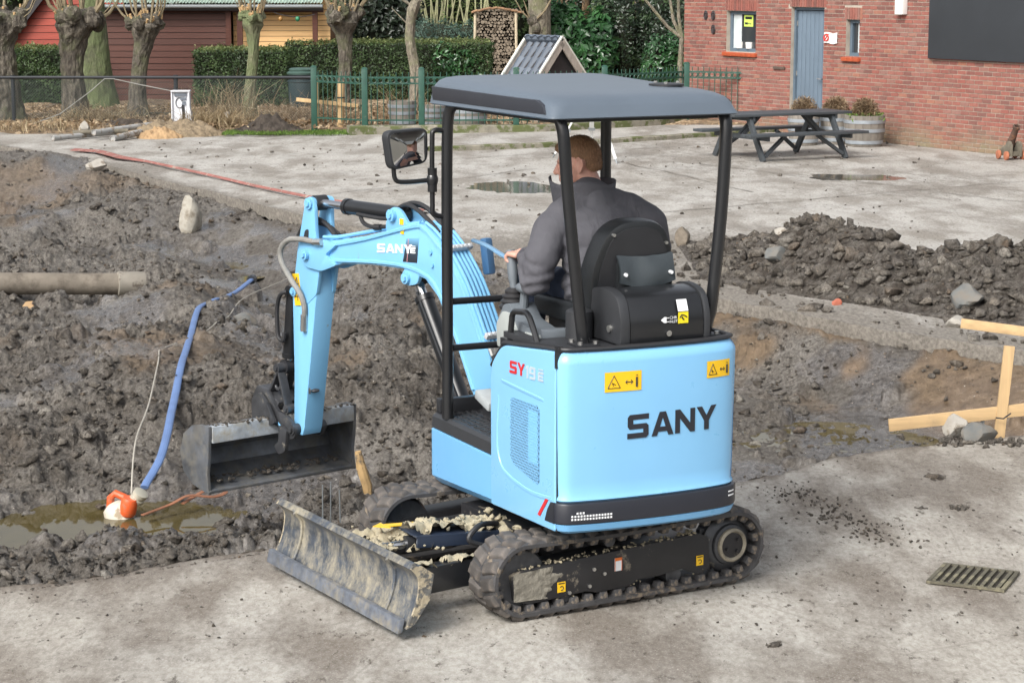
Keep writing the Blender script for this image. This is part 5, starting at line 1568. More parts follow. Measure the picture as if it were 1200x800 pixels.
# wooden stakes with a cross board before the green fence
WOOD = mat("fresh_pine", (0.50, 0.345, 0.18), 0.78, var=0.22, scale=26, stretch=(1, 1, 0.07), bump=0.25, bscale=40, dirt=(0.28, 0.21, 0.13), dirt_amt=0.28, dirt_scale=6, dirt_soft=0.3)
WOODH = mat("fresh_pine_board", (0.50, 0.345, 0.18), 0.78, var=0.22, scale=26, stretch=(0.07, 1, 1), bump=0.25, bscale=40, dirt=(0.28, 0.21, 0.13), dirt_amt=0.28, dirt_scale=6, dirt_soft=0.3)
t = empty("stake_frame", (X(385, 42), 42.0, 0.02), 0, 'two round wooden stakes with a thin cross board by the green fence', 'stakes')
for px, z1, nm in ((371, 1.0, 'a'), (401, 0.95, 'b')):
    x = X(px, 42) - X(385, 42); mb = MB(); mb.cyl((x - 0.03 * (nm == 'b'), 0, -0.05), (x, 0, z1), 0.07, 12); mb.build("stake", WOOD, t)
    mb = MB(); mb.cyl((x - 0.012, 0, 0.62), (x - 0.012, 0, 0.645), 0.078, 12); mb.build("wire_tie", BLK, t)
mb = MB(); mb.bar((X(349, 42) - X(385, 42), -0.09, 0.60), (X(421, 42) - X(385, 42), -0.09, 0.475), 0.03, 0.075); mb.build("cross_board", WOOD, t, bevel=0.004)

# ------------------------------------------------------------------ red strap across the yard
SPTS = [(-7.55, 36.9), (-7.0, 36.3), (-6.41, 35.1), (-5.9, 34.5), (-5.44, 33.7), (-4.6, 32.2), (-3.65, 30.4), (-2.58, 28.6), (-1.7, 27.6), (-1.1, 27.2)]
mb = MB(); g = []
for i, (x, y) in enumerate(SPTS):
    a = Vector((*SPTS[max(0, i - 1)], 0)); b = Vector((*SPTS[min(len(SPTS) - 1, i + 1)], 0)); d = (b - a).normalized(); nn = Vector((-d.y, d.x, 0)); w = 0.10 if i < 3 else (0.022 if 3 <= i <= 7 else 0.10)
    z = 0.05 if i in (1, 2) else 0.028
    g.append([Vector((x, y, z)) - nn * w, Vector((x, y, z + 0.025)), Vector((x, y, z)) + nn * w])
mb.sheet(g)
for r in g[:]: pass
o = mb.build("red_strap", mat("faded_red_webbing", (0.24, 0.095, 0.08), 0.85, var=0.3, scale=5, bump=0.3, bscale=90, dirt=(0.30, 0.25, 0.21), dirt_amt=0.35), fix=False, sharp=0)
sm = o.modifiers.new("thick", 'SOLIDIFY'); sm.thickness = 0.012
tag(o, 'faded red flat strap trailing along the yard edge', 'strap')
# thin shallow water standing on the yard
WATER = None
t_ = NT("standing_water"); t_.set(color=(0.11, 0.10, 0.082), rough=0.06, spec=0.5, normal=t_.bump(t_.noise(6, 3, 0.5), 0.03, 0.01)); WATER = t_.m
def puddle(name, cx, cy, rx, ry, z, label, seed, m):
    mb = MB(); n = 48
    ring = [(cx + rx * (1 + 0.3 * mnoise.noise(Vector((math.cos(a) * 1.5, math.sin(a) * 1.5, seed)))) * math.cos(a), cy + ry * (1 + 0.4 * mnoise.noise(Vector((math.cos(a) * 1.5, math.sin(a) * 1.5, seed + 9)))) * math.sin(a), z) for a in np.linspace(0, 2 * PI, n, endpoint=False)]
    mb.add(ring, [tuple(range(n))]); o = mb.build(name, m, None, fix=False, sharp=0)
    return tag(o, label, kind='structure')
for i, (a, b) in enumerate((((-4.5, 33.0), (3.6, 38.6)), ((1.9, 27.3), (7.6, 31.6)), ((7.2, 28.2), (3.0, 34.5)), ((-3.0, 29.0), (0.4, 33.6)), ((0.2, 39.5), (3.4, 30.0)))):
    a, b = Vector((*a, 0.004)), Vector((*b, 0.004)); d = (b - a).normalized(); nn = Vector((-d.y, d.x, 0)); g = []
    for k in range(60):
        p = a.lerp(b, k / 59); w = 0.010 + 0.006 * mnoise.noise(p * 2.0); j = 0.012 * mnoise.noise(p * 3.1); zz = 0.010 * float(fbm(np.array(p.x * 1.3), np.array(p.y * 1.3), 4, 77)) + 0.006
        g.append([p + nn * (j - w) + Vector((0, 0, zz)), p + nn * (j + w) + Vector((0, 0, zz))])
    mb = MB(); mb.sheet(g); tag(mb.build("slab_joint", mat("joint_dirt", (0.13, 0.115, 0.095), 0.95, var=0.3), fix=False, sharp=0), 'dark dirt-filled joint between yard slabs', kind='structure')
puddle("puddle", -0.02, 30.8, 1.0, 1.0, -0.014, 'shallow puddle on the yard behind the operator', 1, WATER)
puddle("puddle", 5.2, 32.3, 1.35, 0.75, -0.014, 'thin puddle on the yard in front of the picnic table', 2, WATER)

# ------------------------------------------------------------------ spoil heap on the yard (right)
n1, n2 = 260, 200
U, V_ = np.meshgrid(np.linspace(1.35, 9.6, n1), np.linspace(17.0, 25.6, n2))
fr = np.interp(U, [1.3, 2.0, 2.66, 3.22, 3.9, 4.7, 6.2, 9.0, 10], [22.4, 20.9, 20.0, 19.2, 18.5, 17.9, 17.4, 17.2, 17.2])   # front foot line
e1 = np.clip((V_ - fr) / 1.5, 0, 2); e2 = np.clip((fr + 3.5 - V_) / 1.6, 0, 2); e0 = np.clip((U - 1.75) / 1.3, 0, 2)
hh = np.minimum(np.minimum(e1, e2), e0 * 1.0)
hz_ = 0.50 * sstep(0, 1.25, hh) * (1 + 0.22 * fbm(U * 1.1, V_ * 0.8, 3, 201))
hz_ = hz_ + 0.10 * np.exp(-((U - 3.05) / 0.6) ** 2) * sstep(0.4, 1, hh) - 0.10 * np.exp(-((U - 4.0) / 0.35) ** 2) * sstep(0.4, 1, hh)
hz_ = hz_ + sstep(0.0, 0.35, hh) * (0.05 * np.abs(fbm(U * 4, V_ * 3.2, 4, 203)) + 0.03 * fbm(U * 11, V_ * 9, 3, 205)) - 0.12 * (1 - sstep(0.0, 0.12, hh))
heap_z = lambda x, y: float(hz_[int(np.clip(round((y - 17.0) / 8.6 * (n2 - 1)), 0, n2 - 1)), int(np.clip(round((x - 1.35) / 8.25 * (n1 - 1)), 0, n1 - 1))])
HF = grid_faces(n2, n1); HF = HF[(hh.ravel()[HF] > 0.015).all(1)]
tag(obj_from("spoil_heap", np_mesh("spoil_heap", np.stack([U, V_, hz_], -1).reshape(-1, 3), HF), SOIL), 'long heap of dark dug soil along the right pit edge', kind='structure')
pts = []
while len(pts) < 4200:
    x = random.uniform(1.7, 6.5); y = random.uniform(17.2, 23.5); z = heap_z(x, y)
    if z < 0.03:
        if random.random() > 0.10 or y < float(np.interp(x, _fx, _fy)) + 0.1: continue
        z = 0.0
    r = 0.014 * (0.125 / 0.014) ** (random.random() ** 2.2)
    pts.append((x, y, max(z, 0.0) + r * 0.2, r))
scatter("heap_clods", pts, SOIL, label='lumps of soil over the long heap')
for i, (px, py, Y, rr, m, lb) in enumerate(((1128, 376, 18.3, 0.12, STONE, 'pale angular stone at the foot of the soil heap beside the boards'), (912, 300, 20.9, 0.13, STONEB, 'bluish slab of clay on the left flank of the soil heap'), (985, 352, 19.5, 0.07, mat("broken_brick", (0.42, 0.13, 0.08), 0.9, var=0.3), 'broken red brick piece at the foot of the soil heap'), (1140, 345, 18.9, 0.18, STONEB, 'largest dark blue-grey lump on the soil heap'), (918, 282, 21.6, 0.08, STONE, 'pale stone near the left crest of the soil heap'))):
    x = X(px, Y); stone("rubble_stone", (x, Y, max(heap_z(x, Y), 0) + rr * 0.25), (rr, rr * 0.8, rr * 0.7), m, lb, 2.0 + i)

# stones and posts in the pit
def on_mud(x, y, dz=0.0): return (x, y, ground_z(x, y) + dz)
stone("concrete_stump", on_mud(-4.17, 27.6, 0.14), (0.17, 0.15, 0.30), mat("pale_stump", (0.34, 0.32, 0.275), 0.9, var=0.25, scale=6, bump=0.6, bscale=25, dirt=(0.17, 0.145, 0.11), dirt_amt=0.56, dirt_soft=0.2), 'upright pale broken concrete stump standing in the mud', 3.3, 'stump')
for i, (x, y, r, m, lb) in enumerate(((-6.55, 33.6, 0.22, STONE, 'white concrete lump at the yard edge, left'), (-5.75, 33.2, 0.16, STONE, 'white concrete lump at the yard edge, right of the larger one'), (-5.35, 32.3, 0.17, OCHRE, 'ochre brick lump at the yard edge'), (-6.9, 34.4, 0.14, OCHRE, 'ochre lump on the left spoil'), (-5.0, 21.9, 0.10, OCHRE, 'ochre lump in the mud below the big pipe'), (-0.25, 15.6, 0.09, STONE, 'pale stone in the mud right of the dipper arm'), (-2.6, 20.4, 0.20, STONEB, 'grey lump in the mud by the hose bend'))):
    stone("rubble_stone", on_mud(x, y, r * 0.2), (r, r * 0.8, r * 0.55), m, lb, 11.0 + i)
t = empty("broken_root", on_mud(-1.0, 14.2, -0.05), 0, 'broken ochre root sticking up behind the bucket', 'root')
mb = MB(); mb.tube([(-0.05, 0, 0.36), (-0.03, 0, 0.25), (0.01, 0, 0.12), (0.015, 0, -0.05)], [0.022, 0.035, 0.035, 0.03], 9); mb.build("stem", mat("root_wood", (0.42, 0.28, 0.13), 0.8, var=0.35, scale=9, dirt=(0.12, 0.1, 0.08), dirt_amt=0.4), t)
# big drain pipe lying in the pit
DRAINP = mat("muddy_drain_pipe", (0.185, 0.16, 0.128), 0.8, var=0.3, scale=4, bump=0.4, bscale=30, dirt=(0.085, 0.07, 0.055), dirt_amt=0.50, dirt_scale=5, dirt_soft=0.2)
yA, yB = 22.3, 23.0
zA = 3 - (336 + 28) / 2500 * yA; zB = 3 - (331 + 28) / 2500 * yB
tp, Mp, Lp = pipe_thing("drain_pipe", (X(-60, yA), yA, zA + 0.05), (X(165, yB), yB, zB), 0.118, DRAINP, 'mud-smeared grey drain pipe jutting over the pit from the left', 24)
mb = MB(); mb.lathe([(0.119, Lp - 0.30), (0.135, Lp - 0.29), (0.138, Lp - 0.01), (0.132, Lp), (0.110, Lp), (0.105, Lp - 0.2)], 24, Mp); mb.build("socket", mat("pipe_socket", (0.235, 0.215, 0.18), 0.7, var=0.2, dirt=(0.12, 0.1, 0.08), dirt_amt=0.35), tp)

# ------------------------------------------------------------------ puddle, pump, hose, rope
PUDW = None
t_ = NT("muddy_water"); t_.set(color=t_.ramp(t_.noise(2.5, 4, 0.6), [(0.3, (0.060, 0.048, 0.018)), (0.7, (0.10, 0.080, 0.034))]), rough=0.03, spec=0.25, normal=t_.bump(t_.noise(9, 3, 0.5), 0.04, 0.01)); PUDW = t_.m
def seep(name, cx, cy, rx, ry, pct, label, seed):
    m_ = (((GX - cx) / rx) ** 2 + ((GY - cy) / ry) ** 2) < 1
    return puddle(name, cx, cy, rx, ry, float(np.percentile(GZ[m_], pct)), label, seed, PUDW)
seep("standing_water", 1.9, 15.2, 1.5, 1.5, 26, 'standing water on the wet trench floor right of the excavator', 21)
seep("standing_water", -1.75, 19.6, 0.55, 1.4, 14, 'water lying in the wet run behind the dipper arm', 22)
seep("standing_water", -3.3, 25.8, 0.5, 1.5, 12, 'water lying in the far end of the wet run', 23)
puddle("pit_puddle", -2.62, 13.80, 1.5, 0.8, -0.582, 'brown water puddle in the pit around the pump', 3, PUDW)
t = empty("submersible_pump", (-2.62, 13.95, -0.57), R(-25), 'orange and white submersible pump half sunk in the puddle', 'pump')
ORG = mat("orange_plastic", (0.62, 0.10, 0.025), 0.4, var=0.2, dirt=(0.26, 0.16, 0.10), dirt_amt=0.42, dirt_scale=22, dirt_soft=0.2)
t.scale = (0.88, 0.88, 0.88)
PWH = mat("dirty_white_plastic", (0.60, 0.55, 0.46), 0.45, var=0.15, dirt=(0.34, 0.28, 0.2), dirt_amt=0.4)
mb = MB(); mb.lathe([(0.03, -0.10), (0.10, -0.08), (0.115, 0.02), (0.10, 0.07), (0.05, 0.10), (0.01, 0.105)], 20, Matrix.Translation((-0.03, 0, 0.0)) @ Matrix.Rotation(R(-30), 4, 'Y')); mb.build("housing", PWH, t)
mb = MB(); mb.tube([(-0.10, -0.02, 0.03), (-0.09, -0.02, 0.13), (-0.05, -0.01, 0.165), (0.02, 0, 0.14), (0.06, 0, 0.10)], 0.030, 10); mb.build("carry_handle", ORG, t)
mb = MB(); mb.lathe([(0.055, -0.02), (0.065, 0.0), (0.065, 0.10), (0.055, 0.12)], 16, Matrix.Translation((0.06, -0.02, 0.03)) @ Matrix.Rotation(R(15), 4, 'Y')); mb.build("outlet", ORG, t)
mb = MB(); mb.lathe([(0.045, -0.03), (0.058, -0.028), (0.058, 0.0), (0.05, 0.004), (0.05, 0.02), (0.058, 0.024), (0.058, 0.055), (0.045, 0.06)], 18, Matrix.Translation((0.125, 0.03, 0.14)) @ Matrix.Rotation(R(38), 4, 'Y')); mb.build("coupling", mat("hose_coupling", (0.46, 0.44, 0.36), 0.5, 0.3, var=0.15), t)
BLUEH = mat("blue_layflat", (0.105, 0.175, 0.35), 0.55, var=0.15, scale=6, bump=0.25, bscale=70, dirt=(0.2, 0.2, 0.22), dirt_amt=0.15)
def smooth_path(P, n=8):
    P = [Vector(p) for p in P]; out = []
    for i in range(len(P) - 1):
        p0, p1, p2, p3 = P[max(0, i - 1)], P[i], P[i + 1], P[min(len(P) - 1, i + 2)]
        for k in range(n):
            u = k / n
            out.append(0.5 * ((2 * p1) + (-p0 + p2) * u + (2 * p0 - 5 * p1 + 4 * p2 - p3) * u * u + (-p0 + 3 * p1 - 3 * p2 + p3) * u ** 3))
    out.append(P[-1]); return out
def lay(P, c, n=6):
    P = [Vector((p.x, p.y, max(p.z, ground_z(p.x, p.y) + c))) for p in P]
    for _ in range(n):
        Q = [P[0]] + [Vector((p.x, p.y, max(p.z * 0.4 + (a.z + b.z) * 0.3, ground_z(p.x, p.y) - 0.01))) for a, p, b in zip(P, P[1:], P[2:])] + [P[-1]]
        P = Q
    return P
hp = [(-2.475, 13.99, -0.39), (-2.42, 14.3, -0.27), (-2.44, 14.75, -0.20), (-2.50, 15.4, -0.13), (-2.60, 16.5, -0.08), (-2.74, 17.8, -0.13), (-2.92, 19.3, -0.24), (-3.02, 20.5, -0.28), (-2.96, 21.3, -0.27), (-2.90, 22.1, -0.27), (-2.84, 23.0, -0.26)]
P = smooth_path(hp, 8)
P = lay(P, 0.03)
mb = MB(); mb.tube(P, [0.031] * len(P), 12, True, (0.55, 1.0)); o = mb.build("layflat_hose", BLUEH, sharp=0); tag(o, 'flat blue drain hose rising from the pump up the mud bank', 'hose')
mb = MB(); mb.cyl(P[-1], P[-1] + (P[-1] - P[-3]).normalized() * 0.10, 0.05, 10); mb.build("hose_end", BLK, o)
rp = [(-2.56, 13.97, -0.43), (-2.60, 14.4, -0.16), (-2.66, 15.3, -0.10), (-2.80, 16.6, -0.02), (-2.90, 17.45, -0.10), (-2.82, 18.4, -0.16), (-2.70, 19.8, -0.2), (-2.74, 21.5, -0.24), (-2.45, 22.9, -0.24), (-2.15, 24.2, -0.2)]
P = lay(smooth_path(rp, 8), 0.015)
mb = MB(); mb.tube(P, 0.006, 6); tag(mb.build("pale_rope", mat("pale_rope", (0.36, 0.34, 0.295), 0.8, var=0.2), sharp=0), 'thin pale cord running beside the blue hose to the pump', 'rope')
sp = [(-2.45, 13.75, -0.52), (-2.30, 13.95, -0.50), (-2.18, 14.0, -0.45), (-2.02, 14.05, -0.47), (-1.95, 14.15, -0.46), (-2.03, 14.22, -0.44), (-2.14, 14.1, -0.47), (-2.22, 13.98, -0.50)]
P = smooth_path(sp, 6); P = [Vector((p.x, p.y, max(p.z, ground_z(p.x, p.y) + 0.02))) for p in P]
mb = MB(); mb.tube(P, 0.018, 6, True, (0.3, 1)); tag(mb.build("rust_strap", mat("rust_webbing", (0.20, 0.085, 0.045), 0.7, var=0.3, scale=12), sharp=0), 'looped rusty brown strap lying right of the pump', 'strap')

# ------------------------------------------------------------------ profile boards at the slab edge (right)
t = empty("profile_board", (3.24, 13.84, 0.0), 0, 'pine stake with a horizontal board at the slab edge, lower of two boards', 'board')
def plank_between(parent, name, a, b, w, h, m=WOOD, up=Vector((0, 0, 1))):
    mb = MB(); mb.bar(a, b, w, h, up); return mb.build(name, WOODH if name == 'board' else m, parent, bevel=0.003)
plank_between(t, "stake", (-0.035, 0, -0.35), (0.035, 0.0, 0.60), 0.07, 0.026, up=Vector((0, 1, 0)))
plank_between(t, "board", (-0.75, -0.035, 0.075), (0.75, 0.05, 0.235), 0.024, 0.082)
mb = MB(); mb.tube([(-0.05, -0.055, 0.13), (0.0, -0.06, 0.125), (0.05, -0.055, 0.16)], 0.005, 5); mb.build("wire_tie", BLK, t)
t = empty("profile_board", (3.6, 14.1, 0.0), 0, 'upper pine board sloping into the frame at the right edge', 'board')
plank_between(t, "board", (-0.58, 0.06, 0.70), (0.95, -0.5, 0.575), 0.024, 0.065)
plank_between(t, "stake", (0.85, -0.44, -0.4), (0.86, -0.44, 0.75), 0.07, 0.026, up=Vector((0, 1, 0)))
stone("rubble_stone", (2.93, 13.78, 0.06), (0.095, 0.09, 0.09), STONE, 'upper pale stone at the stake foot on the slab edge', 31)
stone("rubble_stone", (3.06, 13.68, 0.05), (0.125, 0.10, 0.075), STONEB, 'larger bluish stone at the stake foot on the slab edge', 32)
mb = MB(); mb.cyl((3.12, 13.85, -0.3), (3.12, 13.85, 0.16), 0.012, 8); tag(mb.build("marking_pin", GREYM), 'thin grey steel pin behind the bluish stone', 'pin')
pts = [(2.75 + random.gauss(0.25, 0.2), 13.55 + random.gauss(0.05, 0.06), 0.012, random.uniform(0.012, 0.035)) for k in range(90)]
scatter("edge_rubble", pts, SOIL, label='small pale rubble along the slab edge by the stones')
# reeds of rebar sticking out of the mud behind the blade
for i, (x, y, h) in enumerate(((-1.10, 12.0, 0.32), (-1.06, 12.05, 0.25), (-0.99, 12.0, 0.22))):
    mb = MB(); mb.cyl((0, 0, -0.3), (random.uniform(-.01, .01), 0, h), 0.0045, 6); o = mb.build("steel_rod", GREYM); o.location = (x, y, ground_z(x, y)); tag(o, ('tallest of three thin rods in the mud behind the dozer blade', 'middle one of three thin rods in the mud behind the dozer blade', 'shortest of three thin rods, nearest the far track')[i], 'rod', 'rods behind the blade')

# ------------------------------------------------------------------ drain grate and lumps on the slab
t = empty("drain_grate", (2.33, 10.42, 0.0), R(-25), 'rusty slotted drain grate set in the concrete slab', 'drain')
GR = mat("grate_iron", (0.12, 0.11, 0.08), 0.7, 0.3, var=0.4, scale=20, dirt=(0.24, 0.22, 0.15), dirt_amt=0.4)
mb = MB(); mb.box((0, 0, 0.006), (0.36, 0.34, 0.006)); mb.build("pit", mat("grate_shade", (0.03, 0.026, 0.02), 1.0), t)  # flat dark plate; shade of the drain shaft put into its colour
mb = MB()
for s in (-1, 1): mb.box((s * 0.185, 0, 0.010), (0.02, 0.37, 0.014)); mb.box((0, s * 0.175, 0.0105), (0.35, 0.02, 0.013))
mb.build("grate_frame", GR, t)
mb = MB(); mb.box((0, 0, 0.0), (0.018, 0.33, 0.012)); gme = mb.mesh("grate_bar", 20)
for k in range(9):
    o = obj_from("grate_bar", gme, GR, t); o.location = (-0.16 + 0.04 * k, 0, 0.016)
def clod_line(n, fn, name, label, m=SOIL):
    pts = [fn() for _ in range(n)]
    return scatter(name, pts, m, label=label)
def f1():
    u = random.random(); x = 1.62 + 0.42 * u + random.gauss(0, 0.10); y = 12.35 - 1.25 * u + random.gauss(0, 0.10)
    return (x, y, 0.006, random.uniform(0.003, 0.016))
clod_line(260, f1, "spilled_soil", 'trail of small soil crumbs right of the rear track')
def f2():
    y = 9.4 + 4.0 * random.random() ** 1.2; x = random.uniform(-0.30, 0.30) * y
    yn = float(np.interp(x, _nx, _ny))
    return (x, min(y, yn - 0.1), 0.003, 0.003 + 0.012 * random.random() ** 3)
clod_line(900, f2, "scattered_crumbs", 'soil crumbs scattered over the concrete slab')
for i, (px, py, r, lb) in enumerate(((1140, 604, 0.045, 'dark mud lump on the slab above the drain grate'), (1106, 566, 0.05, 'flat dark mud smear lump on the slab near the broken edge'), (920, 776, 0.03, 'flat dark mud lump at the bottom edge of the slab'), (1093, 604, 0.022, 'small round mud lump left of the larger lump above the grate'), (974, 617, 0.024, 'mud lump at the end of the crumb trail'))):
    Yp = 3 / ((py + 28) / 2500); o = scatter("mud_lump", [(X(px, Yp), Yp, 0.0, r * 1.15)] + [(X(px, Yp) + random.gauss(0, r * 0.65), Yp + random.gauss(0, r * 0.65), 0.002, r * random.uniform(0.25, 0.55)) for _ in range(22)], SOIL, None, None, lb); o['category'] = 'mud lump'
pts = []
for _ in range(700):
    y = 24 + 15 * random.random(); x = random.uniform(-0.2, 0.2) * y
    if y < float(np.interp(x, _fx, _fy)) + 0.3: continue
    pts.append((x, y, 0.008, 0.006 + 0.045 * random.random() ** 4))
scatter("yard_crumbs", pts, SOIL, label='mud crumbs scattered over the yard')
o = stone("broken_block", (1.93, 23.9, 0.08), (0.10, 0.09, 0.14), mat("brown_block", (0.16, 0.135, 0.105), 0.9, var=0.4, scale=12, bump=0.5, bscale=40), 'small broken block standing on the yard right of the seat', 51, 'block')
# ------------------------------------------------------------------ the mini excavator
UO = (0.297, 10.487); UYAW = 2.014
UCX, UCY_, UCYAW = 0.19, 10.56, R(211)
BX, BY, BYAW = -0.07, 11.25, R(130)
DG = empty("mini_excavator", (UO[0], UO[1], 0.0), UYAW, 'light blue mini excavator with black canopy posts, standing on the concrete slab', 'excavator')
ROOT = Matrix.Translation((UO[0], UO[1], 0)) @ Matrix.Rotation(UYAW, 4, 'Z')
MU = Matrix.Identity(4)
MC = ROOT.inverted() @ Matrix.Translation((UCX, UCY_, 0)) @ Matrix.Rotation(UCYAW, 4, 'Z')
MBm = ROOT.inverted() @ Matrix.Translation((BX, BY, 0)) @ Matrix.Rotation(BYAW, 4, 'Z')

BLUE = mat("sky_blue_paint", (0.215, 0.485, 0.76), 0.30, var=0.03, scale=3, coat=0.2, rvar=0.04, bump=0.015, bscale=9, bdist=0.01)
BLUE2 = mat("sky_blue_lower_paint", (0.17, 0.43, 0.73), 0.34, var=0.03, scale=3, coat=0.25, rvar=0.08, dirt=(0.30, 0.33, 0.34), dirt_amt=0.10, dirt_soft=0.4, dirt_scale=5)
BLUEA = mat("sky_blue_arm_paint", (0.195, 0.47, 0.74), 0.36, var=0.04, scale=4, dirt=(0.24, 0.22, 0.19), dirt_amt=0.02, dirt_scale=9, coat=0.2)
BLACKP = mat("black_paint", (0.014, 0.015, 0.017), 0.28, var=0.2, scale=5, coat=0.2)
SATB = mat("satin_black", (0.020, 0.021, 0.024), 0.45, var=0.25, scale=8)
DKST = mat("dark_stripe", (0.020, 0.022, 0.030), 0.35, var=0.05)
RUB = mat("track_rubber", (0.055, 0.054, 0.056), 0.72, var=0.35, scale=12, bump=0.5, bscale=60, bdist=0.004, dirt=(0.21, 0.17, 0.125), dirt_amt=0.30, dirt_scale=9)
LUGM = mat("track_lug_rubber", (0.080, 0.072, 0.066), 0.75, var=0.35, scale=20, bump=0.5, bscale=60, bdist=0.004, dirt=(0.185, 0.15, 0.12), dirt_amt=0.34, dirt_scale=16, dirt_soft=0.2, objvar=0.35)
FRAMEM = mat("muddy_black_frame", (0.020, 0.020, 0.022), 0.42, var=0.25, scale=6, dirt=(0.23, 0.20, 0.155), dirt_amt=0.20, dirt_scale=5.5)
BLADEM = mat("muddy_blade_steel", (0.065, 0.078, 0.098), 0.45, 0.2, var=0.5, scale=9, bump=0.5, bscale=30, bdist=0.006, dirt=(0.325, 0.295, 0.225), dirt_amt=0.62, dirt_scale=6.5, dirt_soft=0.20, dirt_rough=0.80, dirt_stretch=(1.2, 1.2, 0.7), stretch=(1, 0.5, 1.6))
BUCKM = mat("worn_bucket_steel", (0.13, 0.14, 0.155), 0.36, 0.4, var=0.5, scale=8, bump=0.4, bscale=40, bdist=0.004, dirt=(0.20, 0.185, 0.15), dirt_amt=0.55, dirt_scale=6, dirt_soft=0.25, dirt_rough=0.78)
IRON = mat("dark_iron", (0.075, 0.078, 0.085), 0.42, 0.5, var=0.4, scale=12, dirt=(0.24, 0.22, 0.18), dirt_amt=0.22, dirt_scale=11)
STEEL = mat("bright_steel", (0.62, 0.63, 0.64), 0.22, 1.0, var=0.05)
BOLT = mat("zinc_bolt", (0.55, 0.55, 0.53), 0.35, 0.9, var=0.1)
HOSE = mat("black_hose", (0.022, 0.022, 0.024), 0.5, var=0.2)
GUARD = mat("grey_hose_guard", (0.22, 0.215, 0.20), 0.6, var=0.3, scale=20, bump=0.4, bscale=140)
CLAY = mat("dry_clay", (0.345, 0.305, 0.215), 0.95, var=0.2, scale=9, bump=0.6, bscale=35, bdist=0.01)
YELD = mat("yellow_decal", (0.82, 0.50, 0.015), 0.4, var=0.03)
REDD = mat("red_decal", (0.55, 0.025, 0.03), 0.4, var=0.03)
WHD = mat("white_decal", (0.78, 0.80, 0.82), 0.4, var=0.03)
ORD = mat("orange_decal", (0.72, 0.17, 0.03), 0.4, var=0.03)
GREYPL = mat("light_grey_plastic", (0.36, 0.39, 0.38), 0.5, var=0.06, bump=0.15, bscale=300)
MIDPL = mat("mid_grey_plastic", (0.13, 0.15, 0.17), 0.5, var=0.1, bump=0.2, bscale=300)
DKPL = mat("dark_plastic", (0.030, 0.032, 0.036), 0.5, var=0.15, bump=0.2, bscale=250)
CANO = mat("canopy_plastic", (0.100, 0.126, 0.158), 0.36, var=0.05, scale=4, bump=0.06, bscale=220)
INS = mat("canopy_insert", (0.030, 0.033, 0.042), 0.45, var=0.1)
VINYL = mat("black_vinyl", (0.016, 0.018, 0.020), 0.33, var=0.15, scale=8, bump=0.25, bscale=120)

def U(*p): return Vector(p)
def part(mb, name, m, M=MU, **k): return mb.build(name, m, DG, M, **k)
def sub(mb, name, m, parent, **k): return mb.build(name, m, parent, None, **k)

def crust(parent, name, quad, fn, th, cover, nu=50, nv=24, M=None, m=None):
    """layer of dried mud on a surface patch: thickness from noise, present where cover() > 0.5"""
    q = [Vector((*p, 0)) for p in quad]; V = []; ok = []
    for j in range(nv + 1):
        for i in range(nu + 1):
            a, b = i / nu, j / nv
            p = (q[0] * (1 - a) + q[3] * a) * (1 - b) + (q[1] * (1 - a) + q[2] * a) * b
            c = float(cover(p.x, p.y)); n_ = float(fbm(np.array(p.x * 24.0), np.array(p.y * 24.0), 5, 17))
            V.append(fn(p.x, p.y, th * (-0.5 + 1.5 * min(1, c * 1.3) * (0.85 + 0.30 * n_)))); ok.append(c > 0.12)
    F = []
    for j in range(nv):
        for i in range(nu):
            k = j * (nu + 1) + i; f = (k, k + 1, k + nu + 2, k + nu + 1)
            if all(ok[t] for t in f): F.append(f)
    me_ = np_mesh(name, np.array([tuple(v) for v in V]), np.array(F)); me_.validate()
    o = obj_from(name, me_, m or CLAYG, parent, M); o['kind'] = 'stuff'
    return o
CLAYG = mat("grey_dried_mud", (0.215, 0.20, 0.165), 0.95, var=0.35, scale=16, bump=0.8, bscale=70, bdist=0.01)

# ---- tracks
RO = 0.180; CU = 0.61; CZ = 0.2
MCT = MC @ Matrix.Translation((-0.055, 0, 0))
def stadium(rad, n_arc=14, n_str=14, sag=0.0):
    P = []
    for k in range(n_str): u = -CU + 2 * CU * k / n_str; P.append((u, CZ - rad, 0, -1))
    for k in range(n_arc): a = -PI / 2 + PI * k / n_arc; P.append((CU + rad * math.cos(a), CZ + rad * math.sin(a), math.cos(a), math.sin(a)))
    for k in range(n_str): u = CU - 2 * CU * k / n_str; P.append((u, CZ + rad - sag * math.sin(PI * k / n_str), 0, 1))
    for k in range(n_arc): a = PI / 2 + PI * k / n_arc; P.append((-CU + rad * math.cos(a), CZ + rad * math.sin(a), math.cos(a), math.sin(a)))
    return P
lm = MB(); lm.box((0, 0, 0.007), (0.068, 0.116, 0.022), None, 0.72); lug_me = lm.mesh("lug", 40, bevel=0.005)
im = MB(); im.box((0, 0, 0), (0.048, 0.055, 0.034), None, 0.75); inner_me = im.mesh("inner_lug", 40, bevel=0.004)
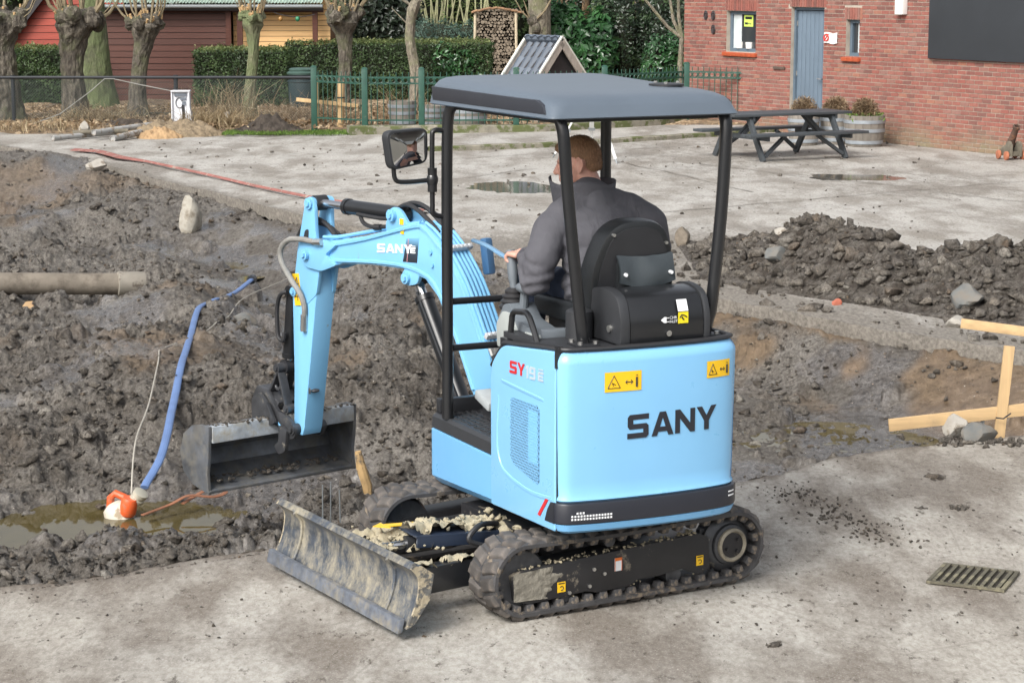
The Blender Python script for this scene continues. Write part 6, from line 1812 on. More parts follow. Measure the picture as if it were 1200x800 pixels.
def track(vc):
    P = stadium(RO, sag=0.012); th = 0.024; hw = 0.118
    rings = []
    for (u, z, nu, nz) in P:
        sec = [(-hw, -th), (-hw, -0.006), (-hw + 0.012, 0), (-0.03, 0.002), (0.03, 0.002), (hw - 0.012, 0), (hw, -0.006), (hw, -th), (0.03, -th - 0.003), (-0.03, -th - 0.003)]
        rings.append([(u + nu * d, vc + v, z + nz * d) for v, d in sec])
    rings.append(rings[0])
    mb = MB(); mb.loft(rings, caps=False)
    tr = part(mb, "track", RUB, MCT, sharp=40)
    per = 4 * CU + 2 * PI * RO; n = 43
    def at(s, rad, sag=0.0):
        s = s % per; L = 2 * CU; A = PI * RO
        if s < L: return (-CU + s, CZ - rad, 0.0, -1.0)
        s -= L
        if s < A: a = -PI / 2 + s / RO; return (CU + rad * math.cos(a), CZ + rad * math.sin(a), math.cos(a), math.sin(a))
        s -= A
        if s < L: return (CU - s, CZ + rad - 0.012 * math.sin(PI * s / L), 0.0, 1.0)
        s -= L; a = PI / 2 + s / RO; return (-CU + rad * math.cos(a), CZ + rad * math.sin(a), math.cos(a), math.sin(a))
    for k in range(n):
        for q in (0, 1):
            u, z, nu, nz = at((k + 0.5 * q) * per / n, RO)
            N = Vector((nu, 0, nz)); T = Vector((-nz, 0, nu)); S = Vector((0, 1, 0))
            v = vc + (-1 if q else 1) * 0.058
            M = Matrix((T, S, T.cross(S))).transposed().to_4x4()
            if (T.cross(S)).dot(N) < 0: M = Matrix((-T, S, (-T).cross(S))).transposed().to_4x4()
            M = Matrix.Translation((u - nu * 0.003, v, z - nz * 0.003)) @ M @ Matrix.Rotation(R(-16 if q else 16), 4, 'Z')
            obj_from("lug", lug_me, LUGM, tr, M)
        for q in (0.0,):
            u, z, nu, nz = at((k + 0.25) * per / n, RO - 0.038)
            N = Vector((-nu, 0, -nz)); T = Vector((nz, 0, -nu)); S = N.cross(T)
            M = Matrix.Translation((u, vc + (0.072 if vc > 0 else -0.072), z)) @ Matrix((T, S, N)).transposed().to_4x4()
            obj_from("inner_lug", inner_me, RUB, tr, M)
    s = 1 if vc > 0 else -1
    vo = vc + s * 0.088
    # frame beam
    mb = MB()
    beam = [(0.53, 0.075), (0.60, 0.10), (0.62, 0.225), (0.57, 0.245), (-0.46, 0.288), (-0.52, 0.26), (-0.53, 0.10), (-0.46, 0.075), (-0.36, 0.12), (-0.34, 0.12), (-0.22, 0.105), (-0.10, 0.105), (-0.05, 0.08), (0.14, 0.075), (0.2, 0.09)]
    mb.prism(beam, lambda a, b, d: (a, d, b), vc - s * 0.07, vo)
    fr = part(mb, "track_frame", FRAMEM, MC, bevel=0.006)
    if s > 0:
        e = vo + 0.0025
        for (u, z, w, h, m) in ((0.345, 0.135, 0.045, 0.050, YELD), (-0.465, 0.150, 0.042, 0.050, YELD), (0.02, 0.200, 0.042, 0.064, WHD)):
            mb = MB(); mb.box((u, e, z), (w, 0.002, h)); d = sub(mb, "warning_sticker", m, fr)
            mb = MB()
            if m is YELD:
                mb.box((u, e + 0.0015, z + h * 0.36), (w * 0.8, 0.001, h * 0.10)); mb.tube([(u + 0.010 * math.cos(a), e + 0.0015, z - 0.006 + 0.010 * math.sin(a)) for a in np.linspace(0.5, 5, 9)], 0.0022, 4); sub(mb, "sticker_print", INK, fr)
            else:
                mb.box((u, e + 0.0015, z + h * 0.40), (w, 0.001, h * 0.24)); mb.box((u - w * 0.46, e + 0.0015, z), (w * 0.07, 0.001, h)); mb.box((u + w * 0.46, e + 0.0015, z), (w * 0.07, 0.001, h)); sub(mb, "sticker_print", ORD, fr)
        for (u, z) in ((0.16, 0.195), (0.10, 0.165), (0.185, 0.115), (0.30, 0.10)):
            mb = MB(); mb.cyl((u, vo - 0.002, z), (u, vo + 0.008, z), 0.009, 10); sub(mb, "bolt", BOLT, fr)
        # caked clay on the front of the beam and along its ledge
        pts = []
        for k in range(150):
            u = random.uniform(-0.45, 0.58); pts.append((u, vo - random.uniform(0.0, 0.06), 0.288 - (u + 0.46) * 0.04 + random.uniform(-0.004, 0.006), random.uniform(0.005, 0.014)))
        for (uu, zz) in ((0.33, 0.085), (-0.07, 0.095), (-0.46, 0.10)):
            for k in range(14): pts.append((uu + random.gauss(0, 0.025), vo - 0.01, zz + random.gauss(0, 0.01), random.uniform(0.006, 0.014)))
        # a crust of dried mud over the front end of the beam
        crust(fr, "mud_crust", [(0.612, 0.10), (0.612, 0.235), (0.28, 0.25), (0.28, 0.085)], lambda a, b, d: (a, vo + d, b), 0.007, lambda a, b: sstep(0.31, 0.56, a + 0.10 * float(fbm(np.array(a * 14), np.array(b * 22), 4, 5))), 60, 26)
        o = scatter("caked_clay", pts, CLAY, 'stuff', fr)
    # idler, sprocket, rollers
    mb = MB(); M0 = Matrix.Translation((CU, vc, CZ)) @ Matrix.Rotation(PI / 2, 4, 'X')
    mb.lathe([(0.05, -0.06), (0.135, -0.055), (0.15, -0.03), (0.15, 0.03), (0.135, 0.055), (0.05, 0.06)], 28, M0); part(mb, "idler", IRON, MCT)
    M0 = Matrix.Translation((-CU, vc, CZ)) @ Matrix.Rotation(-PI / 2 * s, 4, 'X')
    mb = MB(); mb.lathe([(0.13, -0.05), (0.145, -0.04), (0.145, 0.035), (0.125, 0.055), (0.105, 0.06), (0.10, 0.075), (0.085, 0.082)], 32, M0); sp_ = part(mb, "sprocket", IRON, MCT)
    mb = MB(); mb.lathe([(0.085, 0.07), (0.085, 0.095), (0.074, 0.105), (0.066, 0.095), (0.062, 0.085)], 32, M0); sub(mb, "hub_ring", mat("worn_hub", (0.30, 0.27, 0.21), 0.6, 0.2, var=0.35, scale=20), sp_)
    mb = MB(); mb.lathe([(0.064, 0.08), (0.064, 0.092), (0.03, 0.096), (0.0, 0.097)], 28, M0)
    for a in (0.4, 2.2, 3.9):
        p = M0 @ Vector((0.04 * math.cos(a), 0.04 * math.sin(a), 0.09)); q = M0 @ Vector((0.04 * math.cos(a), 0.04 * math.sin(a), 0.106)); mb.cyl(p, q, 0.010, 6)
    sub(mb, "hub_cap", FRAMEM, sp_)
    mb = MB()
    for k in range(13):
        a = 2 * PI * k / 13; c = M0 @ Vector((0.15 * math.cos(a), 0.15 * math.sin(a), 0)); mb.cyl(c + Vector((0, -0.015, 0)), c + Vector((0, 0.015, 0)), 0.018, 6)
    sub(mb, "sprocket_teeth", IRON, sp_)
    for u in (-0.32, 0.0, 0.32):
        mb = MB(); mb.cyl((u, vc - 0.08, 0.092), (u, vc + 0.07, 0.092), 0.045, 16); part(mb, "roller", IRON, MC)
    mb = MB(); mb.cyl((0.05, vc - 0.06, 0.315), (0.05, vc + 0.06, 0.315), 0.032, 14); part(mb, "carrier_roller", IRON, MC)
track(0.572)
track(-0.572)

# ---- undercarriage centre, blade and its arms
mb = MB(); mb.box((-0.05, 0, 0.26), (0.80, 0.60, 0.17)); mb.box((-0.05, 0, 0.235), (0.45, 1.02, 0.10)); part(mb, "centre_frame", FRAMEM, MC, bevel=0.012)
mb = MB(); mb.lathe([(0.34, 0.33), (0.34, 0.40), (0.30, 0.41), (0.30, 0.465)], 36, Matrix.Translation((-0.1, 0.02, 0))); part(mb, "slew_ring", SATB, MC)
bc = -0.065; bw = 0.715
sec_f = []
for k in range(13):
    t_ = k / 12; z = 0.060 + 0.278 * t_
    u = 1.188 - 0.045 * math.sin(PI * (0.04 + 0.80 * t_)) - 0.045 * t_ + (0.035 * max(0, (t_ - 0.8) / 0.2) ** 1.5)
    sec_f.append((u, z))
sec = sec_f + [(sec_f[-1][0] - 0.012, 0.352), (sec_f[-1][0] - 0.06, 0.345), (1.035, 0.30), (1.06, 0.18), (1.14, 0.075), (1.18, 0.060)]
def vjit(rows): return rows
mb = MB()
rings = []
for k in range(25):
    v = bc - bw + 2 * bw * k / 24
    rings.append([(u, v, z) for u, z in sec])
mb.loft(rings); bl = part(mb, "dozer_blade", BLADEM, MC, sharp=30)
mb = MB(); mb.prism([(1.198, 0.045), (1.222, 0.041), (1.208, 0.105), (1.184, 0.107)], lambda a, b, d: (a, d, b), bc - bw - 0.002, bc + bw + 0.002); sub(mb, "cutting_edge", mat("worn_edge_steel", (0.16, 0.18, 0.215), 0.4, 0.4, var=0.4, scale=20, dirt=(0.33, 0.295, 0.225), dirt_amt=0.45, dirt_soft=0.2, dirt_rough=0.8), bl, bevel=0.003)
for v in (bc + 0.50, bc - 0.50):
    mb = MB(); mb.tube([(u + 0.004, v, z) for u, z in sec_f[1:]], 0.011, 6); sub(mb, "extension_seam", BLADEM, bl)
mb = MB(); mb.tube([(sec_f[-1][0] - 0.025, bc - bw, 0.347), (sec_f[-1][0] - 0.025, bc + bw, 0.347)], 0.016, 8); sub(mb, "top_tube", BLADEM, bl)
for s in (-1, 1):
    mb = MB(); mb.prism([(u, z) for u, z in sec], lambda a, b, d: (a, d, b), bc + s * (bw - 0.001), bc + s * (bw + 0.012)); sub(mb, "end_plate", mat("muddy_end_plate", (0.10, 0.10, 0.095), 0.6, var=0.5, scale=30, bump=0.8, bscale=45, bdist=0.01, dirt=(0.36, 0.31, 0.22), dirt_amt=0.55, dirt_scale=22), bl)
for s in (-1, 1):
    mb = MB(); mb.bar((0.30, s * 0.34, 0.20), (1.06, s * 0.34, 0.17), 0.07, 0.13); part(mb, "blade_arm", BLACKP if s > 0 else FRAMEM, MC, bevel=0.008)
mb = MB(); mb.bar((0.30, 0.1, 0.30), (0.86, 0.08, 0.34), 0.21, 0.012); mb.bar((0.30, 0.195, 0.28), (0.86, 0.175, 0.315), 0.02, 0.06); cv = part(mb, "cylinder_cover", mat("blue_black_paint", (0.022, 0.032, 0.055), 0.35, var=0.2, dirt=(0.36, 0.31, 0.22), dirt_amt=0.12), MC, bevel=0.003)
mb = MB(); mb.prism([(0.73, -0.10), (0.90, -0.10), (0.90, -0.13), (0.97, -0.075), (0.90, -0.02), (0.90, -0.05), (0.73, -0.05)], lambda a, b, d: (a, b, 0.338 + (a - 0.8) * 0.06 + d), 0.0, 0.004); sub(mb, "arrow_decal", YELD, cv)
mb = MB(); mb.cyl((0.62, 0.08, 0.275), (0.86, 0.05, 0.275), 0.042, 16); cy = part(mb, "blade_cylinder", SATB, MC)
mb = MB(); mb.cyl((0.86, 0.05, 0.275), (1.08, 0.02, 0.27), 0.022, 14); sub(mb, "rod", STEEL, cy)
nzf = lambda x, y, k, sd: float(fbm(np.array(x * k), np.array(y * k), 4, sd))
crust(DG, "clay_crust", [(0.32, 0.00), (0.32, 0.175), (0.86, 0.165), (0.86, -0.01)], lambda a, b, d: Vector((a, b, 0.308 + (a - 0.3) * 0.071 + d)), 0.045, lambda a, b: 0.15 + 0.95 * max(0, min(1, 1.6 - abs((b - 0.085) / 0.07) + 0.9 * nzf(a, b, 16, 3))), 60, 22, MC, CLAY)
crust(DG, "clay_crust", [(0.34, 0.30), (0.34, 0.385), (0.98, 0.385), (0.98, 0.30)], lambda a, b, d: Vector((a, b, 0.262 - (a - 0.3) * 0.04 + d)), 0.03, lambda a, b: 0.1 + max(0, 0.6 + 0.9 * nzf(a, b, 13, 8)), 60, 12, MC, CLAY)
crust(DG, "clay_crust", [(0.78, -0.20), (0.78, 0.20), (1.04, 0.20), (1.04, -0.20)], lambda a, b, d: Vector((a, b, 0.275 + d)), 0.04, lambda a, b: max(0, 0.35 + 1.1 * nzf(a, b, 11, 12)), 34, 34, MC, CLAY)
pts = [(random.uniform(0.35, 0.84), random.uniform(0.02, 0.17), 0.35 + random.uniform(0, 0.03), random.uniform(0.010, 0.030)) for _ in range(36)]
pts += [(random.uniform(0.75, 1.02), random.gauss(0.0, 0.14), 0.285 + random.uniform(-0.02, 0.02), random.uniform(0.010, 0.026)) for _ in range(30)]
pts += [(0.47 + random.gauss(0, 0.03), 0.33 + random.gauss(0, 0.03), 0.30 + abs(random.gauss(0, 0.025)), random.uniform(0.02, 0.045)) for _ in range(12)]
o = scatter("clay_lumps", pts, CLAY, 'stuff', DG); o.matrix_basis = MC
mb = MB(); mb.tube(smooth_path([(0.40, 0.15, 0.34), (0.55, 0.24, 0.37), (0.62, 0.26, 0.31), (0.50, 0.27, 0.26)], 6), 0.014, 8); part(mb, "blade_hose", HOSE, MC)

# ---- upper body
def rounded(pts, r, n=5):
    """round the corners of a plan polygon"""
    out = []
    m = len(pts)
    for i in range(m):
        p0, p, p1 = Vector((*pts[i - 1], 0)), Vector((*pts[i], 0)), Vector((*pts[(i + 1) % m], 0))
        rr = r[i] if isinstance(r, (list, tuple)) else r
        a = (p0 - p).normalized(); b = (p1 - p).normalized()
        rr_ = min(rr, (p0 - p).length * 0.45, (p1 - p).length * 0.45)
        if rr <= 0:
            out.append((p.x, p.y)); continue
        for k in range(n + 1):
            t_ = k / n
            q = (p + a * rr_) * (1 - t_) ** 2 + p * 2 * t_ * (1 - t_) + (p + b * rr_) * t_ ** 2
            out.append((q.x, q.y))
    return out
# rear outline from the left seam round the tail to the right seam
tail = []
cl = [(-0.786, 0.478), (-0.80, 0.474), (-0.822, 0.455), (-0.838, 0.425), (-0.850, 0.36), (-0.863, 0.26), (-0.871, 0.13), (-0.874, 0.0), (-0.871, -0.13), (-0.861, -0.26), (-0.843, -0.37), (-0.820, -0.435), (-0.79, -0.468), (-0.74, -0.478), (-0.40, -0.478), (-0.075, -0.478)]
tail = [(p.x, p.y) for p in smooth_path([(a, b, 0) for a, b in cl], 4)]
def tail_u(v):
    best = [(-t_[0], t_[1]) for t_ in tail if t_[0] < -0.74]
    vs = [t_[1] for t_ in best][::-1]; us = [-t_[0] for t_ in best][::-1]
    return float(np.interp(v, vs, us))
tp_ = [Vector((*p, 0)) for p in tail]
tn = []
for i in range(len(tp_)):
    d = (tp_[min(i + 1, len(tp_) - 1)] - tp_[max(0, i - 1)]).normalized(); tn.append(Vector((d.y, -d.x, 0)) * -1)
if tn[len(tn) // 2].x > 0: tn = [-q for q in tn]
def tail_skin(levels, thick=0.02):
    mb = MB(); rings = []
    for z, ins in levels:
        rings.append([tuple(p + q * (-ins) + Vector((0, 0, z))) for p, q in zip(tp_, tn)])
    g = rings
    mb.sheet(g)
    return mb
mb = tail_skin([(0.50, 0.016), (0.606, 0.018), (0.618, 0.004), (0.626, 0.006), (0.640, 0.013), (0.70, 0.010), (1.0, 0.006), (1.255, 0.002), (1.270, 0.004), (1.292, 0.016), (1.308, 0.030), (1.316, 0.046)])
cw = part(mb, "tail_cover", BLUE, sharp=30)
mb = tail_skin([(0.455, 0.05), (0.462, 0.03), (0.475, 0.008), (0.505, -0.004), (0.512, 0.012)]); part(mb, "tail_lower_band", BLUE2, sharp=30)
mb = tail_skin([(0.508, 0.01), (0.510, -0.006), (0.515, -0.009), (0.598, -0.010), (0.606, -0.006), (0.610, 0.008)]); st = part(mb, "tail_stripe", DKST, sharp=30)
# reflector dots on the stripe (left) and two white bars (right)
mb = MB()
for r_i in range(3):
    for k in range(14):
        if r_i == 2 and k > 2: continue
        if r_i == 2: vv = 0.415 - 0.0145 * (k + 1)
        else: vv = 0.425 - 0.0145 * k
        z = 0.535 + r_i * 0.0145
        uu = tail_u(vv) ; mb.box((uu - 0.0115, vv, z), (0.003, 0.0085, 0.0085))
sub(mb, "reflector_dots", WHD, st)
mb = MB()
for z in (0.560, 0.580):
    for k in range(4):
        va, vb = -0.415 - 0.013 * k, -0.415 - 0.013 * (k + 1)
        mb.bar((tail_u(va) - 0.0115, va, z), (tail_u(vb) - 0.0115, vb, z), 0.003, 0.006)
sub(mb, "white_bars", WHD, st)
# left side panel with seam
mb = MB(); side = rounded([(-0.070, 0.440), (-0.066, 1.135), (-0.19, 1.252), (-0.774, 1.312), (-0.774, 0.465)], [0.02, 0.06, 0.06, 0.02, 0.02])
mb.prism(side, lambda a, b, d: (a, d, b), 0.20, 0.478)
sp_panel = part(mb, "side_panel", BLUE, bevel=0.018, seg=3)
# raised swage lines
mb = MB(); mb.tube(smooth_path([(-0.16, 0.474, 1.00), (-0.14, 0.476, 0.80), (-0.16, 0.476, 0.70), (-0.24, 0.476, 0.635), (-0.50, 0.476, 0.60), (-0.74, 0.476, 0.615)], 8), 0.012, 8, True, (1.0, 0.55)); mb.tube(smooth_path([(-0.20, 0.474, 1.080), (-0.24, 0.477, 1.078), (-0.60, 0.477, 1.065), (-0.66, 0.474, 1.062)], 6), 0.010, 8, True, (1, 0.5)); sub(mb, "swage_line", BLUE, sp_panel)
# grille: dark backing, blue lattice
vent = [(-0.300, 1.005), (-0.318, 1.018), (-0.585, 1.028), (-0.612, 1.010), (-0.612, 0.665), (-0.595, 0.655), (-0.33, 0.700), (-0.300, 0.735)]
mb = MB(); mb.prism(vent, lambda a, b, d: (a, d, b), 0.470, 0.4795); vb = sub(mb, "vent_backing", mat("vent_dark", (0.022, 0.034, 0.055), 0.6, var=0.2), sp_panel)
def clip_seg(p, q, poly):
    p = np.array(p, float); q = np.array(q, float); t0, t1 = 0.0, 1.0; d = q - p
    n = len(poly); ar = sum(poly[i][0] * poly[(i + 1) % n][1] - poly[(i + 1) % n][0] * poly[i][1] for i in range(n))
    for i in range(n):
        a = np.array(poly[i]); b = np.array(poly[(i + 1) % n]); e = b - a
        nrm = np.array([-e[1], e[0]]) * (1 if ar > 0 else -1)
        num = nrm @ (p - a); den = nrm @ d
        if abs(den) < 1e-12:
            if num < 0: return None
        elif den > 0: t0 = max(t0, -num / den)
        else: t1 = min(t1, -num / den)
    return None if t0 >= t1 - 1e-4 else (p + d * t0, p + d * t1)
mb = MB()
for k in range(-30, 60):
    for sg in (1, -1):
        c = -0.30 - k * 0.0155
        seg_ = clip_seg((c, 0.6), (c - sg * 0.30, 1.12), vent)
        if seg_:
            a, b = seg_; mb.bar((a[0], 0.4805, a[1]), (b[0], 0.4805, b[1]), 0.0034, 0.002, Vector((0, 1, 0)))
sub(mb, "vent_mesh", BLUE, sp_panel, kind='stuff', sharp=0)
mb = MB(); mb.box((-0.545, 0.4797, 0.87), (0.10, 0.001, 0.25)); sub(mb, "vent_blank", BLUE2, sp_panel)
# seam gap cover, stripe tail and red slash on the side panel
mb = MB(); mb.prism([(-0.772, 0.505), (-0.772, 0.605), (-0.735, 0.60), (-0.700, 0.555), (-0.675, 0.500)], lambda a, b, d: (a, d, b), 0.476, 0.4815); sub(mb, "stripe_tail", DKST, sp_panel)
mb = MB(); mb.prism([(-0.600, 0.512), (-0.625, 0.508), (-0.712, 0.605), (-0.688, 0.610)], lambda a, b, d: (a, d, b), 0.476, 0.4815); sub(mb, "red_slash", REDD, sp_panel)
mb = MB(); mb.box((-0.780, 0.455, 0.89), (0.012, 0.03, 0.84)); part(mb, "panel_seam", SATB)
mb = MB(); mb.bar((-0.786, 0.472, 1.235), (-0.774, 0.466, 1.335), 0.02, 0.02); part(mb, "seam_latch", SATB)
# inner core so nothing shows through
mb = MB(); mb.box((-0.42, 0.0, 0.87), (0.68, 0.86, 0.80)); part(mb, "engine_bay", SATB)
# deck and rubber rim
deck = [(p.x - q.x * 0.03, p.y - q.y * 0.03) for p, q in zip(tp_, tn)]
deck = deck + [(-0.08, -0.30), (-0.15, 0.20), (-0.15, 0.445), (-0.20, 0.445), (-0.77, 0.445)]
mb = MB(); mb.prism(deck, lambda a, b, d: (a, b, d + max(0, -(a + 0.8)) * 0), 1.285, 1.312); part(mb, "deck", DKPL, bevel=0.004)
rim = [Vector((p.x - q.x * 0.030, p.y - q.y * 0.030, 1.322)) for p, q in zip(tp_, tn)][::-1]
lf = smooth_path([(-0.79, 0.452, 1.322), (-0.60, 0.452, 1.305), (-0.35, 0.452, 1.278), (-0.20, 0.452, 1.262), (-0.16, 0.452, 1.235), (-0.05, 0.452, 1.13)], 5)
mb = MB(); mb.tube(rim, 0.016, 8, True, (0.7, 1)); mb.tube(lf, 0.020, 8, True, (0.7, 1)); part(mb, "deck_rim", HOSE)
mb = MB(); mb.prism([(-0.77, 1.29), (-0.20, 1.235), (-0.08, 1.12), (-0.08, 1.05), (-0.77, 1.05)], lambda a, b, d: (a, d, b), 0.18, 0.447); part(mb, "side_deck", DKPL)
# front floor box
mb = MB(); plan = rounded([(-0.074, 0.476), (-0.074, -0.476), (0.66, -0.476), (0.705, -0.40), (0.705, 0.40), (0.69, 0.476)], [0.0, 0.0, 0.06, 0.06, 0.06, 0.05])
rings = []
for z, ins in ((0.395, 0.05), (0.405, 0.02), (0.43, 0.0), (0.55, 0.0), (0.675, 0.0), (0.682, 0.012)):
    rings.append([(a - (ins if a > 0.3 else 0), b - math.copysign(min(ins, 0.03), b) * (1 if abs(b) > 0.3 else 0), z + (0.035 * (0.69 - a) / 0.76 if z < 0.45 else 0)) for a, b in plan])
mb.loft(rings); part(mb, "floor_box", BLUE2, sharp=30)
mb = MB(); rings = []
for z, ins in ((0.678, 0.012), (0.690, 0.0), (0.745, 0.004), (0.762, 0.018), (0.762, 0.035)):
    rings.append([(a - (ins if a > 0.3 else 0), b - math.copysign(ins, b) * (1 if abs(b) > 0.3 else 0), z) for a, b in plan])
mb.loft(rings); fl_ = part(mb, "floor_mat", DKPL, sharp=30)
mb = MB()
for i in range(16):
    for j in range(8):
        u = 0.02 + i * 0.040 + (0.02 if j % 2 else 0); v = 0.14 + j * 0.040
        if u > 0.62: continue
        mb.box((u, v, 0.7645), (0.030, 0.012, 0.006), Matrix.Rotation(R(35 if (i + j) % 2 else -35), 3, 'Z'))
sub(mb, "floor_tread", SATB, fl_, sharp=20)
mb = MB(); mb.box((0.64, 0.1, 0.80), (0.05, 0.7, 0.075)); part(mb, "toe_rail", SATB, bevel=0.006)
mb = MB(); mb.box((0.46, 0.235, 0.845), (0.18, 0.10, 0.05), Matrix.Rotation(R(-14), 3, 'Y')); pd = part(mb, "travel_pedal", mat("pedal_grey", (0.36, 0.39, 0.40), 0.55, var=0.15), bevel=0.012)
mb = MB(); mb.box((0.44, 0.235, 0.79), (0.10, 0.06, 0.08)); sub(mb, "pedal_bracket", SATB, pd)
# swing bracket at the nose
mb = MB(); mb.box((0.74, 0.0, 0.58), (0.20, 0.26, 0.30)); part(mb, "swing_bracket", BLUEA, bevel=0.02)

# ---- lettering
def letter_polys(ch):
    """wide squared capitals, box 1.0 high; returns polygons"""
    t_ = 0.235
    if ch == 'S':
        return 1.22, [[(0.14, 1.0), (0.02, 0.88), (0.02, 0.50), (0.12, 0.385), (0.32, 0.385), (0.32, 0.60), (0.30, 0.78), (1.16, 0.78), (1.16, 1.0)], [(0.32, 0.60), (0.32, 0.385), (0.86, 0.385), (0.86, 0.22), (1.14, 0.20), (1.14, 0.50), (1.03, 0.60)], [(0.0, 0.0), (1.02, 0.0), (1.14, 0.11), (1.14, 0.20), (0.86, 0.22), (0.0, 0.22)]]
    if ch == 'A':
        return 1.22, [[(0.0, 0), (0.29, 0), (0.72, 1.0), (0.44, 1.0)], [(0.93, 0), (1.22, 0), (0.78, 1.0), (0.50, 1.0), (0.61, 0.76)], [(0.28, 0.17), (0.94, 0.17), (0.85, 0.37), (0.37, 0.37)]]
    if ch == 'N':
        return 1.14, [[(0, 0), (0.27, 0), (0.27, 1.0), (0, 1.0)], [(0.87, 0), (1.14, 0), (1.14, 1.0), (0.87, 1.0)], [(0.27, 1.0), (0.27, 0.62), (0.87, 0.0), (0.87, 0.38)]]
    if ch == 'Y':
        return 1.20, [[(0.0, 1.0), (0.32, 1.0), (0.60, 0.60), (0.46, 0.38)], [(1.20, 1.0), (0.88, 1.0), (0.60, 0.60), (0.46, 0.38), (0.74, 0.38)], [(0.46, 0), (0.74, 0), (0.74, 0.39), (0.46, 0.39)]]
    if ch == '1':
        return 0.52, [[(0.22, 0), (0.48, 0), (0.48, 1.0), (0.22, 1.0)], [(0.0, 0.70), (0.22, 0.76), (0.22, 1.0)]]
    if ch == '9':
        return 1.0, [[(0.02, 0.40), (0.28, 0.50), (0.28, 0.80), (0.12, 1.0), (0.02, 0.88)], [(0.12, 1.0), (0.28, 0.80), (0.72, 0.80), (0.88, 1.0)], [(0.88, 1.0), (0.72, 0.80), (0.72, 0.25), (0.60, 0.0), (0.88, 0.0), (0.98, 0.12), (0.98, 0.88)], [(0.02, 0.40), (0.72, 0.40), (0.72, 0.56), (0.28, 0.56)], [(0.1, 0.0), (0.62, 0.0), (0.72, 0.2), (0.1, 0.2)]]
    if ch == 'E':
        return 1.0, [[(0.04, 0.0), (0.30, 0.0), (0.30, 0.78), (0.04, 0.68)], [(0.30, 0.58), (0.30, 0.78), (0.98, 0.78), (0.98, 0.58)], [(0.30, 0.29), (0.30, 0.47), (0.90, 0.47), (0.90, 0.29)], [(0.30, 0.0), (0.30, 0.19), (0.98, 0.19), (0.98, 0.0)], [(0.15, 0.9), (0.98, 0.9), (0.98, 1.0), (0.15, 1.0)]]
    if ch == 'C':
        return 1.0, [[(0, 0), (0.25, 0.2), (0.25, 0.8), (0, 1)], [(0, 1), (0.25, 0.8), (1, 0.8), (1, 1)], [(0, 0), (1, 0), (1, 0.2), (0.25, 0.2)]]
    return 0.4, []
def word(text, parent, name, m, origin, ex, ez, h, gap=0.16, mapf=None, th=0.003, subname=True):
    x = 0.0
    for ch in text:
        w, polys = letter_polys(ch)
        mb = MB()
        for k, pl in enumerate(polys):
            def fn(a, b, d, kk=k): return mapf(x * h + a * h, b * h, d + 0.0003 * kk)
            mb.prism(pl, fn, 0.0, th)
        mb.build(name, m, parent, None, sharp=20)
        x += w + gap
    return x * h
# tail lettering: runs from v=0.13 to v=-0.37 as seen from behind, left to right
hL = 0.112
def tail_map(a, b, d):
    v = 0.150 - a * 0.855; return (tail_u(v) + 0.0058 - d, v, 0.892 + b + a * 0.012)
word("SANY", cw, "letter", DKST, None, None, None, hL, 0.10, tail_map, 0.002)
hs = 0.060
def side_map(a, b, d): return (-0.292 - a * 1.12, 0.4785 + d, 1.135 + b + a * 0.05)
word("SY", sp_panel, "letter", REDD, None, None, None, hs, 0.06, side_map, 0.002)
def side_map2(a, b, d): return (-0.292 - 0.172 - a * 1.1, 0.4785 + d, 1.139 + b + a * 0.05)
word("19", sp_panel, "letter", mat("silver_decal", (0.52, 0.62, 0.70), 0.35, 0.2, var=0.03), None, None, None, hs, 0.14, side_map2, 0.002)
def side_map3(a, b, d): return (-0.292 - 0.305 - a * 1.05, 0.4785 + d, 1.148 + b + a * 0.05)
word("E", sp_panel, "letter", MATS["silver_decal"], None, None, None, hs * 0.95, 0.1, side_map3, 0.002)
# yellow warning plates on the tail
def tail_plate(v0, v1, z0, z1):
    mb = MB(); n = 5
    for k in range(n):
        va, vb = v0 + (v1 - v0) * k / n, v0 + (v1 - v0) * (k + 1) / n
        mb.add([(tail_u(va) + 0.0008, va, z0), (tail_u(vb) + 0.0008, vb, z0), (tail_u(vb) + 0.0002, vb, z1), (tail_u(va) + 0.0002, va, z1)], [(0, 1, 2, 3)])
    pl = sub(mb, "warning_plate", YELD, cw, fix=False)
    mb = MB(); W = v1 - v0; Hh = z1 - z0
    def p(a, b): v = v0 + W * a; return (tail_u(v) - 0.0002, v, z0 + Hh * b)
    def ln(a, b, r=0.0018): mb.tube([p(*a), p(*b)], r, 4)
    for a, b in (((0.08, 0.18), (0.42, 0.18)), ((0.42, 0.18), (0.25, 0.82)), ((0.25, 0.82), (0.08, 0.18)), ((0.20, 0.45), (0.30, 0.33)), ((0.20, 0.45), (0.24, 0.28))): ln(a, b)
    ln((0.56, 0.45), (0.76, 0.45), 0.0022); ln((0.56, 0.45), (0.61, 0.55)); ln((0.56, 0.45), (0.61, 0.35)); ln((0.76, 0.45), (0.71, 0.55)); ln((0.76, 0.45), (0.71, 0.35))
    ln((0.87, 0.18), (0.87, 0.68), 0.0055); ln((0.87, 0.78), (0.87, 0.80), 0.006)
    sub(mb, "plate_print", INK, cw)
tail_plate(0.268, 0.082, 1.120, 1.212)
tail_plate(-0.275, -0.415, 1.142, 1.222)

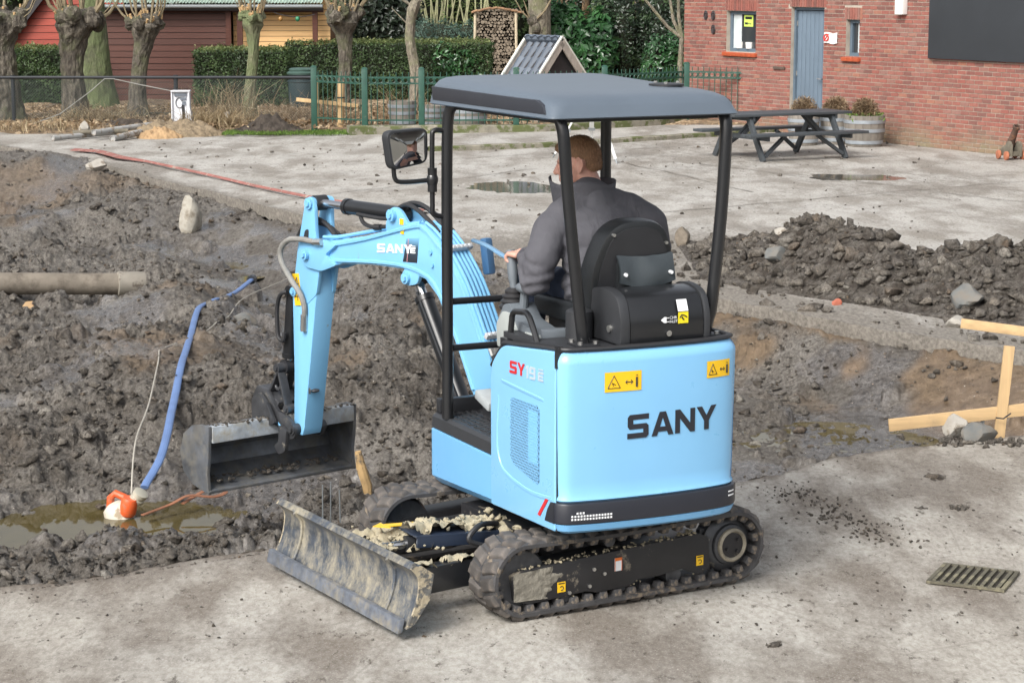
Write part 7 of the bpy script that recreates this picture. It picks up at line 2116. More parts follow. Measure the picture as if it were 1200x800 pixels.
# ---- canopy and posts
def canopy_ring(uf, ur, w, z, r, n=7):
    pl = rounded([(uf, w), (ur, w), (ur, -w), (uf, -w)], r, n)
    return [(a, b, z + (0.020 * (a / 0.65) if z > 2.40 else 0.0)) for a, b in pl]
mb = MB(); rings = [canopy_ring(0.60, -0.70, 0.445, 2.368, 0.05), canopy_ring(0.645, -0.752, 0.490, 2.362, 0.05), canopy_ring(0.652, -0.762, 0.497, 2.368, 0.05), canopy_ring(0.648, -0.758, 0.494, 2.376, 0.05),
      canopy_ring(0.640, -0.750, 0.489, 2.410, 0.06), canopy_ring(0.636, -0.738, 0.484, 2.438, 0.08), canopy_ring(0.626, -0.712, 0.472, 2.463, 0.10), canopy_ring(0.608, -0.672, 0.452, 2.478, 0.12), canopy_ring(0.58, -0.62, 0.422, 2.486, 0.13), canopy_ring(0.48, -0.52, 0.33, 2.492, 0.12), canopy_ring(0.2, -0.25, 0.12, 2.495, 0.08)]
mb.loft(rings); can = part(mb, "canopy", CANO, sharp=42)
for s in (1, -1):
    ins = [(0.585, 2.384), (0.600, 2.452), (0.20, 2.449), (-0.40, 2.444), (-0.60, 2.444), (-0.665, 2.425), (-0.700, 2.384)]
    mb = MB(); mb.prism(ins, lambda a, b, d: (a, d, b), s * 0.470, s * 0.4945); sub(mb, "side_insert", INS, can, bevel=0.003)
mb = MB(); mb.lathe([(0.06, 0.0), (0.085, 0.004), (0.085, 0.014), (0.06, 0.018), (0.0, 0.018)], 24, Matrix.Translation((-0.36, -0.32, 2.476))); ds = sub(mb, "roof_plug", SATB, can)
mb = MB()
for a in (0.5, 2.6, 4.6): mb.cyl((-0.36 + 0.06 * math.cos(a), -0.32 + 0.06 * math.sin(a), 2.488), (-0.36 + 0.06 * math.cos(a), -0.32 + 0.06 * math.sin(a), 2.502), 0.010, 8)
sub(mb, "roof_bolt", BOLT, can)
mb = MB(); mb.box((-0.05, 0, 2.352), (1.22, 0.86, 0.02)); sub(mb, "canopy_liner", SATB, can)
def post(path, name="canopy_post", w=0.050):
    mb = MB(); P = smooth_path(path, 5)
    mb.tube(P, w * 0.60, 8, True); 
    return part(mb, name, BLACKP, sharp=50)
post([(0.470, 0.43, 2.365), (0.495, 0.45, 2.28), (0.500, 0.455, 1.9), (0.500, 0.455, 1.3), (0.505, 0.455, 0.76)])
post([(0.49, -0.45, 2.365), (0.50, -0.45, 2.2), (0.50, -0.45, 1.4), (0.50, -0.45, 0.76)])
post([(-0.66, 0.405, 2.365), (-0.685, 0.395, 2.28), (-0.685, 0.37, 2.0), (-0.685, 0.325, 1.6), (-0.685, 0.285, 1.30)])
post([(-0.66, -0.46, 2.365), (-0.685, -0.462, 2.28), (-0.685, -0.442, 1.9), (-0.68, -0.402, 1.48), (-0.675, -0.385, 1.39), (-0.67, -0.365, 1.30)])
for v in (0.285, -0.365):
    mb = MB(); mb.box((-0.68, v, 1.318), (0.13, 0.11, 0.014))
    f = part(mb, "post_foot", SATB, bevel=0.003)
    mb = MB()
    for a, b in ((0.045, 0.04), (-0.045, 0.04), (0.045, -0.04), (-0.045, -0.04)): mb.cyl((-0.68 + a, v + b, 1.32), (-0.68 + a, v + b, 1.338), 0.012, 6)
    sub(mb, "foot_bolt", BOLT, f)
for z in (1.365, 1.125):
    mb = MB(); mb.cyl((0.50, 0.44, z), (0.50, -0.44, z), 0.018, 12); part(mb, "front_rail", BLACKP)
# mirror
mb = MB(); mb.tube(smooth_path([(0.50, 0.47, 2.235), (0.50, 0.525, 2.235), (0.50, 0.535, 2.18), (0.50, 0.535, 1.88), (0.50, 0.53, 1.82), (0.50, 0.47, 1.80)], 6), 0.013, 10)
mb.ell((0.50, 0.535, 1.99), (0.030, 0.030, 0.042)); mb.cyl((0.50, 0.535, 1.93), (0.50, 0.535, 2.05), 0.024, 12)
mb.tube(smooth_path([(0.50, 0.545, 1.99), (0.50, 0.68, 1.985), (0.50, 0.735, 2.0), (0.50, 0.745, 2.07)], 6), 0.012, 10)
mr = part(mb, "mirror_arm", BLACKP)
Mm = Matrix.Translation((0.50, 0.668, 2.158)) @ Matrix.Rotation(R(-4), 4, 'X') @ Matrix.Rotation(R(13), 4, 'Z')
face = rounded([(-0.128, 0.095), (-0.112, -0.105), (0.112, -0.09), (0.126, 0.085)], 0.045, 5)
mb = MB(); mb.prism(face, lambda a, b, d: Mm @ Vector((d, -a, b)), -0.012, 0.045); sub(mb, "mirror_housing", DKPL, mr, bevel=0.012)
face2 = [(a * 0.90, b * 0.87) for a, b in face]
mb = MB(); rings = []
for sc in (1.0, 0.8, 0.6, 0.4, 0.2, 0.04):
    rings.append([Mm @ Vector((-0.0135 - 0.009 * (1 - sc * sc), -a * sc, b * sc)) for a, b in face2])
mb.loft([[Mm @ Vector((-0.010, -a, b)) for a, b in face2]] + rings); sub(mb, "mirror_glass", mat("mirror_silver", (0.80, 0.82, 0.84), 0.02, 1.0, var=0.0), mr, sharp=0)

# ---- seat, rear box, console
mb = MB(); sv = -0.058
back = rounded([(0.215, 1.36), (0.232, 1.62), (0.13, 1.865), (-0.15, 1.865), (-0.232, 1.66), (-0.215, 1.36)], [0.05, 0.12, 0.12, 0.12, 0.12, 0.05], 6)
rings = []
for d, sc in ((-0.40, 0.80), (-0.385, 0.93), (-0.41, 1.0), (-0.50, 1.0), (-0.525, 0.97), (-0.532, 0.90)):
    rings.append([(d - (z - 1.36) * 0.10 + 0.03, sv + v * sc, 1.60 + (z - 1.60) * sc) for v, z in back])
mb.loft(rings); seat = part(mb, "seat_back", VINYL, sharp=30)
mb = MB(); inn = [(v * 0.84, 1.62 + (z - 1.62) * 0.86) for v, z in back]
mb.prism(inn, lambda a, b, d: (-0.503 - (b - 1.36) * 0.10 - d, sv + a, b), 0.0, 0.008); sub(mb, "back_shell", SATB, seat, bevel=0.005)
mb = MB()
for a, b in ((0.12, 1.80), (-0.165, 1.75), (0.175, 1.5), (-0.18, 1.5)): mb.cyl((-0.50 - (b - 1.36) * 0.1, sv + a, b), (-0.518 - (b - 1.36) * 0.1, sv + a, b), 0.008, 8)
sub(mb, "shell_screw", BOLT, seat)
# document pouch with a slack flap
g = []
for i in range(9):
    row = []
    for j in range(13):
        a = j / 12; b = i / 8
        v = 0.045 - 0.30 * a; zt = 1.705 + 0.012 * math.sin(a * PI) * -1
        zb = 1.575 - 0.028 * math.sin(a * PI)
        z = zt + (zb - zt) * b
        u = -0.570 - 0.022 * math.sin(b * PI * 0.7) - 0.010 * math.cos(a * 9) * math.sin(b * PI) - 0.012 * math.exp(-((a - 0.5) / 0.12) ** 2) * (1 - b)
        row.append((u + 0.015 * (1 - b), v, z))
    g.append(row)
g2 = [[(u + 0.012, v, z) for u, v, z in r] for r in g]
mb = MB(); mb.sheet(g); mb.sheet(g2); 
mb.add(g[-1] + g2[-1], [(j, j + 1, 13 + j + 1, 13 + j) for j in range(12)])
sub(mb, "pouch_flap", mat("grey_vinyl", (0.045, 0.055, 0.062), 0.36, var=0.15, scale=9, bump=0.2, bscale=90), seat, sharp=60)
mb = MB(); mb.box((-0.535, -0.10, 1.56), (0.05, 0.285, 0.24)); sub(mb, "pouch", VINYL, seat, bevel=0.02)
mb = MB()
for v in (0.02, -0.225): mb.cyl((-0.585, v, 1.615), (-0.604, v, 1.615), 0.009, 10)
sub(mb, "press_stud", WHD, seat)
mb = MB(); mb.box((-0.13, sv, 1.40), (0.50, 0.44, 0.11)); part(mb, "seat_cushion", VINYL, bevel=0.035, seg=4)
mb = MB(); mb.box((-0.2, sv, 1.32), (0.42, 0.36, 0.08)); part(mb, "seat_base", SATB)
mb = MB(); mb.cyl((-0.50, 0.215, 1.31), (-0.50, 0.215, 1.44), 0.065, 18); mb.ell((-0.50, 0.215, 1.44), (0.065, 0.065, 0.02)); part(mb, "filler_cap", DKPL)
prof = rounded([(-0.50, 1.318), (-0.50, 1.545), (-0.64, 1.565), (-0.755, 1.535), (-0.795, 1.44), (-0.795, 1.318)], [0.01, 0.05, 0.06, 0.08, 0.06, 0.015], 5)
mb = MB(); mb.prism(prof, lambda a, b, d: (a, d, b), 0.100, -0.290); bx = part(mb, "charger_box", BLACKP, bevel=0.004)
for v0, v1 in ((0.10, 0.155), (-0.29, -0.325)):
    mb = MB(); big = [(-0.645 + (a + 0.645) * 1.04, 1.318 + (b - 1.318) * 1.03) for a, b in prof]
    mb.prism(big, lambda a, b, d: (a, d, b), v0 + (0.003 if v0 > 0 else -0.003), v1); sub(mb, "box_end", DKPL, bx, bevel=0.010)
mb = MB(); mb.cyl((-0.70, 0.155, 1.385), (-0.70, 0.166, 1.385), 0.017, 14); sub(mb, "end_bolt", BOLT, bx)
mb = MB(); mb.cyl((-0.797, -0.10, 1.36), (-0.806, -0.10, 1.36), 0.014, 16); sub(mb, "box_lock", STEEL, bx)
mb = MB(); 
def bp(v, z): return (-0.7985, v, z)
def rect(v0, v1, z0, z1, e=0.0): mb.add([(-0.7985 - e, v0, z0), (-0.7985 - e, v1, z0), (-0.7985 - e, v1, z1), (-0.7985 - e, v0, z1)], [(0, 1, 2, 3)])
rect(-0.150, -0.205, 1.402, 1.455); sub(mb, "yellow_sticker", mat("sticker_yellow", (0.80, 0.66, 0.02), 0.4, var=0.02), bx, fix=False)
mb = MB(); pts_ = [(-0.7985 - 0.0005, v, z) for v, z in ((-0.150, 1.460), (-0.205, 1.460))]; top_ = [(-0.782, -0.150, 1.510), (-0.782, -0.205, 1.510)]
mb.add([(-0.7985, -0.150, 1.459), (-0.7985, -0.205, 1.459), (-0.776, -0.205, 1.512), (-0.776, -0.150, 1.512)], [(0, 1, 2, 3)]); sub(mb, "white_sticker", WHD, bx, fix=False)
mb = MB(); mb.tube([bp(-0.158, 1.428), (-0.800, -0.168, 1.442), (-0.800, -0.182, 1.440), (-0.800, -0.197, 1.430)], 0.003, 5); mb.tube([bp(-0.17, 1.432), (-0.800, -0.18, 1.418)], 0.004, 5); sub(mb, "sticker_print", INK, bx)
mb = MB(); mb.prism([(0, 0), (0.018, 0.014), (0.030, 0.014), (0.030, -0.014), (0.018, -0.014)], lambda a, b, d: (-0.798 - d, -0.058 - a, 1.423 + b), 0, 0.002)
for b in (0.009, -0.009): mb.box((-0.799, -0.094, 1.423 + b), (0.002, 0.014, 0.0035))
sub(mb, "plug_symbol", WHD, bx)
def font_text(text, size, fn, m, parent, name):
    cu = bpy.data.curves.new(name, 'FONT'); cu.body = text; cu.size = size; cu.resolution_u = 2
    ob = bpy.data.objects.new(name, cu); COL.objects.link(ob)
    dg = bpy.context.evaluated_depsgraph_get(); me_ = bpy.data.meshes.new_from_object(ob.evaluated_get(dg))
    bpy.data.objects.remove(ob)
    for v in me_.vertices: v.co = Vector(fn(v.co.x, v.co.y))
    o = obj_from(name, me_, None, parent); me_.materials.clear(); me_.materials.append(m)
    return o
font_text("CHR", 0.020, lambda x, y: (-0.800, -0.103 - x, 1.426 + y), WHD, bx, "lettering")
font_text("INLET", 0.018, lambda x, y: (-0.800, -0.103 - x * 0.92, 1.408 + y), WHD, bx, "lettering")
# left console
prof = rounded([(0.055, 1.20), (0.075, 1.33), (0.01, 1.415), (-0.06, 1.43), (-0.14, 1.36), (-0.30, 1.335), (-0.42, 1.355), (-0.43, 1.30), (-0.40, 1.25)], 0.02, 3)
mb = MB(); mb.prism(prof, lambda a, b, d: (a, d, b), 0.235, 0.372); con = part(mb, "console", MIDPL, bevel=0.012)
mb = MB(); mb.prism(rounded([(0.060, 1.20), (0.068, 1.315), (0.0, 1.385), (-0.09, 1.385), (-0.17, 1.30), (-0.23, 1.23)], 0.02, 3), lambda a, b, d: (a, d, b), 0.30, 0.383); sub(mb, "console_side", GREYPL, con, bevel=0.008)
mb = MB(); mb.prism([(-0.22, 1.25), (-0.245, 1.318), (-0.41, 1.325), (-0.415, 1.25)], lambda a, b, d: (a, d, b), 0.30, 0.380); sub(mb, "console_tray", GREYPL, con, bevel=0.008)
mb = MB(); mb.lathe([(0.072, 1.385), (0.075, 1.40), (0.062, 1.412), (0.068, 1.425), (0.055, 1.437), (0.060, 1.45), (0.045, 1.462), (0.048, 1.475), (0.030, 1.49)], 18, Matrix.Translation((0.035, 0.30, 0))); sub(mb, "lever_boot", HOSE, con)
mb = MB(); mb.tube(smooth_path([(0.035, 0.30, 1.48), (0.045, 0.30, 1.52), (0.060, 0.30, 1.60), (0.075, 0.30, 1.66), (0.078, 0.30, 1.672)], 4), [0.016, 0.017, 0.018, 0.019, 0.021, 0.024, 0.025, 0.026, 0.026, 0.026, 0.027, 0.027, 0.026, 0.025, 0.023, 0.020, 0.012][:17], 12); sub(mb, "joystick", MIDPL, con)
mb = MB(); mb.ell((-0.10, 0.30, 1.505), (0.085, 0.045, 0.028)); mb.cyl((-0.07, 0.30, 1.40), (-0.09, 0.30, 1.50), 0.022, 10); sub(mb, "wrist_pad", MIDPL, con)
mb = MB(); mb.tube(smooth_path([(-0.185, 0.428, 1.24), (-0.205, 0.428, 1.36), (-0.225, 0.428, 1.41), (-0.30, 0.428, 1.425), (-0.38, 0.428, 1.425), (-0.44, 0.428, 1.37), (-0.515, 0.428, 1.27)], 6), 0.015, 10); part(mb, "grab_handle", BLACKP)
# blue safety lever bar
mb = MB(); mb.tube(smooth_path([(0.63, 0.25, 1.655), (0.45, 0.25, 1.645), (0.27, 0.25, 1.618), (0.13, 0.25, 1.608), (0.055, 0.25, 1.598), (0.075, 0.25, 1.56), (0.135, 0.25, 1.48), (0.15, 0.25, 1.42)], 5), 0.016, 10, True, (0.6, 1.0)); part(mb, "lock_lever", mat("blue_grey_bar", (0.16, 0.30, 0.46), 0.4, var=0.1))
mb = MB(); mb.tube([(0.05, -0.36, 1.40), (0.08, -0.36, 1.65)], 0.022, 10); part(mb, "joystick", MIDPL)
mb = MB(); mb.box((-0.15, -0.36, 1.33), (0.42, 0.14, 0.14)); part(mb, "console", MIDPL, bevel=0.02)

# ---- boom
def bpart(mb, name, m, **k): return mb.build(name, m, DG, MBm, **k)
sf = lambda a, b, d: (a, d, b)
boom = [(1.690, 1.455), (1.50, 1.475), (1.10, 1.545), (0.66, 1.655), (0.56, 1.655), (0.46, 1.60), (0.33, 1.505), (0.20, 1.36), (0.02, 1.05), (-0.10, 0.78), (-0.08, 0.68), (0.02, 0.66), (0.12, 0.74), (0.28, 1.03), (0.44, 1.27), (0.55, 1.355), (0.75, 1.393), (1.05, 1.385), (1.33, 1.362), (1.52, 1.315), (1.66, 1.32), (1.74, 1.37), (1.74, 1.42)]
mb = MB(); mb.prism(boom, sf, -0.068, 0.068); bm_o = bpart(mb, "boom", BLUEA, bevel=0.008)
# flange lines along both edges of the visible side
top_l = [(1.42, 1.463), (1.10, 1.528), (0.66, 1.636), (0.56, 1.632), (0.47, 1.578), (0.345, 1.48), (0.22, 1.33), (0.06, 1.05)]
bot_l = [(1.42, 1.372), (1.05, 1.402), (0.75, 1.410), (0.53, 1.374), (0.42, 1.285), (0.27, 1.055), (0.13, 0.80)]
for s in (1, -1):
    mb = MB(); mb.tube([(a, s * 0.070, b) for a, b in [(p.x, p.y) for p in smooth_path([(a, b, 0) for a, b in top_l], 5)]], 0.012, 6); sub(mb, "weld_flange", BLUEA, bm_o)
    mb = MB(); mb.tube([(a, s * 0.070, b) for a, b in [(p.x, p.y) for p in smooth_path([(a, b, 0) for a, b in bot_l], 5)]], 0.012, 6); sub(mb, "weld_flange", BLUEA, bm_o)
    mb = MB(); mb.prism(rounded([(1.735, 1.455), (1.50, 1.49), (1.36, 1.47), (1.48, 1.40), (1.36, 1.352), (1.52, 1.30), (1.68, 1.31), (1.755, 1.37)], 0.03, 3), sf, s * 0.066, s * 0.092); sub(mb, "boom_nose", BLUEA, bm_o, bevel=0.004)
    # arm cylinder bracket
    mb = MB(); mb.prism(rounded([(0.92, 1.585), (0.90, 1.70), (0.84, 1.735), (0.78, 1.72), (0.70, 1.64), (0.62, 1.60)], 0.03, 3), sf, s * 0.045, s * 0.066); sub(mb, "cylinder_bracket", BLUEA, bm_o, bevel=0.003)
    mb = MB(); mb.prism(rounded([(0.60, 1.40), (0.74, 1.40), (0.78, 1.335), (0.72, 1.30), (0.62, 1.32)], 0.03, 3), sf, s * 0.045, s * 0.07); sub(mb, "cylinder_bracket", BLUEA, bm_o, bevel=0.003)
def pin(mb, s_, z, v0, v1, r=0.030):
    mb.cyl((s_, v0, z), (s_, v1, z), r, 16)
    for v, q in ((v0, -1), (v1, 1)):
        mb.cyl((s_, v, z), (s_, v + q * 0.012, z), r * 0.6, 6)
for a in ((0.845, 1.685, 0.09, 0.034), (0.715, 1.345, 0.09, 0.032), (1.665, 1.385, 0.115, 0.032)):
    mb = MB(); pin(mb, a[0], a[1], -a[2], a[2], a[3]); sub(mb, "pivot_pin", BLUEA, bm_o)
mb = MB(); mb.cyl((0.50, 0.07, 1.51), (0.50, 0.078, 1.51), 0.014, 8); mb.cyl((0.485, 0.07, 1.44), (0.485, 0.078, 1.44), 0.014, 8); sub(mb, "side_bolt", BLUEA, bm_o)
# boom lettering: SANY with dark graded badge
def boom_map(a, b, d): return (0.992 - a * 1.30, 0.0695 + d, 1.462 + b + a * 0.10)
word("SANY", bm_o, "letter", WHD, None, None, None, 0.050, 0.08, boom_map, 0.002)
t_ = NT("graded_badge"); t_.set(color=t_.ramp(t_.math('MULTIPLY', t_.math('ADD', t_.sep(2), -1.44), 7.0), [(0.0, (0.02, 0.022, 0.028)), (0.55, (0.035, 0.06, 0.09)), (1.0, (0.195, 0.47, 0.74))]), rough=0.4)
mb = MB(); mb.prism([(0.755, 1.432), (0.625, 1.438), (0.605, 1.580), (0.72, 1.565)], sf, 0.066, 0.0690); sub(mb, "badge", t_.m, bm_o)
def badge_map(a, b, d): return (0.685 - a * 1.2, 0.0692 + d, 1.487 + b + a * 0.08)
word("E", bm_o, "letter", WHD, None, None, None, 0.042, 0.08, badge_map, 0.002)
mb = MB(); mb.bar((0.715, 0.0695, 1.435), (0.70, 0.0695, 1.565), 0.004, 0.002, Vector((0, 1, 0))); sub(mb, "badge_line", mat("pink_line", (0.62, 0.30, 0.32), 0.5, var=0.02), bm_o)
mb = MB(); mb.box((0.765, 0.0675, 1.655), (0.035, 0.002, 0.034)); mb.box((0.755, 0.0715, 1.598), (0.03, 0.002, 0.022)); sub(mb, "yellow_label", YELD, bm_o)
# pipes on the boom back
for k in range(5):
    v = 0.055 - 0.0275 * k
    path = [(0.56, v, 1.668), (0.47, v, 1.628), (0.345, v, 1.535), (0.21, v, 1.39), (0.10, v, 1.215), (0.0, v, 1.04)]
    mb = MB(); mb.tube(smooth_path(path, 5), 0.0095, 8); bpart(mb, "boom_pipe", BLUEA)
    mb = MB(); ph = [(0.0, v, 1.04), (-0.05, v * 1.1, 0.95), (-0.08, v * 1.4 + 0.03, 0.82), (-0.05, v * 1.5 + 0.05, 0.70)]
    mb.tube(smooth_path(ph, 5), 0.014, 8); hz_o = bpart(mb, "boom_hose", HOSE)
    mb = MB(); mb.cyl((0.015, v, 1.062), (-0.02, v, 1.005), 0.016, 8); sub(mb, "hose_fitting", BOLT, hz_o)
for s_, z, ang in ((0.335, 1.540, 46), (0.025, 1.10, 60)):
    mb = MB(); Mr = Matrix.Rotation(R(ang), 3, 'Y')
    mb.box((s_ - 0.008, 0, z + 0.008), (0.030, 0.155, 0.026), Mr)
    for k in range(5): mb.cyl(Vector((s_ - 0.03, 0.055 - 0.0275 * k, z + 0.02)), Vector((s_ + 0.0, 0.055 - 0.0275 * k, z + 0.01)), 0.011, 8)
    bpart(mb, "pipe_clamp", mat("clamp_white", (0.62, 0.64, 0.66), 0.4, 0.2, var=0.08), bevel=0.003)
mb = MB(); mb.tube(smooth_path([(0.02, -0.075, 1.08), (0.0, -0.09, 1.05), (-0.05, -0.11, 1.0), (-0.06, -0.13, 0.9)], 5), 0.012, 8); bpart(mb, "boom_hose", HOSE)
mb = MB(); mb.cyl((0.03, -0.06, 1.115), (-0.01, -0.085, 1.085), 0.017, 10); bpart(mb, "red_cap", REDD)
# work lamp shield (dark blue plate right of pipes)
mb = MB(); mb.box((0.235, -0.115, 1.50), (0.06, 0.05, 0.20), Matrix.Rotation(R(10), 3, 'Y')); bpart(mb, "work_lamp", mat("deep_blue_plastic", (0.05, 0.13, 0.26), 0.4, var=0.1), bevel=0.015)
# loose black hoses over the boom top
for k, (v, h) in enumerate(((0.03, 0.03), (-0.01, 0.045), (-0.04, 0.02))):
    mb = MB(); mb.tube(smooth_path([(0.90, v, 1.66 + h), (0.78, v, 1.73 + h * 0.5), (0.66, v * 1.3, 1.70 + h), (0.54, v * 1.4, 1.655 + h * 0.6), (0.46, v * 1.4, 1.62)], 6), 0.013, 8); bpart(mb, "boom_hose", HOSE)
for v in (0.045, 0.015):
    mb = MB(); mb.tube(smooth_path([(0.62, v, 1.66), (0.80, v, 1.63), (1.10, v, 1.568), (1.40, v, 1.51), (1.55, v, 1.495)], 6), 0.011, 8); bpart(mb, "top_pipe", BLUEA)
mb = MB(); mb.tube(smooth_path([(1.50, -0.03, 1.505), (1.62, -0.03, 1.55), (1.78, -0.02, 1.55), (1.86, -0.02, 1.45)], 6), 0.014, 8); bpart(mb, "arm_hose", HOSE)
mb = MB(); mb.tube(smooth_path([(1.50, 0.0, 1.505), (1.60, 0.0, 1.57), (1.75, 0.01, 1.585), (1.88, 0.01, 1.45)], 6), 0.014, 8); bpart(mb, "arm_hose", HOSE)
# big looped hose with grey guard on the left of the arm
lp = smooth_path([(1.56, 0.105, 1.47), (1.68, 0.115, 1.475), (1.80, 0.125, 1.46), (1.875, 0.13, 1.40), (1.875, 0.125, 1.32), (1.80, 0.11, 1.22), (1.73, 0.095, 1.14), (1.705, 0.085, 1.06), (1.72, 0.08, 0.98)], 8)
mb = MB(); mb.tube(lp, 0.017, 10); gh = bpart(mb, "guarded_hose", GUARD)
mb = MB(); mb.cyl((1.56, 0.105, 1.47), (1.49, 0.10, 1.475), 0.022, 8); mb.cyl((1.715, 0.08, 1.02), (1.725, 0.078, 0.92), 0.022, 8); sub(mb, "hose_fitting", BOLT, gh)
# boom cylinder (under the boom) and arm cylinder (on top)
def ram(a, b, r, frac, name, rod_r, m=BLACKP):
    a, b = Vector(a), Vector(b); d = b - a; mid = a + d * frac
    mb = MB(); mb.cyl(a + d * 0.02, mid, r, 20); mb.cyl(mid - d.normalized() * 0.03, mid, r * 1.12, 20); mb.cyl(a - Vector((0, 0.035, 0)), a + Vector((0, 0.035, 0)), r * 1.05, 16); o = bpart(mb, name, m)
    mb = MB(); mb.cyl(mid, b - d.normalized() * 0.03, rod_r, 16); sub(mb, "rod", STEEL, o)
    mb = MB(); mb.cyl(b - Vector((0, 0.04, 0)), b + Vector((0, 0.04, 0)), rod_r * 1.9, 16); sub(mb, "rod_eye", SATB, o)
    return o
ram((0.27, 0, 0.62), (0.715, 0, 1.345), 0.050, 0.86, "boom_cylinder", 0.026)
mb = MB(); mb.tube([(0.30, 0.045, 0.72), (0.655, 0.045, 1.27)], 0.010, 8); bpart(mb, "cylinder_pipe", BLACKP)
ac = ram((0.845, 0, 1.685), (1.655, 0, 1.685), 0.043, 0.66, "arm_cylinder", 0.024)
mb = MB(); mb.tube(smooth_path([(1.18, 0.05, 1.655), (1.14, 0.055, 1.615), (1.05, 0.055, 1.60), (0.90, 0.05, 1.615), (0.82, 0.04, 1.63)], 6), 0.012, 8); mb.tube(smooth_path([(1.20, 0.055, 1.66), (1.0, 0.06, 1.655), (0.90, 0.06, 1.66)], 6), 0.011, 8); mb.cyl((1.03, 0.058, 1.60), (0.97, 0.058, 1.605), 0.018, 8); sub(mb, "cylinder_hose", HOSE, ac)

# ---- dipper arm
arm_core = [(1.62, 1.33), (1.80, 1.36), (1.855, 1.15), (1.85, 0.66), (1.862, 0.34), (1.845, 0.275), (1.775, 0.275), (1.755, 0.32), (1.60, 1.18)]
mb = MB(); mb.prism(arm_core, sf, -0.066, 0.066); arm = bpart(mb, "dipper_arm", BLUEA, bevel=0.006)
ear = rounded([(1.560, 1.33), (1.600, 1.52), (1.605, 1.67), (1.640, 1.728), (1.695, 1.715), (1.72, 1.63), (1.785, 1.42), (1.845, 1.14), (1.70, 1.08), (1.60, 1.15)], [0.05, 0.05, 0.03, 0.04, 0.04, 0.04, 0.04, 0.04, 0.02, 0.02], 4)
for s in (1, -1):
    mb = MB(); mb.prism(ear, sf, s * 0.046, s * 0.0705); e_ = sub(mb, "arm_ear", BLUEA, arm, bevel=0.005)
    mb = MB(); mb.prism(rounded([(1.665, 1.535), (1.705, 1.525), (1.745, 1.40), (1.735, 1.33), (1.70, 1.32), (1.675, 1.44)], 0.02, 3), sf, s * 0.0705, s * 0.0725); sub(mb, "ear_shade_patch", mat("opening_shade", (0.02, 0.022, 0.026), 0.7), arm)  # dark raised patch paints the shade of a hole in the ear
for a in ((1.655, 1.685, 0.034), (1.825, 1.145, 0.028)):
    mb = MB(); pin(mb, a[0], a[1], -0.085, 0.085, a[2]); sub(mb, "pivot_pin", BLUEA, arm)
mb = MB(); mb.box((1.80, 0.0715, 1.16), (0.07, 0.002, 0.19), Matrix.Rotation(R(8), 3, 'Y')); wl = sub(mb, "yellow_label", YELD, arm)
mb = MB(); 
for a, b in (((1.78, 1.195), (1.81, 1.195)), ((1.81, 1.195), (1.80, 1.235)), ((1.80, 1.235), (1.78, 1.195)), ((1.785, 1.12), (1.815, 1.115)), ((1.79, 1.095), (1.79, 1.13))): mb.tube([(a[0], 0.073, a[1]), (b[0], 0.073, b[1])], 0.003, 4)
sub(mb, "label_print", INK, arm)
mb = MB(); mb.ell((1.69, 0.067, 0.56), (0.012, 0.004, 0.02)); mb.ell((1.70, 0.02, 0.555), (0.02, 0.03, 0.012)); sub(mb, "paint_chip", IRON, arm)
# bucket cylinder behind the arm, linkage
ram((1.945, 0, 1.12), (2.005, 0, 0.66), 0.042, 0.88, "bucket_cylinder", 0.024)
mb = MB(); mb.tube(smooth_path([(1.92, 0.06, 1.13), (1.97, 0.075, 1.11), (2.01, 0.075, 1.02), (2.005, 0.075, 0.86), (1.96, 0.07, 0.83), (1.95, 0.065, 0.88)], 6), 0.013, 8); bpart(mb, "cylinder_hose", HOSE)
for s in (1, -1):
    mb = MB(); mb.bar((2.01, s * 0.058, 0.655), (1.90, s * 0.075, 0.42), 0.016, 0.055, Vector((0, 1, 0))); bpart(mb, "link_plate", IRON, bevel=0.003)
    mb = MB(); mb.bar((2.01, s * 0.045, 0.655), (2.13, s * 0.05, 0.46), 0.016, 0.06, Vector((0, 1, 0))); bpart(mb, "link_plate", IRON, bevel=0.003)
for a in ((2.01, 0.655, 0.09, 0.030), (1.90, 0.42, 0.10, 0.028), (1.82, 0.31, 0.12, 0.034), (2.13, 0.46, 0.09, 0.028)):
    mb = MB(); pin(mb, a[0], a[1], -a[2], a[2], a[3]); bpart(mb, "link_pin", IRON)
# quick hitch
for s in (1, -1):
    mb = MB(); mb.prism(rounded([(1.78, 0.32), (1.80, 0.255), (1.88, 0.24), (1.98, 0.30), (2.18, 0.38), (2.24, 0.46), (2.19, 0.53), (2.08, 0.51), (1.98, 0.40), (1.88, 0.385)], 0.02, 3), sf, s * 0.085, s * 0.112); bpart(mb, "hitch_plate", IRON, bevel=0.004)
mb = MB(); mb.box((2.10, 0, 0.46), (0.20, 0.17, 0.06), Matrix.Rotation(R(-25), 3, 'Y')); mb.tube([(2.05 + 0.035 * math.cos(a), 0.05, 0.56 + 0.045 * math.sin(a)) for a in np.linspace(0, 2 * PI, 14)], 0.012, 6, False); bpart(mb, "hitch_body", IRON, bevel=0.003)
mb = MB(); mb.prism(rounded([(1.84, 0.30), (1.86, 0.17), (1.93, 0.14), (1.98, 0.19), (1.93, 0.22), (1.92, 0.33)], 0.02, 3), sf, 0.114, 0.140); bpart(mb, "hitch_hook", IRON, bevel=0.004)
mb = MB(); mb.prism([(1.90, 0.30), (1.93, 0.26), (1.97, 0.335)], sf, 0.1125, 0.1135); bpart(mb, "blue_triangle", BLUEA)
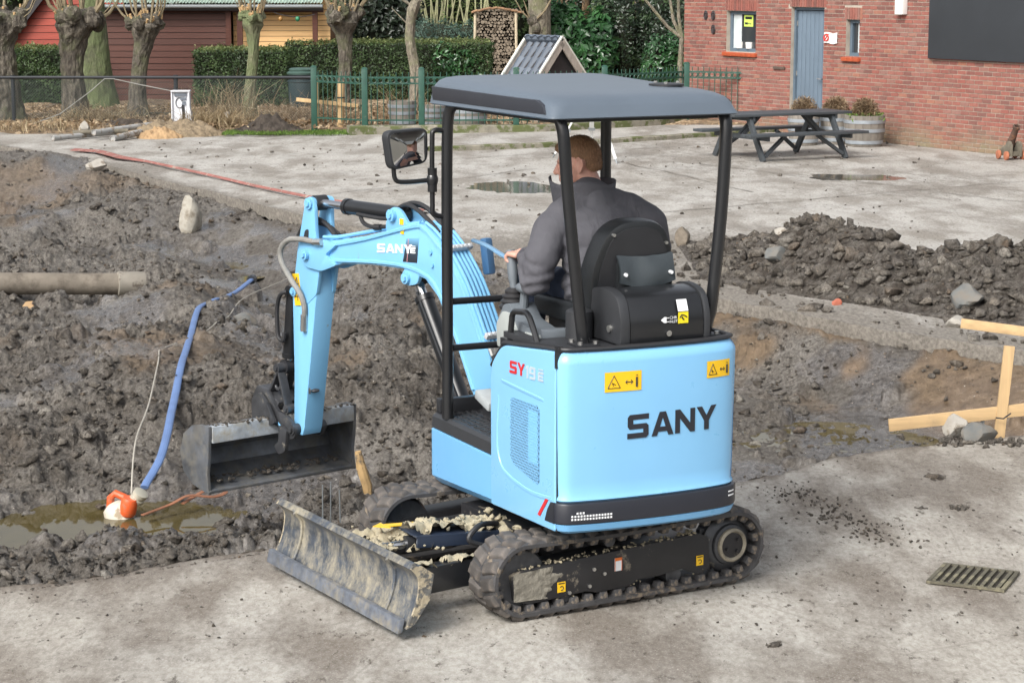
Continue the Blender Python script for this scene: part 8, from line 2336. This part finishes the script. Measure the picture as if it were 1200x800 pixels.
# ditching bucket: opening faces the machine
v0, v1 = -0.49, 0.55
inner = [(2.02, 0.275), (2.08, 0.285), (2.18, 0.285), (2.27, 0.24), (2.31, 0.15), (2.28, 0.06), (2.20, 0.005), (2.05, -0.035)]
outer = [(2.035, -0.055), (2.21, -0.018), (2.31, 0.045), (2.345, 0.15), (2.30, 0.265), (2.20, 0.325), (2.12, 0.345), (2.02, 0.345)]
mb = MB(); mb.prism(inner + outer, sf, v0, v1); bk = bpart(mb, "bucket", BUCKM, sharp=25)
for v, s in ((v0, -1), (v1, 1)):
    mb = MB(); mb.prism([(2.02, 0.355), (2.12, 0.355), (2.21, 0.335), (2.31, 0.27), (2.355, 0.15), (2.32, 0.035), (2.215, -0.03), (2.035, -0.062), (2.05, 0.06), (2.03, 0.17)], sf, v + s * 0.001, v + s * 0.022); sub(mb, "bucket_side", BUCKM, bk, bevel=0.003)
mb = MB(); mb.box((2.04, (v0 + v1) / 2, 0.302), (0.055, v1 - v0 - 0.004, 0.10)); sub(mb, "bucket_beam", mat("muddy_beam_steel", (0.34, 0.375, 0.41), 0.5, 0.1, var=0.5, scale=10, bump=0.3, bscale=40, dirt=(0.33, 0.31, 0.255), dirt_amt=0.55, dirt_scale=9, dirt_soft=0.18, dirt_rough=0.8), bk, bevel=0.006)
mb = MB(); mb.box((2.09, (v0 + v1) / 2, -0.040), (0.12, v1 - v0 + 0.04, 0.016), Matrix.Rotation(R(-9), 3, 'Y')); sub(mb, "bucket_lip", BUCKM, bk, bevel=0.002)
for s in (1, -1):
    mb = MB(); mb.prism(rounded([(2.00, 0.31), (2.20, 0.31), (2.20, 0.45), (2.12, 0.50), (2.03, 0.44), (1.95, 0.33)], 0.02, 3), sf, s * 0.125, s * 0.150); sub(mb, "bucket_ear", IRON, bk, bevel=0.004)
pts = [(2.04 + random.uniform(-.03, .03), random.uniform(v0, v1), 0.352 + random.uniform(-0.004, 0.004), random.uniform(0.006, 0.020)) for _ in range(120)]
pts += [(random.uniform(2.08, 2.22), random.uniform(v0 + 0.05, v1 - 0.05), 0.0, random.uniform(0.01, 0.026)) for _ in range(90)]
o = scatter("bucket_mud", pts, SOIL, 'stuff', bk)
# ------------------------------------------------------------------ the operator
PS = empty("person", (UO[0], UO[1], 1.40), UYAW, 'operator with short reddish hair in a dark grey jacket, seated in the excavator, looking left', 'person')
ZO = 1.40
def blob(shapes, voxel, smooth=6, name="body", sm_fac=0.5):
    """shapes -> one continuous surface (voxel remesh), returns mesh in person space (z from ground)"""
    mb = MB()
    for sh in shapes:
        if sh[0] == 'e':
            _, c, r, rot = sh; mb.ell(Vector(c) - Vector((0, 0, ZO)), r, rot, 22, 14)
        else:
            _, P, rs = sh
            P = [Vector(p) - Vector((0, 0, ZO)) for p in P]
            for i in range(len(P) - 1):
                a, b = P[i], P[i + 1]; n = max(2, int((b - a).length / 0.02))
                mb.tube([a.lerp(b, k / n) for k in range(n + 1)], [rs[i] + (rs[i + 1] - rs[i]) * k / n for k in range(n + 1)], 14)
                for p, r in ((a, rs[i]), (b, rs[i + 1])): mb.ell(p, (r, r, r), None, 14, 9)
    me_ = mb.mesh(name, 0)
    ob = bpy.data.objects.new("tmp", me_); COL.objects.link(ob)
    rm = ob.modifiers.new("r", 'REMESH'); rm.mode = 'VOXEL'; rm.voxel_size = voxel; rm.adaptivity = 0
    s = ob.modifiers.new("s", 'SMOOTH'); s.iterations = smooth; s.factor = sm_fac
    dg = bpy.context.evaluated_depsgraph_get(); m2 = bpy.data.meshes.new_from_object(ob.evaluated_get(dg))
    bpy.data.objects.remove(ob); bpy.data.meshes.remove(me_)
    m2.name = name
    for p in m2.polygons: p.use_smooth = True
    return m2
SKIN = None
t_ = NT("skin"); n_ = t_.noise(18, 5, 0.6)
t_.set(color=t_.ramp(n_, [(0.3, (0.54, 0.275, 0.21)), (0.7, (0.66, 0.385, 0.305))]), rough=0.5, normal=t_.bump(t_.noise(160, 3, 0.6), 0.15, 0.002))
t_.b.inputs['Subsurface Weight'].default_value = 0.12; t_.b.inputs['Subsurface Radius'].default_value = (0.01, 0.004, 0.002); SKIN = t_.m
t_ = NT("jacket_fabric"); n_ = t_.noise(3.2, 6, 0.6, dist=0.6)
wr = t_.noise(7.0, 4, 0.55, stretch=(1.0, 1.0, 0.55), dist=1.2)
t_.set(color=t_.ramp(n_, [(0.3, (0.064, 0.064, 0.076)), (0.7, (0.092, 0.092, 0.106))]), rough=0.85, normal=t_.bump(t_.noise(260, 2, 0.5), 0.25, 0.002, t_.bump(wr, 0.5, 0.03))); JACK = t_.m
JACKD = mat("jacket_collar_lining", (0.045, 0.045, 0.055), 0.85, var=0.2, scale=10)
t_ = NT("denim"); t_.set(color=t_.ramp(t_.noise(7, 6, 0.6), [(0.3, (0.018, 0.026, 0.050)), (0.7, (0.042, 0.058, 0.098))]), rough=0.9, normal=t_.bump(t_.noise(300, 2, 0.5), 0.3, 0.002, t_.bump(t_.noise(9, 4, 0.5), 0.4, 0.02))); DENIM = t_.m
t_ = NT("short_hair"); hn = t_.noise(120, 5, 0.7, stretch=(1, 1, 0.35))
t_.set(color=t_.mix(t_.ramp(t_.noise(7, 4, 0.6), [(0.35, 0.0), (0.7, 0.7)]), t_.ramp(hn, [(0.3, (0.13, 0.062, 0.032)), (0.7, (0.37, 0.205, 0.112))]), (0.30, 0.185, 0.10)), rough=0.6, normal=t_.bump(hn, 0.9, 0.006)); HAIR = t_.m
# head frame: hx forward (face), hy left, hz up
HC = Vector((-0.050, -0.002, 2.098)); yaw = R(55); pitch = R(-9)
HM = Matrix.Translation(HC) @ Matrix.Rotation(yaw, 4, 'Z') @ Matrix.Rotation(-pitch, 4, 'Y')
HR = (Matrix.Rotation(yaw, 3, 'Z') @ Matrix.Rotation(-pitch, 3, 'Y'))
h = lambda x, y, z: HM @ Vector((x, y, z))
head = [('e', h(-0.012, 0, 0.025), (0.102, 0.079, 0.098), HR), ('e', h(0.030, 0, -0.035), (0.070, 0.064, 0.085), HR), ('e', h(0.050, 0, -0.085), (0.045, 0.045, 0.032), HR), ('e', h(0.03, 0, -0.065), (0.055, 0.060, 0.045), HR),
        ('e', h(0.072, 0, 0.022), (0.028, 0.060, 0.016), HR),
        ('t', [h(0.090, 0, 0.010), h(0.112, 0, -0.030)], [0.010, 0.015]), ('e', h(0.100, 0.012, -0.034), (0.012, 0.010, 0.009), HR), ('e', h(0.100, -0.012, -0.034), (0.012, 0.010, 0.009), HR),
        ('e', h(0.092, 0, -0.060), (0.012, 0.026, 0.007), HR), ('e', h(0.090, 0, -0.073), (0.012, 0.023, 0.008), HR), ('e', h(0.084, 0, -0.102), (0.018, 0.022, 0.016), HR),
        ('e', h(0.066, 0.040, -0.025), (0.022, 0.022, 0.020), HR), ('e', h(0.066, -0.040, -0.025), (0.022, 0.022, 0.020), HR),
        ('t', [h(-0.025, 0, -0.05), h(-0.050, 0, -0.15), Vector((-0.155, -0.02, 1.90))], [0.062, 0.064, 0.085])]
for s in (1, -1):
    rt = HR @ Matrix.Rotation(R(-18 * s), 3, 'Z') @ Matrix.Rotation(R(-12), 3, 'Y')
    head += [('e', h(-0.016, s * 0.084, -0.006), (0.024, 0.011, 0.036), rt), ('t', [h(-0.006, s * 0.088, 0.022), h(-0.022, s * 0.096, 0.030), h(-0.038, s * 0.098, 0.018), h(-0.040, s * 0.096, -0.006), h(-0.028, s * 0.090, -0.030), h(-0.014, s * 0.086, -0.042)], [0.005, 0.0055, 0.006, 0.006, 0.006, 0.008])]
TZ = Vector((-0.17, -0.055, 0))
# limbs under the clothes
SL, SR_ = Vector((-0.16, 0.165, 1.80)), Vector((-0.20, -0.265, 1.81))
EL, ER = Vector((-0.215, 0.300, 1.555)), Vector((-0.10, -0.42, 1.56))
HL, HRt = Vector((-0.015, 0.262, 1.655)), Vector((0.07, -0.36, 1.60))
body = list(head)
body += [('t', [SL, EL, HL], [0.05, 0.042, 0.030]), ('t', [SR_, ER, HRt], [0.05, 0.042, 0.030]), ('t', [Vector((-0.15, -0.05, 1.86)), Vector((-0.24, -0.055, 1.62)), Vector((-0.24, -0.055, 1.47))], [0.12, 0.13, 0.14])]
def hand(wrist, fwd, side, up, thumb_side):
    """palm, four unequal curled fingers and a thumb"""
    f, s, u = Vector(fwd).normalized(), Vector(side).normalized(), Vector(up).normalized()
    sh = []
    pc = wrist + f * 0.045
    sh.append(('t', [wrist, wrist + f * 0.03], [0.027, 0.029]))
    for k in range(4):
        b = wrist + f * 0.035 + s * (0.030 - 0.020 * k); e = wrist + f * 0.080 + s * (0.033 - 0.022 * k)
        sh.append(('t', [b, e], [0.016, 0.0125]))
        L = (0.026, 0.030, 0.028, 0.022)[k]
        a1 = e + (f * 0.75 - u * 0.65) * L; a2 = a1 + (-f * 0.15 - u) * L * 0.85; a3 = a2 + (-f * 0.9 - u * 0.45) * L * 0.7
        sh.append(('t', [e, a1, a2, a3], [0.0105, 0.0098, 0.0090, 0.0080]))
    tb = wrist + f * 0.025 + s * 0.030 * thumb_side; t1 = tb + (f * 0.6 + s * 0.6 * thumb_side - u * 0.45) * 0.032; t2 = t1 + (f * 0.9 - u * 0.5) * 0.026
    sh.append(('t', [tb, t1, t2], [0.014, 0.0115, 0.009]))
    return sh
fl = (Vector((0.075, 0.30, 1.66)) - HL).normalized()
body += hand(HL, fl, Vector((0.25, -0.96, 0.1)), Vector((-0.2, 0.1, 1)), 1)
body += hand(HRt, Vector((0.6, 0.1, 0.2)), Vector((-0.2, 0.96, 0.1)), Vector((-0.2, 0, 1)), 1)
HIP = [Vector((-0.22, 0.045, 1.50)), Vector((-0.22, -0.155, 1.50))]
KN = [Vector((0.22, 0.10, 1.50)), Vector((0.22, -0.22, 1.50))]
FT = [Vector((0.30, 0.10, 0.84)), Vector((0.30, -0.22, 0.84))]
for i in range(2):
    body += [('t', [HIP[i], KN[i], FT[i]], [0.075, 0.05, 0.04])]
    body += [('t', [FT[i], FT[i] + Vector((0.16, 0, -0.03))], [0.04, 0.032])]
obj_from("body", blob(body, 0.0045, 4, "body"), SKIN, PS)
# eyes
for s in (1, -1):
    mb = MB(); mb.ell(h(0.050, s * 0.030, 0.004) - Vector((0, 0, ZO)), (0.0105,) * 3, None, 12, 8); mb.build("eye", mat("eye_white", (0.7, 0.68, 0.64), 0.2, var=0.02), PS)
# hair: cap over the skull, cropped neck and temples
hs = [('e', h(-0.018, 0, 0.034), (0.1055, 0.0825, 0.1005), HR), ('e', h(-0.045, 0, -0.005), (0.076, 0.0795, 0.080), HR), ('e', h(-0.055, 0, -0.045), (0.048, 0.066, 0.055), HR), ('e', h(0.050, 0, 0.082), (0.048, 0.058, 0.034), HR)]
hm = blob(hs, 0.005, 3, "hair")
# trim the cap below a hairline so that face, ears and neck stay free
bm = bmesh.new(); bm.from_mesh(hm)
Hi = (Matrix.Translation((0, 0, -ZO)) @ HM).inverted()
dele = []
for v in bm.verts:
    q = Hi @ v.co
    line = -0.052 + max(0, (q.x + 0.075)) * 0.95 if q.x < 0.045 else 0.030 + (q.x - 0.045) * 0.9
    if abs(q.y) > 0.05 and -0.050 < q.x < 0.05: line = max(line, 0.030 + q.x * 0.3)
    if q.z < line: dele.append(v)
bmesh.ops.delete(bm, geom=dele, context='VERTS')
bm.to_mesh(hm); bm.free()
ho = obj_from("hair", hm, HAIR, PS)
# short stubbly strands so that the outline is not smooth
bm = bmesh.new(); bm.from_mesh(hm); bm.normal_update(); vs = [(v.co.copy(), v.normal.copy()) for v in bm.verts]; bm.free()
q_ = np.random.default_rng(3); idx = q_.integers(0, len(vs), 5200)
mbV = []; mbF = []
for k, i in enumerate(idx):
    p, n = vs[i]; d = (n + Vector(q_.normal(0, 0.35, 3)) + HR @ Vector((-0.25, 0, -0.25))).normalized(); L = q_.uniform(0.003, 0.007)
    sd = d.cross(Vector(q_.normal(0, 1, 3))).normalized() * 0.0011
    o_ = len(mbV); mbV += [p - sd, p + sd, p + d * L]; mbF.append((o_, o_ + 1, o_ + 2))
sm_ = np_mesh("hair_strands", [v[:] for v in mbV], mbF, False); tag(obj_from("hair_strands", sm_, HAIR, ho), None, None, None, 'stuff')
# jacket: torso, shoulders, sleeves
V3 = Vector
jk = [('e', (-0.235, -0.055, 1.52), (0.165, 0.215, 0.16), None), ('e', (-0.245, -0.055, 1.64), (0.155, 0.225, 0.15), None), ('e', (-0.225, -0.055, 1.75), (0.145, 0.235, 0.13), None), ('e', (-0.195, -0.055, 1.845), (0.125, 0.215, 0.085), None),
      ('t', [V3((-0.17, 0.10, 1.865)), V3((-0.175, 0.185, 1.80))], [0.085, 0.098]), ('t', [V3((-0.20, -0.20, 1.875)), V3((-0.205, -0.295, 1.81))], [0.085, 0.098]),
      ('t', [V3((-0.165, -0.035, 1.90)), V3((-0.135, -0.02, 1.935))], [0.120, 0.102]), ('t', [V3((-0.17, 0.06, 1.905)), V3((-0.175, 0.15, 1.86))], [0.080, 0.080]), ('t', [V3((-0.18, -0.11, 1.905)), V3((-0.20, -0.22, 1.865))], [0.085, 0.085]),
      ('t', [V3((-0.175, 0.205, 1.79)), V3((-0.215, 0.275, 1.66)), EL + V3((0, 0.005, 0.0)), EL.lerp(HL, 0.5), EL.lerp(HL, 0.93)], [0.092, 0.082, 0.076, 0.066, 0.050]),
      ('t', [V3((-0.205, -0.315, 1.80)), V3((-0.16, -0.385, 1.67)), ER, ER.lerp(HRt, 0.5), ER.lerp(HRt, 0.93)], [0.092, 0.082, 0.074, 0.064, 0.048])]
jm = blob(jk, 0.009, 5, "jacket")
# folds: creases radiate from elbow, armpit and the slumped waist
for v in jm.vertices:
    p = v.co; w = 0.5 + 0.5 * math.tanh((1.60 - ZO - p.z) * 9)
    a = 0.0065 * math.sin(p.z * 95 + 5 * mnoise.noise(p * 6) + p.y * 10) * w
    d = (p - (EL - Vector((0, 0, ZO)))).length
    a += 0.006 * math.exp(-(d / 0.13) ** 2) * math.sin(d * 150 + 6 * mnoise.noise(p * 8))
    a += 0.006 * mnoise.noise(p * 6) + 0.003 * mnoise.noise(p * 15)
    v.co = p + Vector(v.normal) * a
obj_from("jacket", jm, JACK, PS)
# stand-up collar, open at the front with pointed tips
g = []; n = 26
for i in range(5):
    b = i / 4; row = []
    for k in range(n + 1):
        a = -2.55 + 5.1 * k / n            # angle from the nape
        rx = 0.112 + 0.020 * b; ry = 0.128 + 0.020 * b
        c = V3((-0.125 + 0.02 * b, -0.018, 1.938))
        tip = max(0, (abs(a) - 1.7) / 0.85)
        x = -math.cos(a) * rx + tip * 0.05; y = math.sin(a) * (ry + tip * 0.045)
        z = 0.075 * b + 0.010 * math.sin(a * 3) * b - 0.030 * (1 - b) * abs(math.sin(a / 2)) - 0.035 * tip * (1 - b) + 0.01 * tip * b
        row.append(c + V3((x, y, z)) - V3((0, 0, ZO)))
    g.append(row)
mb = MB(); mb.sheet(g); o = mb.build("collar", JACK, PS, fix=False, sharp=60); sm = o.modifiers.new("t", 'SOLIDIFY'); sm.thickness = 0.007; sm.offset = -1
# back yoke seam and cuff
mb = MB(); cf = EL.lerp(HL, 0.93) - V3((0, 0, ZO)); df = (HL - EL).normalized(); mb.tube([cf - df * 0.012, cf + df * 0.012], [0.049, 0.046], 14); mb.build("cuff", JACKD, PS)
mb = MB(); cf = ER.lerp(HRt, 0.93) - V3((0, 0, ZO)); df = (HRt - ER).normalized(); mb.tube([cf - df * 0.012, cf + df * 0.012], [0.047, 0.044], 14); mb.build("cuff", JACKD, PS)
tr = [('e', (-0.24, -0.055, 1.50), (0.155, 0.205, 0.105), None)]
for i in range(2):
    tr += [('t', [HIP[i], HIP[i].lerp(KN[i], 0.5), KN[i], KN[i].lerp(FT[i], 0.5), FT[i] + V3((0, 0, 0.03))], [0.098, 0.088, 0.074, 0.064, 0.058])]
tm = blob(tr, 0.010, 4, "trousers")
for v in tm.vertices: v.co = v.co + Vector(v.normal) * (0.008 * mnoise.noise(v.co * 9) + 0.004 * math.sin(v.co.x * 60))
obj_from("trousers", tm, DENIM, PS)
for i in range(2):
    f = FT[i] - V3((0, 0, ZO))
    sh = blob([('t', [FT[i] + V3((-0.02, 0, -0.02)), FT[i] + V3((0.10, 0, -0.028)), FT[i] + V3((0.19, 0, -0.036))], [0.052, 0.047, 0.036])], 0.008, 3, "shoe"); obj_from("shoe", sh, SATB, PS)
